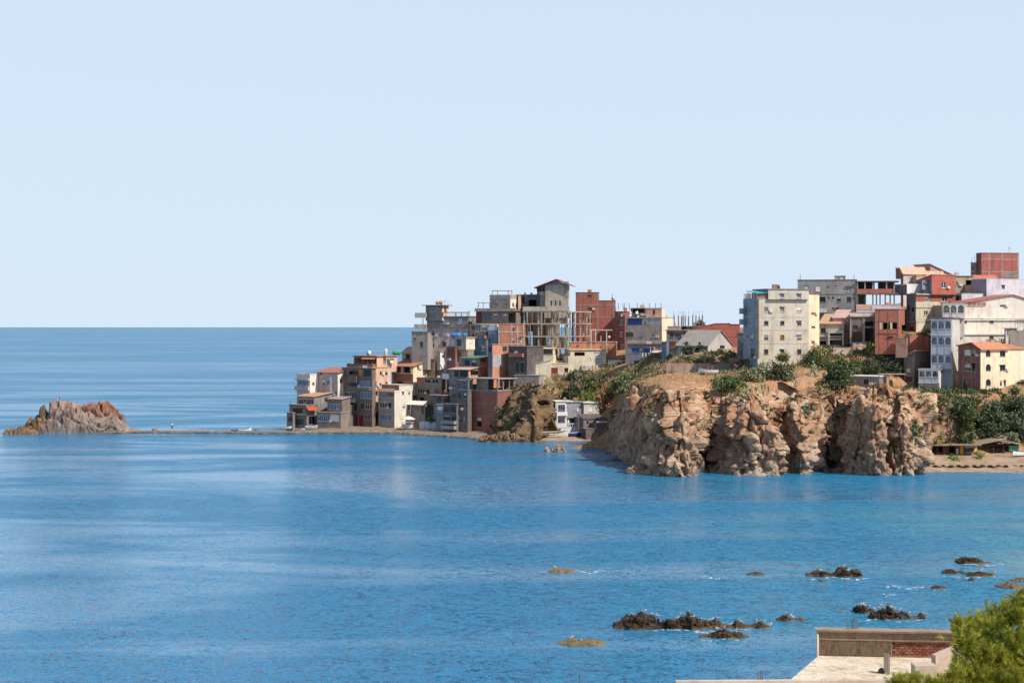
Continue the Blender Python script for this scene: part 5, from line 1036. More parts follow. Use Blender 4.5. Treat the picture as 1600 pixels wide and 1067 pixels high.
o = blk(h, 441, 1090, 1442, 1556, 480, 660, 28, 'pl:b29a84', 'pl:efd7b2', [(1094, 550, 1166, 592, 'g'), (1340, 560, 1376, 596, 'q'), (1215, 572, 1262, 590, 'l')], [(1500, 540, 1515, 570, 'k')], ('none',), down=6)
o2 = blk(h, 441.2, 1094, 1441, 1554, 410, 482, 28, 'pl:b8b0a8', 'pl:efd7b2', [(1112, 416, 1250, 479, 'b'), (1272, 450, 1290, 470, 'k')], (), ('flat', .15, .1, 'co:c9b7a2'), down=.2)
o3 = blk(h, 443, 1288, 1440, 1470, 318, 412, 28, 'pl:e3b08c', 'pl:efd7b2', [(1350, 334, 1376, 378, 'o')], (), ('flat', .1, .05, 'co:d8b090'), down=.2)
o4 = blk(h, 445, 1140, 1285, None, 318, 412, 28, 'pl:6f6058', None, [(1160, 325, 1270, 395, 'd')], (), ('flat', .12, .1, 'co:b7a898'), depth=4, down=.2)
rebar(h, [1025, 1070, 1082, 1130, 1205, 1265, 1325, 1380, 1436], 268, 322, 448)
rebar(h, [1460, 1488], 385, 408, 449)
for q in range(14): # trailing rubble and laundry along the terrace edge
    x = rs.uniform(1020, 1280); y = rs.uniform(350, 398); c = VP(x, y, 440.8); mb = MB(); mb.box(c, Vector((1, .2, .3)).normalized(), Vector((-.2, 1, 0)).normalized(), Vector((-.3, 0, 1)).normalized(), rs.uniform(.15, .5), .06, rs.uniform(.15, .4)); part('cloth', mb, rs.choice(['pt:e0dad0', 'pt:c9bfae', 'pt:4e463f', 'pt:8d6a5a']), h)
h = house('house', 'mauve-grey house with blue shutters and white balcony posts on the slope', 436, 1440, 890)
o = blk(h, 436, 1112, 1442, 1475, 668, 900, 20, 'pl:857a80', 'pl:6c7e94', [(1148, 700, 1226, 746, 'b'), (1268, 700, 1352, 746, 'b'), (1170, 820, 1230, 880, 'k'), (1300, 810, 1340, 850, 'k')], (), ('flat', .2, .25, 'co:8d5850'), down=2)
for x in (1262, 1290, 1322): onface(h, o.l, x - 6, 745, x + 6, 788, .4, .55, 'pt:ded8d0', 'baluster')
onface(h, o.l, 1330, 690, 1338, 790, .05, .25, 'pt:dad4cc', 'column'); onface(h, o.l, 1276, 760, 1284, 885, .05, .25, 'pt:a9a4a6', 'column'); onface(h, o.l, 1366, 690, 1374, 720, .05, .25, 'pt:dad4cc', 'column')
railing(h, [o.l.pt(.1, o.z1 + .2, .15), o.l.pt(o.l.W, o.z1 + .2, .15)], .8, 'me:c9c2ba', .5)
awning(h, o.l, 1350, 726, 1440, 745, 1.2, 'me:c9b0ac', 'canopy')

# ================================================================== between the village and the tall beige block
view(5)
h = house('house', 'small dark-fronted flat house with two little windows beside the cream flank', 411, 690, 500)
o = blk(h, 411, 500, 690, 700, 410, 500, 14, 'pl:76685f', 'pl:6b5e56', [(530, 430, 566, 472, 'r'), (590, 430, 640, 470, 'k')], (), ('flat', .25, .3, 'co:a59a8d'), depth=7, down=3)
o = blk(h, 413, 510, 622, None, 372, 412, 14, 'pl:b09a86', 'br:a8604a', (), (), ('flat', .12, .1, 'co:c3b3a0'), depth=4)
h = house('house', 'blue and red shed house with dark garage openings', 403, 590, 710)
o = blk(h, 403, 502, 592, 645, 515, 580, 30, 'br:c0664a', 'pl:8a857f', (), [(604, 545, 640, 575, 'k')], ('flat', .15, .2, 'co:9d978f'), down=.2)
o = blk(h, 402.6, 500, 640, 655, 578, 715, 30, 'pl:8b8d92', None, [(545, 650, 614, 712, 'd'), (502, 645, 528, 710, 'k'), (508, 585, 540, 625, 'q')], (), ('flat', .15, .1, 'co:a09a92'), down=1)
o = blk(h, 402.4, 455, 500, None, 520, 720, 30, 'pl:4d6276', None, (), (), ('flat', .12, .05, 'co:6d7680'), depth=5, down=1)
h = house('unfinished_storey', 'flat roof bristling with tall rebar columns in front of the brick hall', 416, 850, 400, 'unfinished building')
o = blk(h, 416, 570, 870, None, 372, 420, 10, 'pl:7d7066', None, [(630, 378, 700, 395, 'd'), (720, 378, 740, 395, 'd')], (), ('flat', .2, .2, 'co:a09488'), depth=8, down=3)
for i, x in enumerate((574, 616, 646, 661, 681, 713, 754, 784, 815, 846)): post(h, x, 262 + (i % 3) * 6, 372, 416.5 + (i % 4), .26, 'co:7d7068', 'column'); rebar(h, [x], 222, 264, 416.5 + (i % 4), r=.035)
h = house('brick_hall', 'long red-brick hall with sloping parapet and concrete band', 408, 1205, 580, 'building')
o = blk(h, 408, 690, 1208, 1215, 410, 590, 8, 'br:a84e3e', 'br:8d4639', [(750, 432, 768, 450, 'k')], (), ('none',), depth=10, down=2)
g = MB(); f = o.l; T = [f.uz(x, y) for x, y in ((690, 410), (1206, 410), (1206, 352), (1116, 352), (1114, 342), (960, 345), (700, 408))]; T[0] = (0, f.z1); T[1] = (f.W, f.z1); T[2] = (f.W, T[2][1])
g.quad([f.pt(*c) for c in T], T); part('gable', g, 'br:a84e3e', h)
for a_, b_ in zip(T[2:-1], T[3:]):
    mb = MB(); d_ = (b_[0] - a_[0], b_[1] - a_[1])
    if abs(d_[0]) > .8: mb.hexa([f.pt(*b_, .1), f.pt(*a_, .1), f.pt(*a_, -.4), f.pt(*b_, -.4)], [f.pt(b_[0], b_[1] + .14, .1), f.pt(a_[0], a_[1] + .14, .1), f.pt(a_[0], a_[1] + .14, -.4), f.pt(b_[0], b_[1] + .14, -.4)]); part('coping', mb, 'co:a5786a', h)
frame(h, o.l, [], [462], 'co:a87f70', .2, .16, .04)
h = house('house', 'white gabled bungalow with pale sloping roof above the dry plateau', 393, 900, 600)
o = blk(h, 393, 605, 898, 1132, 552, 600, 38, 'pl:8f8c8a', 'pl:b0adaa', [(655, 548, 700, 590, 'k'), (848, 532, 890, 582, 'k')], [(1014, 530, 1060, 582, 'k')], ('gable', 'l', 3.4, .35, 'me:938c82', 'pl:aeaba8'), down=3)
t = house('boundary_wall', 'long rendered boundary wall with orange brick top on the plateau', 374, 500, 820, 'wall')
o = blk(t, 374, 500, 1092, None, 735, 828, 3, 'pl:a08a76', None, (), (), ('none',), depth=.3, down=.6); mb = MB(); o.l.bx(mb, 0, o.z1, o.l.W * .72, o.z1 + .28, -.25, .02); part('brick_course', mb, 'br:c26c48', t)
for k in range(5): mb = MB(); u = o.l.W * (k + .5) / 5; o.l.bx(mb, u - .12, o.z0, u + .12, o.z1 - .002, -.02, .05); part('pilaster', mb, 'pl:97826f', t)
t = house('retaining_wall', 'dull brown retaining bank wall under the tall beige block', 368, 1310, 830, 'wall')
o = blk(t, 368, 1098, 1316, None, 684, 850, 6, 'pl:6e5e54', None, (), (), ('flat', .15, .05, 'co:a08c78'), depth=1.2, down=1)
h = house('house', 'grey-blue lower annexe left of the tall beige block', 380, 1240, 670)
o = blk(h, 380, 1180, 1244, None, 436, 680, 24, 'pl:76787e', None, [(1190, 500, 1205, 540, 'k'), (1215, 600, 1230, 640, 'k')], (), ('flat', .15, .1, 'co:a59d98'), depth=6, down=1)
# ================================================================== tall beige block and what stands behind it
view(6)
h = house('apartment_house', 'tall beige five-storey block with yellow side wall and blue-grey shaded flank', 364, 250, 790, 'building')
rows = [(465, 502), (590, 630), (718, 762)]; cols = [(308, 346), (452, 488), (602, 640)]
ws = [(c[0], 340, c[1], 384, 'w') for c in cols] + [(c[0], r0, c[1], r1, 'k') for c in cols for r0, r1 in rows]; ws = [w if w[:2] != (452, 590) else (452, 590, 488, 632, 'o') for w in ws]
o = blk(h, 364, 122, 250, 706, 268, 800, 74, 'pl:7e8c9e', 'pl:c6b89e', [(145, 345, 160, 396, 'q'), (178, 345, 197, 396, 'q'), (222, 345, 242, 396, 'q'), (145, 460, 160, 512, 'q'), (178, 460, 197, 512, 'q'), (222, 460, 242, 512, 'q'), (150, 590, 168, 630, 'w'), (190, 585, 206, 640, 'k'), (222, 590, 240, 630, 'q'), (190, 712, 225, 795, 'k')],  # blue-grey left wall colour has the flank's shade put in
        ws, ('none',), down=3)
o2 = blk(h, 364.05, None, 346, 706, 186, 272, 74, 'pl:8b8a8c', 'pl:c6b89e', (), [(452, 222, 488, 264, 'w'), (602, 222, 640, 264, 'w')], ('flat', .22, .15, 'co:8a837b'), down=0, depth=8)
slabq(h, o, o.z1 + .15, .2, 'co:a59d90', .05, 'roof')
for y in (432, 548, 668): onface(h, o.r, 252, y - 3, 704, y + 3, .0, .03, 'pl:b3a58c', 'band')
o3 = blk(h, 372, None, 700, 800, 222, 740, 50, 'pl:e2c698', 'pl:eed3a6', (), [(730, 390, 756, 404, 'k'), (730, 512, 763, 525, 'k'), (730, 645, 761, 661, 'k')], ('mono', 'r', .5, .2, 'ti:a8573f', 'pl:e2c698'), down=2, depth=6)
for y0, y1 in ((352, 396), (448, 492)): balcony(h, o.l, 120, y0, 150, y1, .9, 'pl:7d8794')
mb = MB(); f = o.r; u1 = f.uz(345, 220)[0]; zt = f.uz(300, 196)[1]; zb = f.uz(300, 222)[1]
mb.hexa([f.pt(-.3, zb, .4), f.pt(u1, zb + .2, .4), f.pt(u1, zt, -5.5), f.pt(-.3, zt, -5.5)], [f.pt(-.3, zb + .1, .4), f.pt(u1, zb + .3, .4), f.pt(u1, zt + .1, -5.5), f.pt(-.3, zt + .1, -5.5)]); part('awning', mb, 'pt:3fa3b5', h)
for u in (.1, u1 * .5, u1 - .2):
    for d_ in (-.2, -5.2): mb = MB(); mb.tube([f.pt(u, o.z1, d_), f.pt(u, zb + .15 if d_ > -1 else zt, d_)], .06, 5); part('post', mb, 'pt:c9c4bc', h)
for k in range(9): mb = MB(); u = o.l.W * (k + .5) / 9; o.l.bx(mb, u - .18, o.z1 + .15, u + .18, o.z1 + 1.25, -.15, -.02); part('railing_panel', mb, 'pt:b5664f' if k % 2 else 'pt:d8d0c6', h)
for k in range(4): mb = MB(); u = u1 * (k + .5) / 4; f.bx(mb, u - .3, o.z1 + .15, u + .3, o.z1 + 1.15, -.15, -.02); part('railing_panel', mb, 'pt:a5664f' if k % 2 else 'pt:7a6c66', h)
for y in (430, 545, 665, 300): onface(h, o.l, 122, y - 4, 248, y + 4, .0, .1, 'pl:8d99a8', 'band')
onface(h, o.r, 254, 268, 262, 795, .02, .14, 'me:8c6a58', 'drainpipe')
for i, (x, c_) in enumerate(((408, 'pt:3a3438'), (436, 'pt:7a3238'))):
    tank(x - 14, x + 14, 142, 182, 369, c_, ['black water tank on the tall beige block', 'dark red water tank on the tall beige block'][i])
h = house('apartment_house', 'wide grey cement block with dark square windows behind the beige block', 398, 1130, 400, 'building')
o = blk(h, 398, 606, 1130, 1140, 100, 420, 12, 'pl:8c8987', None, [(664, 150, 706, 202, 'l'), (770, 150, 816, 202, 'p'), (1040, 155, 1082, 204, 'q'), (868, 152, 888, 160, 'k'), (942, 150, 960, 158, 'k'), (803, 250, 856, 297, 'k'), (875, 250, 891, 270, 'k'), (912, 250, 931, 270, 'k'), (957, 250, 992, 292, 'k'), (1044, 250, 1084, 297, 'k'), (915, 345, 935, 360, 'k'), (955, 345, 975, 360, 'k')], (), ('flat', .15, .1, 'co:7b7876'), depth=12, down=3)
onface(h, o.l, 606, 224, 1130, 232, .0, .05, 'co:7f7b78', 'band'); balcony(h, o.l, 800, 355, 868, 385, .9, 'pl:c9c4bf')
o2 = blk(h, 402, 935, 1032, None, 66, 100, 12, 'pl:b5aaa0', None, [(948, 72, 975, 96, 'p')], (), ('flat', .1, .1, 'co:6d5a52'), depth=3)
onface(h, o2.l, 980, 68, 1030, 96, .0, .05, 'br:a2553f', 'panel')
h = house('concrete_frame', 'open concrete storeys on stilts with sky showing through, beside the grey block', 396, 1500, 310, 'unfinished building')
o = blk(h, 396, 1132, 1502, None, 112, 114, 10, 'co:8d867c', None, (), (), ('none',), depth=6, back=False, open_l=True, open_r=True, down=0)
zz = [o.l.uz(1300, y)[1] for y in (108, 216, 312)]; slabq(h, o, zz[0], .28, 'co:5d534c', .2, 'roof'); slabq(h, o, zz[1], .28, 'co:8d6a5e', .1)
for x in (1140, 1208, 1278, 1400, 1468):
    for dd in (-.1, -5.6): u = o.l.uz(x, 160)[0]; mb = MB(); o.l.bx(mb, u - .16, zz[1] - .05, u + .16, zz[0] - .2, dd - .3, dd); part('column', mb, 'co:a39a90', h)
for x in (1142, 1212, 1278, 1310, 1342, 1388, 1432, 1468): u = o.l.uz(x, 260)[0]; mb = MB(); o.l.bx(mb, u - .15, zz[2] - 1.5, u + .15, zz[1] - .2, -.4, -.1); part('column', mb, 'co:6d645c', h)
mb = MB(); o.l.bx(mb, .05, zz[1] + .002, o.l.uz(1450, 200)[0], zz[1] + .95, -.18, -.02); part('parapet', mb, 'br:9a5348', h)
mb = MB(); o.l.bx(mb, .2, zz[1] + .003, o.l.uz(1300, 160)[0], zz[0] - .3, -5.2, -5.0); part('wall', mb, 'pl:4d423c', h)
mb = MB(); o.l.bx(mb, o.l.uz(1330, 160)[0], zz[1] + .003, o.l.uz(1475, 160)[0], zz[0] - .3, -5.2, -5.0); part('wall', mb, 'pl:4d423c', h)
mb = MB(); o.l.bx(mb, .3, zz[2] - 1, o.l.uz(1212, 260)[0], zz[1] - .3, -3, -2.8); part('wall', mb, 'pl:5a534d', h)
h = house('house', 'pink and orange tiled houses joined above a white-railed porch', 383, 1020, 670)
o = blk(h, 383, 800, 1022, 1070, 492, 690, 16, 'pl:cbb096', 'pl:a58e7c', [(811, 530, 857, 577, 'g'), (900, 580, 1010, 600, 'd'), (800, 645, 860, 680, 'd'), (895, 640, 1010, 680, 'd')], (), ('mono', 'l', 2.2, .3, 'ti:cf9a6c', 'pl:c99a86'), depth=8, down=2)
onface(h, o.l, 884, 548, 1024, 574, .0, 1.1, 'pl:d6c8b4', 'balcony'); onface(h, o.l, 800, 598, 1024, 606, .0, .9, 'pl:d3c3ae', 'ledge'); onface(h, o.l, 884, 622, 1024, 632, .0, 1.1, 'pl:d8cbb8', 'ledge')
for x in (888, 1016): onface(h, o.l, x - 7, 574, x + 7, 680, .85, 1.1, 'pl:d8cbb8', 'column')
o2 = blk(h, 385, 920, 1062, 1100, 440, 560, 20, 'pl:cf9484', 'pl:c08a7c', (), (), ('mono', 'l', 1.8, .15, 'ti:d0a294', 'pl:cf9a8c'), depth=7, down=3)
t = house('courtyard_wall', 'low salmon courtyard wall in bushes below the porch', 377, 1095, 745, 'wall')
o = blk(t, 377, 925, 1098, None, 704, 750, 8, 'pl:d9b8a0', None, (), (), ('flat', .08, .04, 'co:d9c9b8'), depth=.4, down=1)
t = house('rubbish_heap', 'pale broken slabs dumped beside the courtyard wall', 376, 1150, 720, 'rubble')
for k in range(9): c = VP(1105 + k * 10 + rs.uniform(-4, 4), 700 + rs.uniform(-18, 12), 376 + rs.uniform(-1, 1)); mb = MB(); mb.box(c, Vector((1, rs.uniform(-.4, .4), rs.uniform(-.4, .4))).normalized(), Vector((0, 1, 0)), Vector((0, 0, 1)), rs.uniform(.3, .8), rs.uniform(.3, .6), rs.uniform(.15, .4)); part('slab', mb, rs.choice(['co:d8c3ad', 'co:c99f86', 'co:b09a88']), t)
h = house('house', 'raw grey concrete house with arched opening under a white parapet', 379, 1290, 670)
o = blk(h, 379, 1072, 1292, 1300, 432, 700, 14, 'co:847c74', None, [(1208, 450, 1284, 512, 'dA'), (1098, 505, 1146, 542, 'k'), (1208, 530, 1284, 660, 'd'), (1090, 560, 1190, 660, 'k')], (), ('flat', .2, .2, 'co:b0705f'), depth=8, down=2)
onface(h, o.l, 1072, 655, 1292, 668, .0, .6, 'co:b3aaa0', 'ledge'); onface(h, o.l, 1186, 432, 1206, 668, .0, .1, 'co:a89f94', 'column'); onface(h, o.l, 1072, 432, 1084, 668, .0, .1, 'co:a89f94', 'column')
o2 = blk(h, 381, 1074, 1290, None, 392, 432, 14, 'pl:e6dcd2', None, (), (), ('flat', .1, .05, 'co:d8cdc2'), depth=5)
h = house('house', 'long lilac-white parapet house with orange patch in the second row', 386, 1525, 360)
o = blk(h, 386, 1130, 1527, None, 322, 480, 12, 'pl:d6cbd0', None, (), (), ('flat', .12, .06, 'co:d9d3d6'), depth=8, down=2); onface(h, o.l, 1130, 324, 1270, 366, .0, .05, 'pl:e0a07e', 'panel')
h = house('house', 'red-brick house under construction with diagonal shade and cream door jambs', 374, 1500, 660)
o = blk(h, 374, 1296, 1508, 1600, 362, 680, 16, 'br:ad5a46', 'br:9c5140', [(1368, 482, 1432, 540, 'd'), (1452, 482, 1492, 536, 'd'), (1420, 600, 1460, 612, 'k')], [(1535, 500, 1570, 580, 'd')], ('flat', .12, .1, 'co:a8705f'), down=2)
frame(h, o.l, [1336, 1412, 1500], [472], 'co:8d7a6c', .2, .2)
for x in (1347, 1440): onface(h, o.l, x - 9, 480, x + 9, 540, .0, .06, 'pl:d9c8a4', 'jamb')
onface(h, o.l, 1318, 570, 1500, 578, .0, .1, 'co:a0705f', 'beam')
t = house('garden_wall', 'low brown wall at the bush edge below the red-brick house', 371, 1560, 700, 'wall')
o = blk(t, 371, 1480, 1580, None, 620, 710, 20, 'pl:a0705c', None, (), (), ('flat', .1, .05, 'co:b08a78'), depth=2, down=2)
h = house('hut', 'corrugated metal hut with white flat roof in the bushes on the cliff top', 354, 1340, 1060, 'hut')
o = blk(h, 354, 1082, 1335, 1400, 962, 1100, 30, 'me:8a8683', 'me:77767a', [(1195, 985, 1240, 1030, 'k')], (), ('flat', .18, .25, 'pt:e8e6e0'), depth=5, down=2)
for k in range(12): u = o.l.W * (k + .5) / 12; mb = MB(); o.l.bx(mb, u - .05, o.z0, u + .05, o.z1 - .01, -.01, .05); part('rib', mb, 'me:7f7b78', h)
hbeam(h, 1340, 1560, 938, 357, .12, 3.0, 'me:a5a3a0', 'lean_to_roof')

# ================================================================== right-hand quarter
view(7)
h = house('apartment_house', 'dark red-brick block with concrete grid, highest on the hill', 432, 1183, 335, 'building')
o = blk(h, 432, 1140, 1190, 1550, 95, 345, 78, 'br:6d3c38', 'br:93443c', (), (), ('flat', .1, .08, 'co:7d4a42'), down=4)
frame(h, o.r, [1265, 1390, 1540], [155, 275], 'co:a3938c', .3, .24)
onface(h, o.r, 1398, 282, 1535, 334, .0, .05, 'co:8a837c', 'panel')
o = blk(h, 434, 1088, 1140, None, 190, 340, 60, 'pl:6d6a70', None, [(1095, 225, 1120, 275, 'w')], (), ('flat', .15, .1, 'co:9d97a0'), depth=7, down=3)
rebar(h, [1130, 1150, 1165], 120, 185, 434, r=.05)
h = house('house', 'peach and pink house with stacked tiled roofs near the hilltop', 417, 440, 480)
o = blk(h, 417, 415, 440, 662, 290, 490, 72, 'pl:6d5f5a', 'pl:dcc3b6', (), [(485, 330, 542, 376, 'l')], ('mono', 'r', 1.2, .3, 'ti:d9ab88', 'pl:d8a98c'), down=3)
o = blk(h, 416, None, 566, 662, 318, 380, 72, 'pl:cfa28a', 'pl:d6a890', (), (), ('flat', .1, .1, 'co:e0b898'), depth=3, down=.2)
o = blk(h, 418.5, 655, 668, 832, 322, 480, 70, 'pl:b98c74', 'pl:dba683', (), (), ('mono', 'r', .9, .25, 'ti:d9a47e', 'pl:d8a98c'), down=3)
o = blk(h, 425, None, 480, 725, 236, 300, 74, 'pl:8d5a4c', 'pl:b9776a', (), (), ('flat', .14, .15, 'co:d8b8a4'), depth=6, down=1)
o = blk(h, 424, None, 700, 905, 300, 400, 70, 'pl:b08a74', 'pl:cba68c', (), (), ('mono', 'bl', 2.4, .3, 'ti:d8a080', 'pl:b98c78'), depth=7, down=3)
h = house('house', 'brick-red house with sloping top and one white window over beige storeys', 396, 560, 890)
o = blk(h, 396, 470, 560, 940, 488, 566, 66, 'pl:5f6673', 'br:93483d', (), [(644, 512, 702, 562, 'q'), (812, 512, 868, 562, 'w')], ('flat', .12, .08, 'co:b3a79a'), down=.1)
onface(h, o.r, 560, 490, 940, 498, .0, .3, 'pl:c3b5a4', 'ledge')
o2 = blk(h, 397, None, 712, 938, 360, 490, 66, 'pl:5f7186', 'br:a84b3a', (), [(804, 374, 852, 432, 'w')], ('mono', 'br', 1.3, .15, 'co:b09a8c', 'br:a84b3a'), depth=6, down=.1)
o3 = blk(h, 397.5, 612, 620, 714, 362, 440, 66, 'pl:5f7186', 'pl:6d8296', (), [(640, 385, 690, 420, 'q')], ('flat', .12, .08, 'co:9aa5b0'), down=.1)
o4 = blk(h, 395.6, 470, 560, 814, 562, 770, 66, 'pl:67707e', 'pl:cdbd9c', [(480, 600, 500, 650, 'k'), (520, 620, 545, 660, 'k'), (480, 700, 545, 760, 'q')], [(638, 650, 678, 694, 'w'), (762, 640, 776, 662, 'k')], ('none',), down=.1)  # blue-grey left faces: shade put into the render colour
o5 = blk(h, 395.2, 472, 562, 718, 768, 900, 66, 'pl:67707e', 'pl:dccdb0', [(500, 800, 540, 860, 'r')], (), ('none',), down=4)
onface(h, o4.r, 562, 616, 810, 624, .0, .12, 'co:a59a88', 'band'); onface(h, o4.r, 562, 756, 810, 768, .0, .2, 'co:b3a898', 'band')
o6 = blk(h, 399, 468, 474, 612, 404, 490, 66, 'pl:7d7e86', 'pl:ddd8d4', (), (), ('par', .3, 'pl:e0dbd6'), down=.1)
h = house('house', 'khaki house with roof terrace and stair behind the brick-red house', 412, 940, 480)
o = blk(h, 412, None, 940, 1160, 320, 500, 74, 'pl:a8916e', 'pl:b09c7d', (), [(945, 370, 968, 408, 'w'), (1040, 356, 1110, 420, 'd')], ('flat', .2, .2, 'co:8d8272'), depth=8, down=3)
o = blk(h, 409, None, 1105, 1180, 400, 490, 74, 'pl:b9a590', 'pl:d9c8b4', (), (), ('flat', .1, .1, 'co:b56a50'), depth=4, down=2)
awning(h, o.r, 1100, 310, 1330, 345, 1.0, 'ti:c06a50')
h = house('house', 'wide lilac-white house with single small window', 398, 1240, 500)
o = blk(h, 398, None, 1240, 1640, 345, 560, 70, 'pl:8d8b98', 'pl:d3ccd3', (), [(1388, 404, 1416, 434, 'k')], ('flat', .1, .05, 'co:dcd6da'), depth=6, down=3)
o = blk(h, 396.5, 940, 1000, 1245, 486, 580, 70, 'pl:6d7482', 'pl:cfc8cd', [(945, 505, 990, 555, 'k')], (), ('flat', .1, .05, 'co:d8d2d4'), down=2)
h = house('apartment_house', 'big cream stepped building with red roof edge and long ledges', 384, 1030, 1060, 'building')
o = blk(h, 384, None, 1030, 1640, 592, 720, 74, 'pl:8d8478', 'pl:ddd0bd', (), [(1378, 574, 1412, 606, 'k')], ('none',), depth=14, down=.1)
f = o.r; T = [(0, f.z1), (f.W, f.z1), (f.W, f.uz(1640, 545)[1]), f.uz(1490, 500), f.uz(1030, 575)]; T[4] = (0, T[4][1]); g = MB(); g.quad([f.pt(*c) for c in T], T); part('gable', g, 'pl:ddd0bd', h)
for a_, b_ in zip(T[2:-1], T[3:]): mb = MB(); mb.hexa([f.pt(*b_, .35), f.pt(*a_, .35), f.pt(*a_, -8), f.pt(*b_, -8)], [f.pt(b_[0], b_[1] + .2, .35), f.pt(a_[0], a_[1] + .2, .35), f.pt(a_[0], a_[1] + .2, -8), f.pt(b_[0], b_[1] + .2, -8)]); part('roof', mb, 'ti:bb6650', h)
for k, x in enumerate((1060, 1105, 1150, 1195)): onface(h, f, x, 568, x + 36, 600, .0, .07, 'ti:b5715c', 'vent_panel')
onface(h, f, 1048, 600, 1225, 606, .0, .15, 'pl:b5997f', 'ledge')
o = blk(h, 382, None, 910, 1640, 742, 868, 74, 'pl:8d8478', 'pl:e0d4c0', (), [(1268, 740, 1308, 768, 'o'), (1030, 745, 1050, 768, 'k')], ('flat', .3, .35, 'pl:e0d4c0'), depth=10, down=.1)
o = blk(h, 380.5, None, 905, 1640, 882, 1075, 74, 'pl:8d8478', 'pl:ded1be', (), [(1268, 894, 1308, 922, 'o'), (920, 1010, 990, 1100, 'o')], ('flat', .3, .3, 'pl:e0d4c0'), depth=10, down=10)
# arcaded tower
h = house('arcade_tower', 'grey-blue tower of stacked triple-arch loggias stepping down the slope', 366, 640, 790, 'building')
view(8)
o = blk(h, 368, 548, 785, 880, -20, 600, 24, 'pl:98a2b2', 'pl:c9c0b2', [(570, 20, 610, 90, 'q'), (650, 20, 690, 90, 'q'), (720, 20, 760, 90, 'q'), (570, 215, 610, 290, 'q'), (650, 215, 690, 290, 'q'), (720, 215, 760, 290, 'q'), (570, 420, 610, 490, 'q'), (650, 420, 690, 490, 'q')], (), ('flat', .2, .3, 'co:8a6a60'), down=12)
for y0, y1 in ((2, 162), (178, 385), (392, 545)): loggia(h, o.l, 550, y0, 783, y1, 3, 'pl:aab4c3', 'pl:c3c9d2', out=1.0, low=.38 if y1 != 385 else .5)
view(7)
o = blk(h, 377, 815, 1026, 1050, 578, 730, 12, 'pl:c9bfb4', 'pl:d3c8b8', [(840, 605, 880, 660, 'l'), (960, 605, 1000, 660, 'l')], (), ('flat', .2, .25, 'co:8a4f4a'), depth=6, down=4)
loggia(h, o.l, 816, 584, 1026, 716, 3, 'pl:d8d0c8', 'pl:e3ddd6', out=1.0, low=.32)
view(8)
o = blk(h, 365, 408, 638, 700, 562, 712, 24, 'pl:98a2b2', 'pl:e6dccb', [(440, 590, 480, 650, 'q'), (560, 590, 600, 650, 'q')], [(650, 575, 690, 600, 'k')], ('flat', .18, .25, 'co:8a7a74'), down=.1)
loggia(h, o.l, 410, 566, 636, 708, 3, 'pl:b9c1cd', 'pl:cfd4da', out=.9, low=.42)
o = blk(h, 364.6, 400, 638, 760, 716, 800, 24, 'pl:a9b0bb', 'pl:e3d8c6', [(420, 750, 460, 800, 'k'), (560, 755, 600, 775, 'k')], [(682, 755, 700, 785, 'kA')], ('none',), down=3)
h = house('house', 'white terrace wall house below the arcaded tower', 367, 640, 790)
o = blk(h, 370, None, 640, 905, 590, 795, 68, 'pl:a8a39c', 'pl:e6dccb', (), [(683, 752, 702, 786, 'kA')], ('flat', .15, .15, 'co:8d5a50'), depth=5, down=3)
o = blk(h, 373, None, 782, 860, 335, 600, 68, 'pl:a8a39c', 'pl:e3d9c9', (), [(795, 345, 840, 440, 'l'), (800, 460, 835, 540, 'p')], ('flat', .15, .1, 'co:b3a898'), depth=5, down=1)
h = house('house', 'sunlit red-brick wing with diagonal shadow beside a blue-grey pier', 376, 300, 390)
o = blk(h, 376, 265, 302, 520, 190, 400, 66, 'pl:76869a', 'br:b55f48', (), (), ('flat', .1, .05, 'co:b98a78'), down=4); onface(h, o.r, 366, 190, 372, 390, .0, .05, 'co:cfa48c', 'column')
h = house('house', 'shaded brown house with slanting pale roof under the arcaded tower', 371, 350, 800)
o = blk(h, 371, 235, 350, 552, 420, 810, 44, 'pl:7d756f', 'pl:6b5c55', [(260, 548, 306, 628, 'w'), (255, 640, 330, 700, 'k')], [(455, 430, 490, 470, 'w'), (380, 545, 405, 600, 'k')], ('mono', 'br', 1.2, .3, 'me:b9b0a4', 'pl:6b5c55'), down=3)
t = house('screen_wall', 'dark blue-green sheet fence in shade behind the metal hut', 376, 230, 600, 'fence')
o = blk(t, 376, -20, 236, None, 405, 640, 10, 'pl:3d4a58', None, (), (), ('flat', .1, .05, 'co:6d7680'), depth=.4, down=4); [onface(t, o.l, x - 3, 408, x + 3, 600, .0, .06, 'me:5d6a78', 'post') for x in (60, 130, 170, 210)]
# brick and yellow house
h = house('apartment_house', 'yellow-fronted house with brick side, orange tiled roof and arched windows', 361, 1105, 820, 'building')
o = blk(h, 361, 850, 1105, 1640, 335, 830, 60, 'br:7d4a42', 'pl:f0d7ae', [(918, 335, 992, 406, 'p'), (1008, 335, 1046, 406, 'k'), (922, 486, 994, 582, 'wA'), (1008, 486, 1046, 582, 'k'), (904, 680, 952, 805, 'nD')],
        [(1164, 340, 1217, 412, 'kA'), (1164, 500, 1220, 574, 'kA'), (1164, 670, 1220, 742, 'kA'), (1324, 350, 1386, 412, 'k'), (1324, 510, 1386, 572, 'k'), (1325, 685, 1347, 742, 'k'), (1369, 685, 1391, 742, 'k')], ('none',), down=2)
frame(h, o.l, [908, 1000, 1052, 1098], [470, 645], 'co:9d8a82', .2, .2, .05)
f = o.l; A = [(0, f.z1), (f.W, f.z1), f.uz(1010, 250), (0, f.uz(852, 292)[1])]; g = MB(); g.quad([f.pt(*c) for c in A], A); part('gable', g, 'br:7d4a42', h)
f = o.r; ru = f.uz(1420, 330)[0]; ze = f.z1; apex = A[2]; du = (f.W and 1) and (o.l.W - apex[0]); q = lambda u, z, d: f.pt(u, z, d)
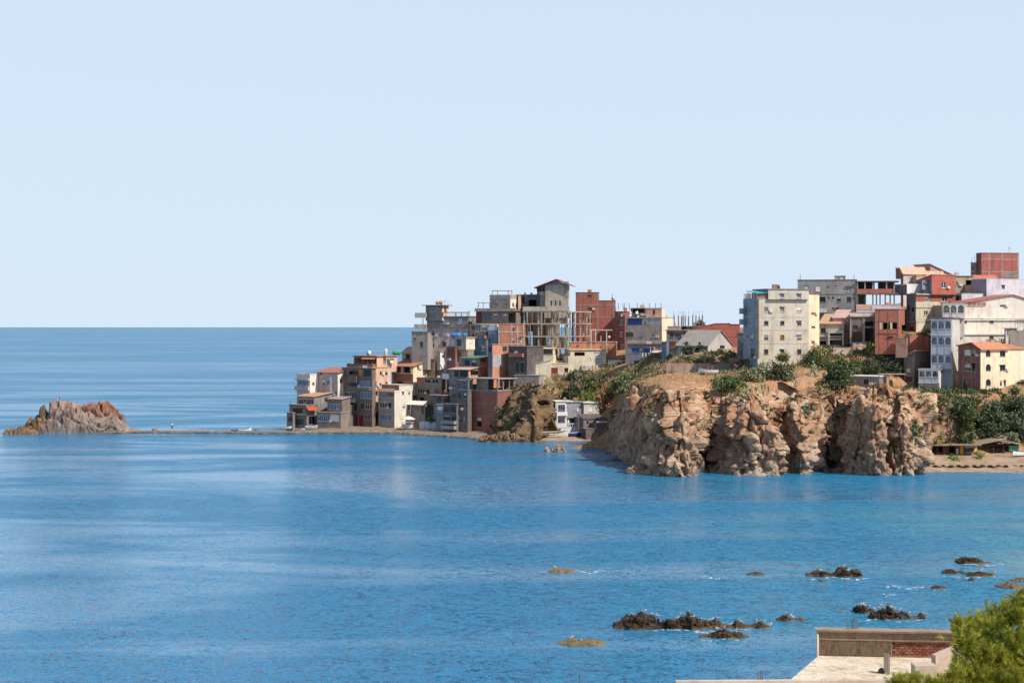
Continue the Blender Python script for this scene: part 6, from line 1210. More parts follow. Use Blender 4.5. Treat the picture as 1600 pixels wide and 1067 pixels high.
mb = MB(); mb.hexa([q(-.35, ze - .12, .5), q(ru, ze - .12, .5), q(ru, apex[1] - .2, -du), q(-.35, apex[1] - .2, -du)], [q(-.35, ze + .06, .5), q(ru, ze + .06, .5), q(ru, apex[1], -du), q(-.35, apex[1], -du)]); part('roof', mb, 'ti:cf7c4c', h)
mb = MB(); mb.hexa([q(-.35, apex[1] - .2, -du - .003), q(ru, apex[1] - .2, -du - .003), q(ru, A[3][1] - .1, -o.l.W - .4), q(-.35, A[3][1] - .1, -o.l.W - .4)], [q(-.35, apex[1], -du - .003), q(ru, apex[1], -du - .003), q(ru, A[3][1] + .1, -o.l.W - .4), q(-.35, A[3][1] + .1, -o.l.W - .4)]); part('roof', mb, 'ti:cf7c4c', h)
mb = MB(); mb.hexa([q(ru + .1, ze - .05, .25), q(f.W + .2, ze - .05, .25), q(f.W + .2, ze + 1, -o.l.W), q(ru + .1, ze + 1, -o.l.W)], [q(ru + .1, ze + .12, .25), q(f.W + .2, ze + .12, .25), q(f.W + .2, ze + 1.15, -o.l.W), q(ru + .1, ze + 1.15, -o.l.W)]); part('roof', mb, 'ti:c9764e', h)
t = house('plinth_wall', 'shaded plaster plinth wall under the yellow-fronted house', 360, 1250, 880, 'wall')
o = blk(t, 360.4, None, 1140, 1440, 826, 905, 61, 'pl:8d7060', 'pl:9a7a66', (), (), ('none',), depth=3, down=2)
h = house('house', 'glazed white porch house at the picture edge above the orange roof', 376, 1380, 260)
o = blk(h, 379, 1375, 1390, 1520, 96, 280, 66, 'pl:7d8188', 'pl:cfc9c4', (), [(1400, 105, 1465, 180, 'q'), (1480, 110, 1510, 180, 'q')], ('flat', .12, .3, 'ti:c0705a'), depth=5, down=3)
railing(h, [VP(1500, 80, 376), VP(1640, 80, 376)], 1.6, 'me:4a4440', .5)
h = house('house', 'rust-red gabled house with weathered grey roof at the picture edge', 370, 1450, 300)
o = blk(h, 376, 1440, 1452, 1640, 250, 330, 60, 'pl:5d4a46', 'pl:8d3f38', (), (), ('gable', 'r', 2.4, .5, 'ti:8d7d72', 'pl:8d3f38'), depth=8, down=4)
# ================================================================== cove house, boats, beach huts
view(14)
h = house('boat_house', 'white two-storey cove house with glazed balconies and baluster terrace', 432, 570, 740)
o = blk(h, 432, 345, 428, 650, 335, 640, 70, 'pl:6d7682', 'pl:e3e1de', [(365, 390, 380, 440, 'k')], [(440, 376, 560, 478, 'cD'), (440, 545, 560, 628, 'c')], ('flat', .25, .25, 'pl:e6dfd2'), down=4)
onface(h, o.r, 430, 480, 580, 525, .0, .9, 'pl:e0dedb', 'balcony'); onface(h, o.r, 426, 360, 438, 745, .85, 1.0, 'pt:d9dce0', 'column')
o = blk(h, 433, None, 585, 822, 345, 640, 76, 'pl:7f858d', 'pl:8d8f95', (), [(728, 405, 762, 465, 'p'), (600, 560, 690, 630, 'g')], ('flat', .2, .2, 'pl:8a8f96'), depth=6, down=3)  # grey render colour stands in for shade on this part
o = blk(h, 433.4, None, 820, 1035, 352, 560, 76, 'pl:a59c90', 'pl:cfc3ae', (), [(892, 392, 950, 474, 'p')], ('flat', .25, .3, 'pl:e3dccd'), depth=6, down=4)
onface(h, o.r, 820, 540, 1035, 570, .0, .4, 'pl:e6e2dc', 'ledge'); onface(h, o.r, 1060, 370, 1110, 520, -1, -.8, 'pl:6d6862', 'pier')
o = blk(h, 431, None, 740, 815, 548, 740, 76, 'pl:8d8f98', 'pl:ece7dd', (), [(785, 565, 808, 660, 'l')], ('flat', .15, .1, 'pl:ece7dd'), depth=3, down=1)
o = blk(h, 429, 215, 235, 745, 700, 790, 74, 'pl:b5bac3', 'pl:d3d5da', (), [(440, 690, 500, 740, 'k'), (300, 705, 330, 760, 'k')], ('none',), down=1, depth=3)
slabq(h, o, o.z1 + .1, .15, 'pl:d8dade', .05, 'terrace')
for k in range(16): u = o.r.W * (k + .5) / 16; mb = MB(); p = o.r.pt(u, o.z1 + .1, -.12); mb.lathe(p, [(.06, 0), (.11, .25), (.05, .5), (.09, .75), (.06, .82)], 6); part('baluster', mb, 'pt:d6d9df', h)
mb = MB(); o.r.bx(mb, 0, o.z1 + .92, o.r.W, o.z1 + 1.05, -.25, .0); part('coping', mb, 'pt:dcdfe4', h)
h = house('boat_house', 'low dusky shed with small window and sagging flat roofs in the cove', 428, 820, 730)
o = blk(h, 428, None, 815, 1110, 575, 745, 74, 'pl:6d6264', 'pl:7d6e6c', (), [(860, 600, 885, 645, 'k')], ('mono', 'r', .9, .2, 'co:6b5f5b', 'pl:7d6e6c'), depth=5, down=2)
o = blk(h, 424, None, 990, 1200, 640, 720, 74, 'pl:5d5350', 'pl:6a5a54', (), [(1010, 645, 1100, 700, 'd')], ('none',), depth=5, down=2)
hbeam(h, 1000, 1300, 613, 423, .16, 2.0, 'pl:d9c9b4', 'canopy'); post(h, 990, 615, 715, 422.5, .12, 'wo:b9a890', 'post')
hbeam(h, 1200, 1330, 522, 429, .25, 2.0, 'pl:d8c8b0', 'canopy', 426)
o = blk(h, 421, None, 850, 1110, 715, 835, 74, 'pl:5b4d49', 'pl:6a5852', (), (), ('flat', .12, .1, 'co:7d6c62'), depth=4, down=2)
def boat(label, p, length, yaw, hull='pt:dfe0e0', band=None, tilt=0.0, beam=.32, group='small boats drawn up on the shore', cabin=False, depth=.2):
    """an open wooden boat: hull, inner shell, gunwale, thwarts"""
    t = thing('rowing_boat', label, 'boat', tuple(p), group); cy, sy = math.cos(yaw), math.sin(yaw); ct, st = math.cos(tilt), math.sin(tilt); n = 11
    def tr(x, y, z):
        y, z = y * ct - z * st, y * st + z * ct
        return (p[0] + x * cy - y * sy, p[1] + x * sy + y * cy, p[2] + z)
    def ring(s, k, lift):
        x = (s - .5) * length; w = length * beam * .5 * max(.02, (1 - max(0, (s - .35) / .65) ** 2.2)) * (.78 + .22 * min(1, s / .3)) * k; d = length * depth; sh = d + length * .10 * max(0, s - .45) ** 1.5 * 2.5 + .05 * length * max(0, .2 - s)
        kz = length * .09 * max(0, s - .6) ** 2 * 4
        return [tr(x, w * yy, kz + lift + (sh - kz - lift) * zz) for yy, zz in ((-1, 1), (-.95, .55), (-.6, .12), (0, 0), (.6, .12), (.95, .55), (1, 1))]
    S = [i / (n - 1) for i in range(n)]
    mb = MB(); mb.tube_raw([ring(s, 1, 0) for s in S], False); mb.quad(ring(0, 1, 0)); part('hull', mb, hull, t)
    mb = MB(); mb.tube_raw([ring(s, .9, .06 * length * .3) for s in S[:-1]], False); part('inside', mb, 'pt:8d8478', t)
    for sd in (0, 6):
        mb = MB(); mb.tube([ring(s, 1, 0)[sd] for s in S], length * .012 + .015, 5); part('gunwale', mb, band or 'pt:6d7f99', t)
    for s in (.25, .5):
        r_ = ring(s, .92, 0); mb = MB(); a = Vector(r_[0]) * .65 + Vector(r_[1]) * .35; b_ = Vector(r_[6]) * .65 + Vector(r_[5]) * .35; mb.tube([a, b_], length * .025, 4); part('thwart', mb, 'wo:a08a6c', t)
    return t
boat('long white boat with pale keel hauled out before the cove house', VP(420, 850, 424) + UP * .2, 6.6, R(12), 'pt:e3ddd0', 'pt:d8d4cc', .25)
boat('white boat with navy side hauled out beside the long white boat', VP(690, 838, 425.5) + UP * .2, 5.2, R(8), 'pt:2f3f6b', 'pt:e6e6e6', -.15)
view(1)
boat('little white boat on the quay end beneath the lowest house', VP(48, 922, 455), 2.6, R(15), 'pt:d8d8d6', None, .1)
boat('flat white dinghy lying on the quay in front of the lowest house', VP(180, 938, 453), 2.6, R(-10), 'pt:dcdcda', None, .2)
boat('blue and white boat leaning by the blue-windowed quay house', VP(285, 925, 455), 3.4, R(25), 'pt:9db0c6', 'pt:e3e3e3', .3)
view(16)
boat('white fishing boat drawn up midway along the spit', VP(1125, 208, 459), 3.4, R(20), 'pt:e3e3e0', 'pt:6d98b0', .15)
boat('small dark rowing boat on the spit near the white fishing boat', VP(1025, 206, 461), 1.8, R(0), 'pt:4a4a4c', None, .1)
view(15)
boat('white boat at the picture edge on the beach by the green shack end', VP(1560, 648, 340) + UP * .1, 3.6, R(200), 'pt:e6e6e4', 'pt:5d6a78', .2)
boat('white boat resting on the bank above the thatched shack', VP(1255, 428, 349.5), 3.2, R(10), 'pt:ece9e4', 'pt:c9c6c0', .5)
boat('white boat with blue inside standing on end above the shack', VP(1130, 425, 350), 2.4, R(70), 'pt:dfe6ea', 'pt:4a86b0', .8)
# beach shacks
h = house('beach_shack', 'row shack of dark timber with reed roof and yellow door on the beach', 343, 560, 640, 'shack')
def shack(h, x0, x1, y0, y1, Y, wins, mat, depth=3.5): return blk(h, Y, None, x0, x1, y0, y1, 84, mat, mat, (), wins, ('none',), depth=depth, down=1)
o = shack(h, 130, 255, 482, 640, 343.5, [(140, 500, 205, 640, 'k')], 'wo:3a322e')
o = shack(h, 255, 525, 482, 636, 342.5, [(268, 490, 378, 588, 'd'), (385, 490, 470, 588, 'd')], 'wo:6a4438')
o = shack(h, 525, 955, 486, 640, 343, [(660, 540, 692, 635, 'p'), (708, 495, 770, 632, 'yD'), (780, 500, 900, 590, 'k'), (560, 500, 640, 600, 'd')], 'wo:59453b')
onface(h, o.r, 905, 500, 948, 590, .0, .05, 'pt:d9b05c', 'panel'); onface(h, o.r, 780, 580, 900, 640, .0, .06, 'br:8d5a48', 'panel')
for x0, x1, y in ((120, 262, 480), (250, 540, 482), (520, 962, 480)): hbeam(h, x0, x1, y, 343.5, .22, 5.0, 'th:8d7d66', 'thatch_roof')
for x in (262, 380, 476): onface(h, o.r, x - 5, 486, x + 5, 632, .9, 1.0, 'wo:5a4638', 'post')
h = house('beach_shack', 'wide open shack with pitched grey thatch and green end panel', 344, 1200, 650, 'shack')
o = shack(h, 955, 1525, 492, 650, 344, [(965, 500, 1085, 640, 'd'), (1095, 500, 1170, 640, 'd'), (1182, 500, 1310, 640, 'd'), (1325, 500, 1385, 580, 'd')], 'wo:4a3c34')
onface(h, o.r, 1392, 500, 1528, 572, .02, .08, 'pt:4f9070', 'panel'); onface(h, o.r, 1325, 590, 1465, 650, .02, .1, 'br:8a5546', 'panel')
f = o.r; a_, b_, c_ = f.uz(940, 488), f.uz(1230, 432), f.uz(1560, 486)
for p0, p1 in ((a_, b_), (b_, c_)): mb = MB(); mb.hexa([f.pt(*p0, .8), f.pt(*p1, .8), f.pt(p1[0], p1[1] + .25, -4), f.pt(p0[0], p0[1] + .25, -4)], [f.pt(p0[0], p0[1] + .16, .8), f.pt(p1[0], p1[1] + .16, .8), f.pt(p1[0], p1[1] + .42, -4), f.pt(p0[0], p0[1] + .42, -4)]); part('thatch_roof', mb, 'th:8a7c6c', h)
for i, (x0, x1, y0, y1, Y, m_) in enumerate(((130, 268, 648, 755, 341.5, 'br:8d7460'), (268, 525, 640, 735, 341, 'br:a5765e'), (790, 1085, 668, 716, 340, 'br:8d6a52'))):
    t = house('stone_wall', ['short grey-brown stone wall where beach meets cliff', 'reddish brick terrace wall in front of the timber shack', 'low stone planter edge on the sand before the shacks'][i], Y, x0, y1, 'wall')
    o = blk(t, Y, None, x0, x1, y0, y1, 84, m_, m_, (), (), ('flat', .1, .06, 'co:b39c84'), depth=.7, down=.6)
t = thing('seaweed_bank', 'dark line of dried seaweed along the beach', 'seaweed', tuple(VP(1000, 812, 334)))
V = []; nn = 220
for i in range(nn):
    x = 230 + (1640 - 230) * i / (nn - 1); Y = 334.2 + .5 * math.sin(i * .21); p = VP(x, 812, Y)
    for j, (dy, dz) in enumerate(((-.9, 0), (-.35, .32), (.2, .36), (.8, .1))): V.append((p.x, Y + dy + .25 * math.sin(i * 1.7 + j), max(.3, .66 + dz * (.55 + .45 * math.sin(i * .37) + .3 * math.sin(i * 1.3)))))
me = grid_mesh('weed_bank', np.array(V), nn, 4, rock_material('seaweed', ['#1c1714', '#3a2f26', '#4a3c30'], None, 2.0), t.location, False); ob = bpy.data.objects.new('weed_bank', me); ob.parent = t; COL.objects.link(ob)

# ================================================================== plants
def leaf_mesh(name, pts, size, mat, loc, rs_, up=.0, aspect=1.6):
    n = len(pts); d = rs_.normal(size=(n, 3)); d[:, 2] = np.abs(d[:, 2]) * (1 + up) + up; d /= np.linalg.norm(d, axis=1, keepdims=True)
    e = np.cross(d, rs_.normal(size=(n, 3))); e /= np.linalg.norm(e, axis=1, keepdims=True) + 1e-9; s = size * rs_.uniform(.6, 1.3, (n, 1)); g = np.cross(d, e)
    a = pts - d * s * aspect * .5; b = pts + e * s * .5 + g * s * .12; c = pts + d * s * aspect * .5; f = pts - e * s * .5 + g * s * .12
    V = np.stack([a, b, c, f], 1).reshape(-1, 3) - np.array(loc); me = bpy.data.meshes.new(name); me.vertices.add(4 * n); me.vertices.foreach_set('co', V.astype(np.float32).ravel())
    me.loops.add(4 * n); me.loops.foreach_set('vertex_index', np.arange(4 * n, dtype=np.int32)); me.polygons.add(n); me.polygons.foreach_set('loop_start', (np.arange(n) * 4).astype(np.int32)); me.update(calc_edges=True); me.validate()
    me.materials.append(M(mat) if isinstance(mat, str) else mat); return me
PSEED = [100]
def rooted(x, y, Y):
    """distance at which the sight line through a photo point meets the hillside, near Y"""
    k = (vx(x) - CX) / F; m = (vy(y) - HY) / F; ys = np.arange(Y - 16, Y + 16, .4); d = ground_z(k * ys, ys) - (EYE - m * ys); s_ = np.where((d[:-1] < 0) & (d[1:] >= 0))[0]
    if len(s_) == 0: return Y if abs(d).min() > .6 else float(ys[np.argmin(abs(d))])
    return float(ys[s_[np.argmin(abs(ys[s_] - Y))]])

view(5)
boat('white boat with raised bow abandoned on the cliff-top grass', VP(905, 835, rooted(905, 835, 366)) + UP * .1, 4.2, R(165), 'pt:e6e2da', 'pt:c9c4ba', .2)
boat('second white boat behind the raised-bow boat on the cliff top', VP(1005, 826, rooted(1005, 826, 367)) + UP * .1, 3.6, R(170), 'pt:dcd8d0', 'pt:b9b4aa', -.2)
def shrub(x0, y0, x1, y1, Y, label, mat='le:4a5a34', dens=1.0, size=.30, name='shrub', cat='shrub', up=.2, wob=.35, ground=True, group='shrubs on the slopes'):
    PSEED[0] += 1; r_ = np.random.default_rng(PSEED[0]); Y = rooted((x0 + x1) / 2, y1, Y) if ground else Y; p = VP((x0 + x1) / 2, y1, Y); q = VP(x1, y0, Y); w = q.x - p.x; hh = q.z - p.z; dp = min(w * .9, hh * 1.6)
    if ground:
        g = gz(p.x, Y); bz = min(p.z, g) if p.z - g < 2.5 else p.z
    else: bz = p.z
    t = thing(name, label, cat, (p.x, Y, bz), group); hh = q.z - bz
    nc = int(10 + w * hh * 1.3); u = r_.normal(size=(nc, 3)); u /= np.linalg.norm(u, axis=1, keepdims=True); u *= r_.uniform(.25, 1, (nc, 1)) ** .5; u[:, 2] = np.abs(u[:, 2]) * 1.0 - .12 * (r_.random(nc))
    cl = u * np.array([w, dp, hh * .94]); cl *= 1 + wob * (r_.random((nc, 1)) - .55); nl = int(min(9000, max(400, w * hh * 170 * dens))); k = r_.integers(0, nc, nl); cs = .17 * min(w, hh) * (.6 + r_.random((nc, 1)))
    pts = cl[k] + r_.normal(size=(nl, 3)) * cs[k] * np.array([1, 1, .8]) ; pts[:, 2] = np.maximum(pts[:, 2], -.3); pts += np.array([p.x, Y, bz])
    ob = bpy.data.objects.new('foliage', leaf_mesh('foliage', pts, size, mat, t.location, r_, up)); ob.parent = t; COL.objects.link(ob)
    mb = MB()
    for j in range(4): c = cl[r_.integers(0, nc)] * .8 + np.array([p.x, Y, bz]); mb = MB(); mb.tube([(p.x + r_.uniform(-.3, .3) * w * .5, Y, bz - .4), tuple((np.array([p.x, Y, bz]) + c) / 2 + np.array([0, 0, .1])), tuple(c)], [.09, .06, .02], 5); part('stem', mb, 'wo:4a3a2c', t)
    return t
def pear(x0, y0, x1, y1, Y, label, mat='le:7a8a68', n=None, tall=1.0):
    """prickly pear: chains of thick oval pads"""
    PSEED[0] += 1; r_ = random.Random(PSEED[0]); Y = rooted((x0 + x1) / 2, y1, Y); p = VP((x0 + x1) / 2, y1, Y); q = VP(x1, y0, Y); w = q.x - p.x; hh = q.z - p.z; g = gz(p.x, Y); bz = min(p.z, g) if p.z - g < 2 else p.z
    t = thing('prickly_pear', label, 'cactus', (p.x, Y, bz), 'prickly pear clumps'); hh = q.z - bz; n = n or int(18 + w * hh * 7); V = []; Fc = []
    def pad(c, ax, nr, L, wd):
        s = ax.cross(nr).normalized(); i = len(V); m = 7; V.append(tuple(c + ax * L * .5 + nr * .045)); V.append(tuple(c + ax * L * .5 - nr * .045))
        for j in range(m): a = 2 * math.pi * j / m; V.append(tuple(c + ax * (L * .5 - L * .5 * math.cos(a)) + s * (wd * .5 * math.sin(a) * (1.0 + .25 * -math.cos(a)))))
        for j in range(m): b0, b1 = i + 2 + j, i + 2 + (j + 1) % m; Fc.append((i, b0, b1)); Fc.append((i + 1, b1, b0))
        return c + ax * L
    st = []
    for k in range(max(4, n // 9)): st.append((Vector((p.x + r_.uniform(-1, 1) * w * .85, Y + r_.uniform(-1, 1) * w * .4, bz - .1)), 0))
    while len(V) < n * 9 and st:
        c, lv = st.pop(r_.randrange(len(st))); ax = Vector((r_.uniform(-.7, .7), r_.uniform(-.6, .6), 1.0 * tall)).normalized(); nr = Vector((r_.uniform(-1, 1), r_.uniform(-1, 1), .1)); nr = (nr - ax * nr.dot(ax)).normalized(); L = r_.uniform(.38, .62) * (1.25 if lv == 0 else 1)
        e = pad(c, ax, nr, L, L * .68)
        if e.z < bz + hh * (1.05 - .5 * abs(e.x - p.x) / max(w, .1)): st += [(e, lv + 1)] * r_.choice((1, 2, 2))
        if len(st) < 3: st.append((Vector((p.x + r_.uniform(-1, 1) * w * .85, Y + r_.uniform(-1, 1) * w * .4, bz - .1)), 0))
    me = bpy.data.meshes.new('pads'); me.from_pydata([tuple(Vector(v) - t.location) for v in V], [], Fc); me.materials.append(M(mat)); ob = bpy.data.objects.new('foliage', me); ob.parent = t; COL.objects.link(ob); ob['kind'] = 'stuff'
    return t
G1, G2, G3, G4, G5 = 'le:626a45', 'le:4b5836', 'le:797c5c', 'le:414c35', 'le:857855'
view(5)
shrub(612, 612, 800, 716, 380, 'wispy grey-green hedge end above the orange-topped wall', G3, 1.2); shrub(780, 612, 990, 716, 380.5, 'grey-green hedge half nearer the white bungalow gable', G3, 1.2)
shrub(1010, 622, 1190, 700, 381, 'rounded mid-green shrub between bungalow and beige block', G1, 1.2)
shrub(645, 528, 760, 640, 388, 'dark evergreen tree at the bungalow eaves', G4, 1.3, name='tree', cat='tree'); shrub(770, 520, 850, 625, 388.6, 'slim dark evergreen tree by the bungalow door', G4, 1.3, name='tree', cat='tree')
shrub(900, 590, 1180, 645, 387, 'low dark hedge under the bungalow gable', G4, 1.2)
shrub(776, 305, 868, 362, 420, 'palm-like treetop among the rebar columns', G2, .9, .5)
shrub(918, 826, 1250, 946, 358, 'dense dome of green bush on the bare plateau', 'le:4c6035', 1.9, .24, wob=.12)
shrub(1190, 768, 1440, 892, 362, 'grey-green bush leaning on the brown retaining wall', G3, 1.2)
pear(200, 660, 330, 960, 398, 'tall prickly pear at the edge of the gully, darker stand', 'le:5f7355', tall=1.6); pear(320, 640, 465, 940, 399, 'tall prickly pear against the blue shed wall', 'le:6d7f60', tall=1.6)
shrub(-40, 780, 210, 1000, 402, 'broad green scrub patch filling the gully head', G1, 1.0)
pear(1150, 940, 1335, 1062, 339, 'spiky prickly pear clump at the cliff rim, lower of two', 'le:55704c'); pear(1325, 918, 1500, 1032, 341, 'pale prickly pear clump at the cliff rim, upper of two', 'le:7f9272')
view(6)
shrub(360, 752, 600, 992, 360, 'big olive bush in front of the tall beige block', 'le:5d5c3e', 1.2); shrub(0, 800, 205, 935, 365, 'purplish dry bush beside the retaining wall', 'le:6b5a50', 1.2); shrub(200, 850, 380, 960, 362, 'dull green bush at the foot of the beige block corner', G3, 1.1)
pear(600, 826, 830, 962, 359, 'speckled prickly pear hedge above the dirt bank', 'le:7a8a70'); pear(225, 812, 420, 925, 363.5, 'prickly pear hedge against the beige block base', 'le:73836a'); pear(470, 900, 590, 1000, 358, 'low prickly pear at the edge of the dirt bank', 'le:86957a')
shrub(670, 690, 930, 810, 366, 'tawny reed clump under the yellow wall', 'le:8a7a58', 1.0, .34, up=1.0); shrub(620, 720, 880, 860, 364, 'dark green bush behind the prickly pear hedge', G2, 1.1)
shrub(880, 770, 1180, 935, 362, 'rich green shrub below the courtyard wall', 'le:48592f', 1.2); shrub(1200, 620, 1400, 775, 369, 'tall yellow-green canes before the grey concrete house', 'le:7d8050', 1.1, .36, up=1.2); shrub(1380, 640, 1565, 780, 369.5, 'yellow-green canes before the red-brick house', 'le:74794c', 1.0, .36, up=1.2)
shrub(1100, 770, 1340, 925, 360.5, 'deep shadowed bush behind the metal hut', G4, 1.2); shrub(1320, 780, 1570, 925, 361.5, 'dark bush between hut and sheet fence', G4, 1.2); shrub(850, 880, 1090, 1020, 357, 'bright-topped shrub beside the metal hut', G2, 1.2)
view(11)
shrub(240, 30, 400, 185, 355, 'dark shrub at the head of the deep recess', G4, 1.1); shrub(775, 408, 932, 585, 327.5, 'round dark-green bush clinging to the cliff face', 'le:4a5c3a', 1.8, .24, ground=False, wob=.2)
shrub(1090, 240, 1262, 400, 344, 'trailing green bush over the cliff shoulder', G2, 1.3, ground=False); shrub(1228, 350, 1362, 572, 351, 'tall dark columnar bush beside the thatched shacks', 'le:4c573c', 1.5, ground=False)
shrub(1312, 270, 1460, 512, 356, 'broad dark leafy tree under the yellow house', 'le:4a563c', 1.4, .34, name='tree', cat='tree'); shrub(1440, 195, 1620, 400, 357, 'dark leafy tree top against the yellow house plinth', 'le:4d593d', 1.4, .34, name='tree', cat='tree'); shrub(1470, 330, 1640, 515, 353, 'grey-green tree at the picture edge above the shack', 'le:5d664c', 1.4, .34, name='tree', cat='tree')
shrub(1072, 640, 1168, 706, 338.5, 'bright green beach plant before the terrace wall', 'le:6b8a3a', 1.8, .2, ground=False); shrub(1250, 630, 1350, 692, 339.5, 'flowering plant with pale blooms in the stone planter', 'le:7c8a4a', 1.8, .2, ground=False)
shrub(908, 180, 986, 262, 342, 'small green bush on the rim below the arcade', G2, 1.5, .22, ground=False); shrub(838, 222, 905, 272, 341, 'little round bush on the rim by the arcade bush', G1, 1.4, .2, ground=False); shrub(575, 150, 628, 280, 340.5, 'narrow olive bush on the pinnacle', G3, 1.4, .22, ground=False); shrub(676, 145, 722, 195, 341, 'tuft of green topping the pale pinnacle', G2, 1.5, .2, ground=False)
shrub(1480, 490, 1562, 566, 346.5, 'grey silvery bush above the thatched ridge', 'le:7f8468', 1.3, .24, ground=False); pear(1240, 232, 1305, 292, 345.5, 'small prickly pear by the yellow house corner', 'le:7f9070')
pear(72, 305, 200, 402, 343, 'agave-like prickly pear hanging on the recess wall', 'le:5f7058'); pear(1088, 402, 1160, 525, 345, 'prickly pear on the rocky bank above the timber shack', 'le:6d8060'); shrub(70, 392, 160, 480, 341.5, 'grey scrub under the hanging prickly pear', G3, 1.2, .22, ground=False); shrub(930, 500, 1062, 575, 343.5, 'straw-coloured scrub on the bank behind the shack', 'le:8a7a50', 1.2, .24, ground=False)
shrub(120, 165, 330, 235, 347, 'sparse dry scrub along the rim above the recess', G5, .7, .24)
view(11)
shrub(1150, 330, 1260, 560, 349, 'shaggy green bush filling the gully behind the timber shack', 'le:56603c', 1.3, .3)
shrub(1300, 380, 1420, 560, 353, 'dark bush behind the ridge of the open shack', 'le:465238', 1.3, .3); shrub(1380, 230, 1520, 420, 359, 'dense dark tree below the yellow house plinth', 'le:4a563c', 1.3, .34, name='tree', cat='tree')
shrub(1540, 240, 1680, 460, 357, 'dark tree cut by the picture edge under the yellow house', 'le:515b42', 1.3, .34, name='tree', cat='tree'); shrub(1180, 240, 1330, 400, 353, 'olive shrub bank below the brick side wall', 'le:5a6038', 1.2, .3)
shrub(1000, 235, 1110, 300, 347, 'low dusty scrub along the rim before the brick house', G3, 1.2, .24)
view(3)
pear(930, 292, 1180, 420, 440, 'silvery prickly pear thicket under the villa terrace', 'le:8d9682'); pear(1050, 400, 1232, 505, 437, 'silvery prickly pear lower on the spur', 'le:7d8870'); pear(1290, 250, 1425, 375, 443, 'prickly pear against the villa retaining wall', 'le:6d7d68')
shrub(1230, 350, 1405, 490, 442, 'dark green thicket in the hollow behind the cove house', G4, 1.0); shrub(1370, 410, 1565, 535, 440, 'olive-green bush above the cove house', 'le:66703a', 1.1); shrub(1400, 275, 1600, 430, 445, 'mixed scrub slope below the villa', G1, .9)
shrub(660, 420, 830, 540, 437, 'dry brown scrub on the shaded spur crest', G5, .8); shrub(640, 680, 720, 752, 425, 'small green weed tuft on the shaded spur', G2, 1.0, .25, ground=False); shrub(830, 470, 960, 620, 434, 'rusty dry scrub hanging down the spur', 'le:8a6a4c', .7, ground=False); shrub(1020, 560, 1100, 700, 434, 'dry scrub beside the cove house wall', 'le:7d6a50', .9, ground=False)
view(3)
shrub(560, 560, 700, 700, 434, 'dull scrub spread over the shaded spur flank', 'le:5d5a42', .8, .26, ground=False); shrub(720, 560, 860, 700, 427, 'grey-green scrub low on the spur nose', 'le:666348', .8, .26, ground=False); shrub(760, 360, 900, 450, 438, 'tawny scrub on the spur summit', 'le:8a7a58', .9, .28, ground=False)
view(4)
shrub(550, 895, 660, 1005, 446, 'dark green bush at the villa wall corner', G2, 1.0); shrub(680, 930, 930, 1015, 444, 'low green scrub below the villa balcony', G1, 1.0); shrub(980, 920, 1190, 1030, 436, 'silvery scrub under the white garden wall', G3, 1.0)
view(14)
shrub(740, 200, 1000, 325, 439, 'sunlit olive bush on the slope above the beige cove room', 'le:78803f', 1.0); shrub(985, 60, 1240, 400, 431, 'rusty dry bush on the gully side of the headland', 'le:96704e', .8); shrub(1160, 40, 1420, 180, 425, 'green scrub at the top of the headland gully', G1, .9); shrub(1180, 400, 1330, 510, 424, 'pale thorny scrub beside the dusky shed', G3, .8)
view(1)
shrub(1398, 790, 1536, 852, 453, 'clipped green hedge behind the white quay fence', 'le:3f6a38', 2.0, .22, ground=False, wob=.1)
# low scrub and weeds over the slopes: uncountable
def scrub(name, x0, x1, y0, y1, n, thr, mat, size, seed, zmin=2.5, lift=.5):
    r_ = np.random.default_rng(seed); cx_ = r_.uniform(0, 1, n // 22); cy_ = r_.uniform(y0, y1, n // 22); gx_ = x0(cy_) + (x1(cy_) - x0(cy_)) * cx_
    ok = fbm(gx_ * .11, cy_ * .11, 0 * gx_ + seed, 3) > thr; gx_, cy_ = gx_[ok], cy_[ok]; m = len(gx_); k = r_.integers(0, m, n); sp = r_.uniform(.35, 1.1, m)[k]
    px = gx_[k] + r_.normal(size=n) * sp * .7; py = cy_[k] + r_.normal(size=n) * sp * .7; g = ground_z(px, py); pz = g + np.abs(r_.normal(size=n)) * sp * lift; ok = (g > zmin)
    return np.stack([px, py, pz], -1)[ok], r_
pxl = lambda p: (lambda Y: (p - CX) / F * Y)
for nm, p0, p1, y0, y1, n, thr, mat, size, sd, zm in (('hill_scrub', 1040, 1340, 362, 384, 9000, .0, 'le:6f7050', .26, 31, 16), ('bank_scrub', 1445, 1640, 349, 392, 22000, -.35, 'le:4d5836', .30, 32, 3.5), ('valley_scrub', 845, 1010, 424, 450, 7000, -.02, 'le:6d6c4a', .28, 33, 3), ('dry_weeds', 1000, 1460, 342, 366, 3500, .12, 'le:93835a', .18, 34, 14), ('gully_scrub', 965, 1075, 374, 432, 7000, .0, 'le:78744f', .26, 36, 10), ('shade_scrub', 1200, 1500, 372, 400, 9000, -.1, 'le:56603e', .3, 35, 14)):
    pts, r_ = scrub(nm, pxl(p0), pxl(p1), y0, y1, n, thr, mat, size, sd, zm)
    if nm == 'dry_weeds': pts = pts[inside(ph, pts[:, 0], pts[:, 1])]
    ob = bpy.data.objects.new(nm, leaf_mesh(nm, pts, size, mat, (0, 0, 0), r_, .5, 1.8)); ob['kind'] = 'stuff'; COL.objects.link(ob)
r_ = np.random.default_rng(5); n = 3500; gx_ = r_.uniform(XY(990, 350)[0], XY(1450, 350)[0], n); gy_ = r_.uniform(338, 372, n); gz_ = ground_z(gx_, gy_); keep = inside(ph, gx_, gy_) & (fbm(gx_ * .15, gy_ * .15, 0 * gx_, 3) > .05); pts = np.stack([gx_, gy_, gz_ + .2], -1)[keep]
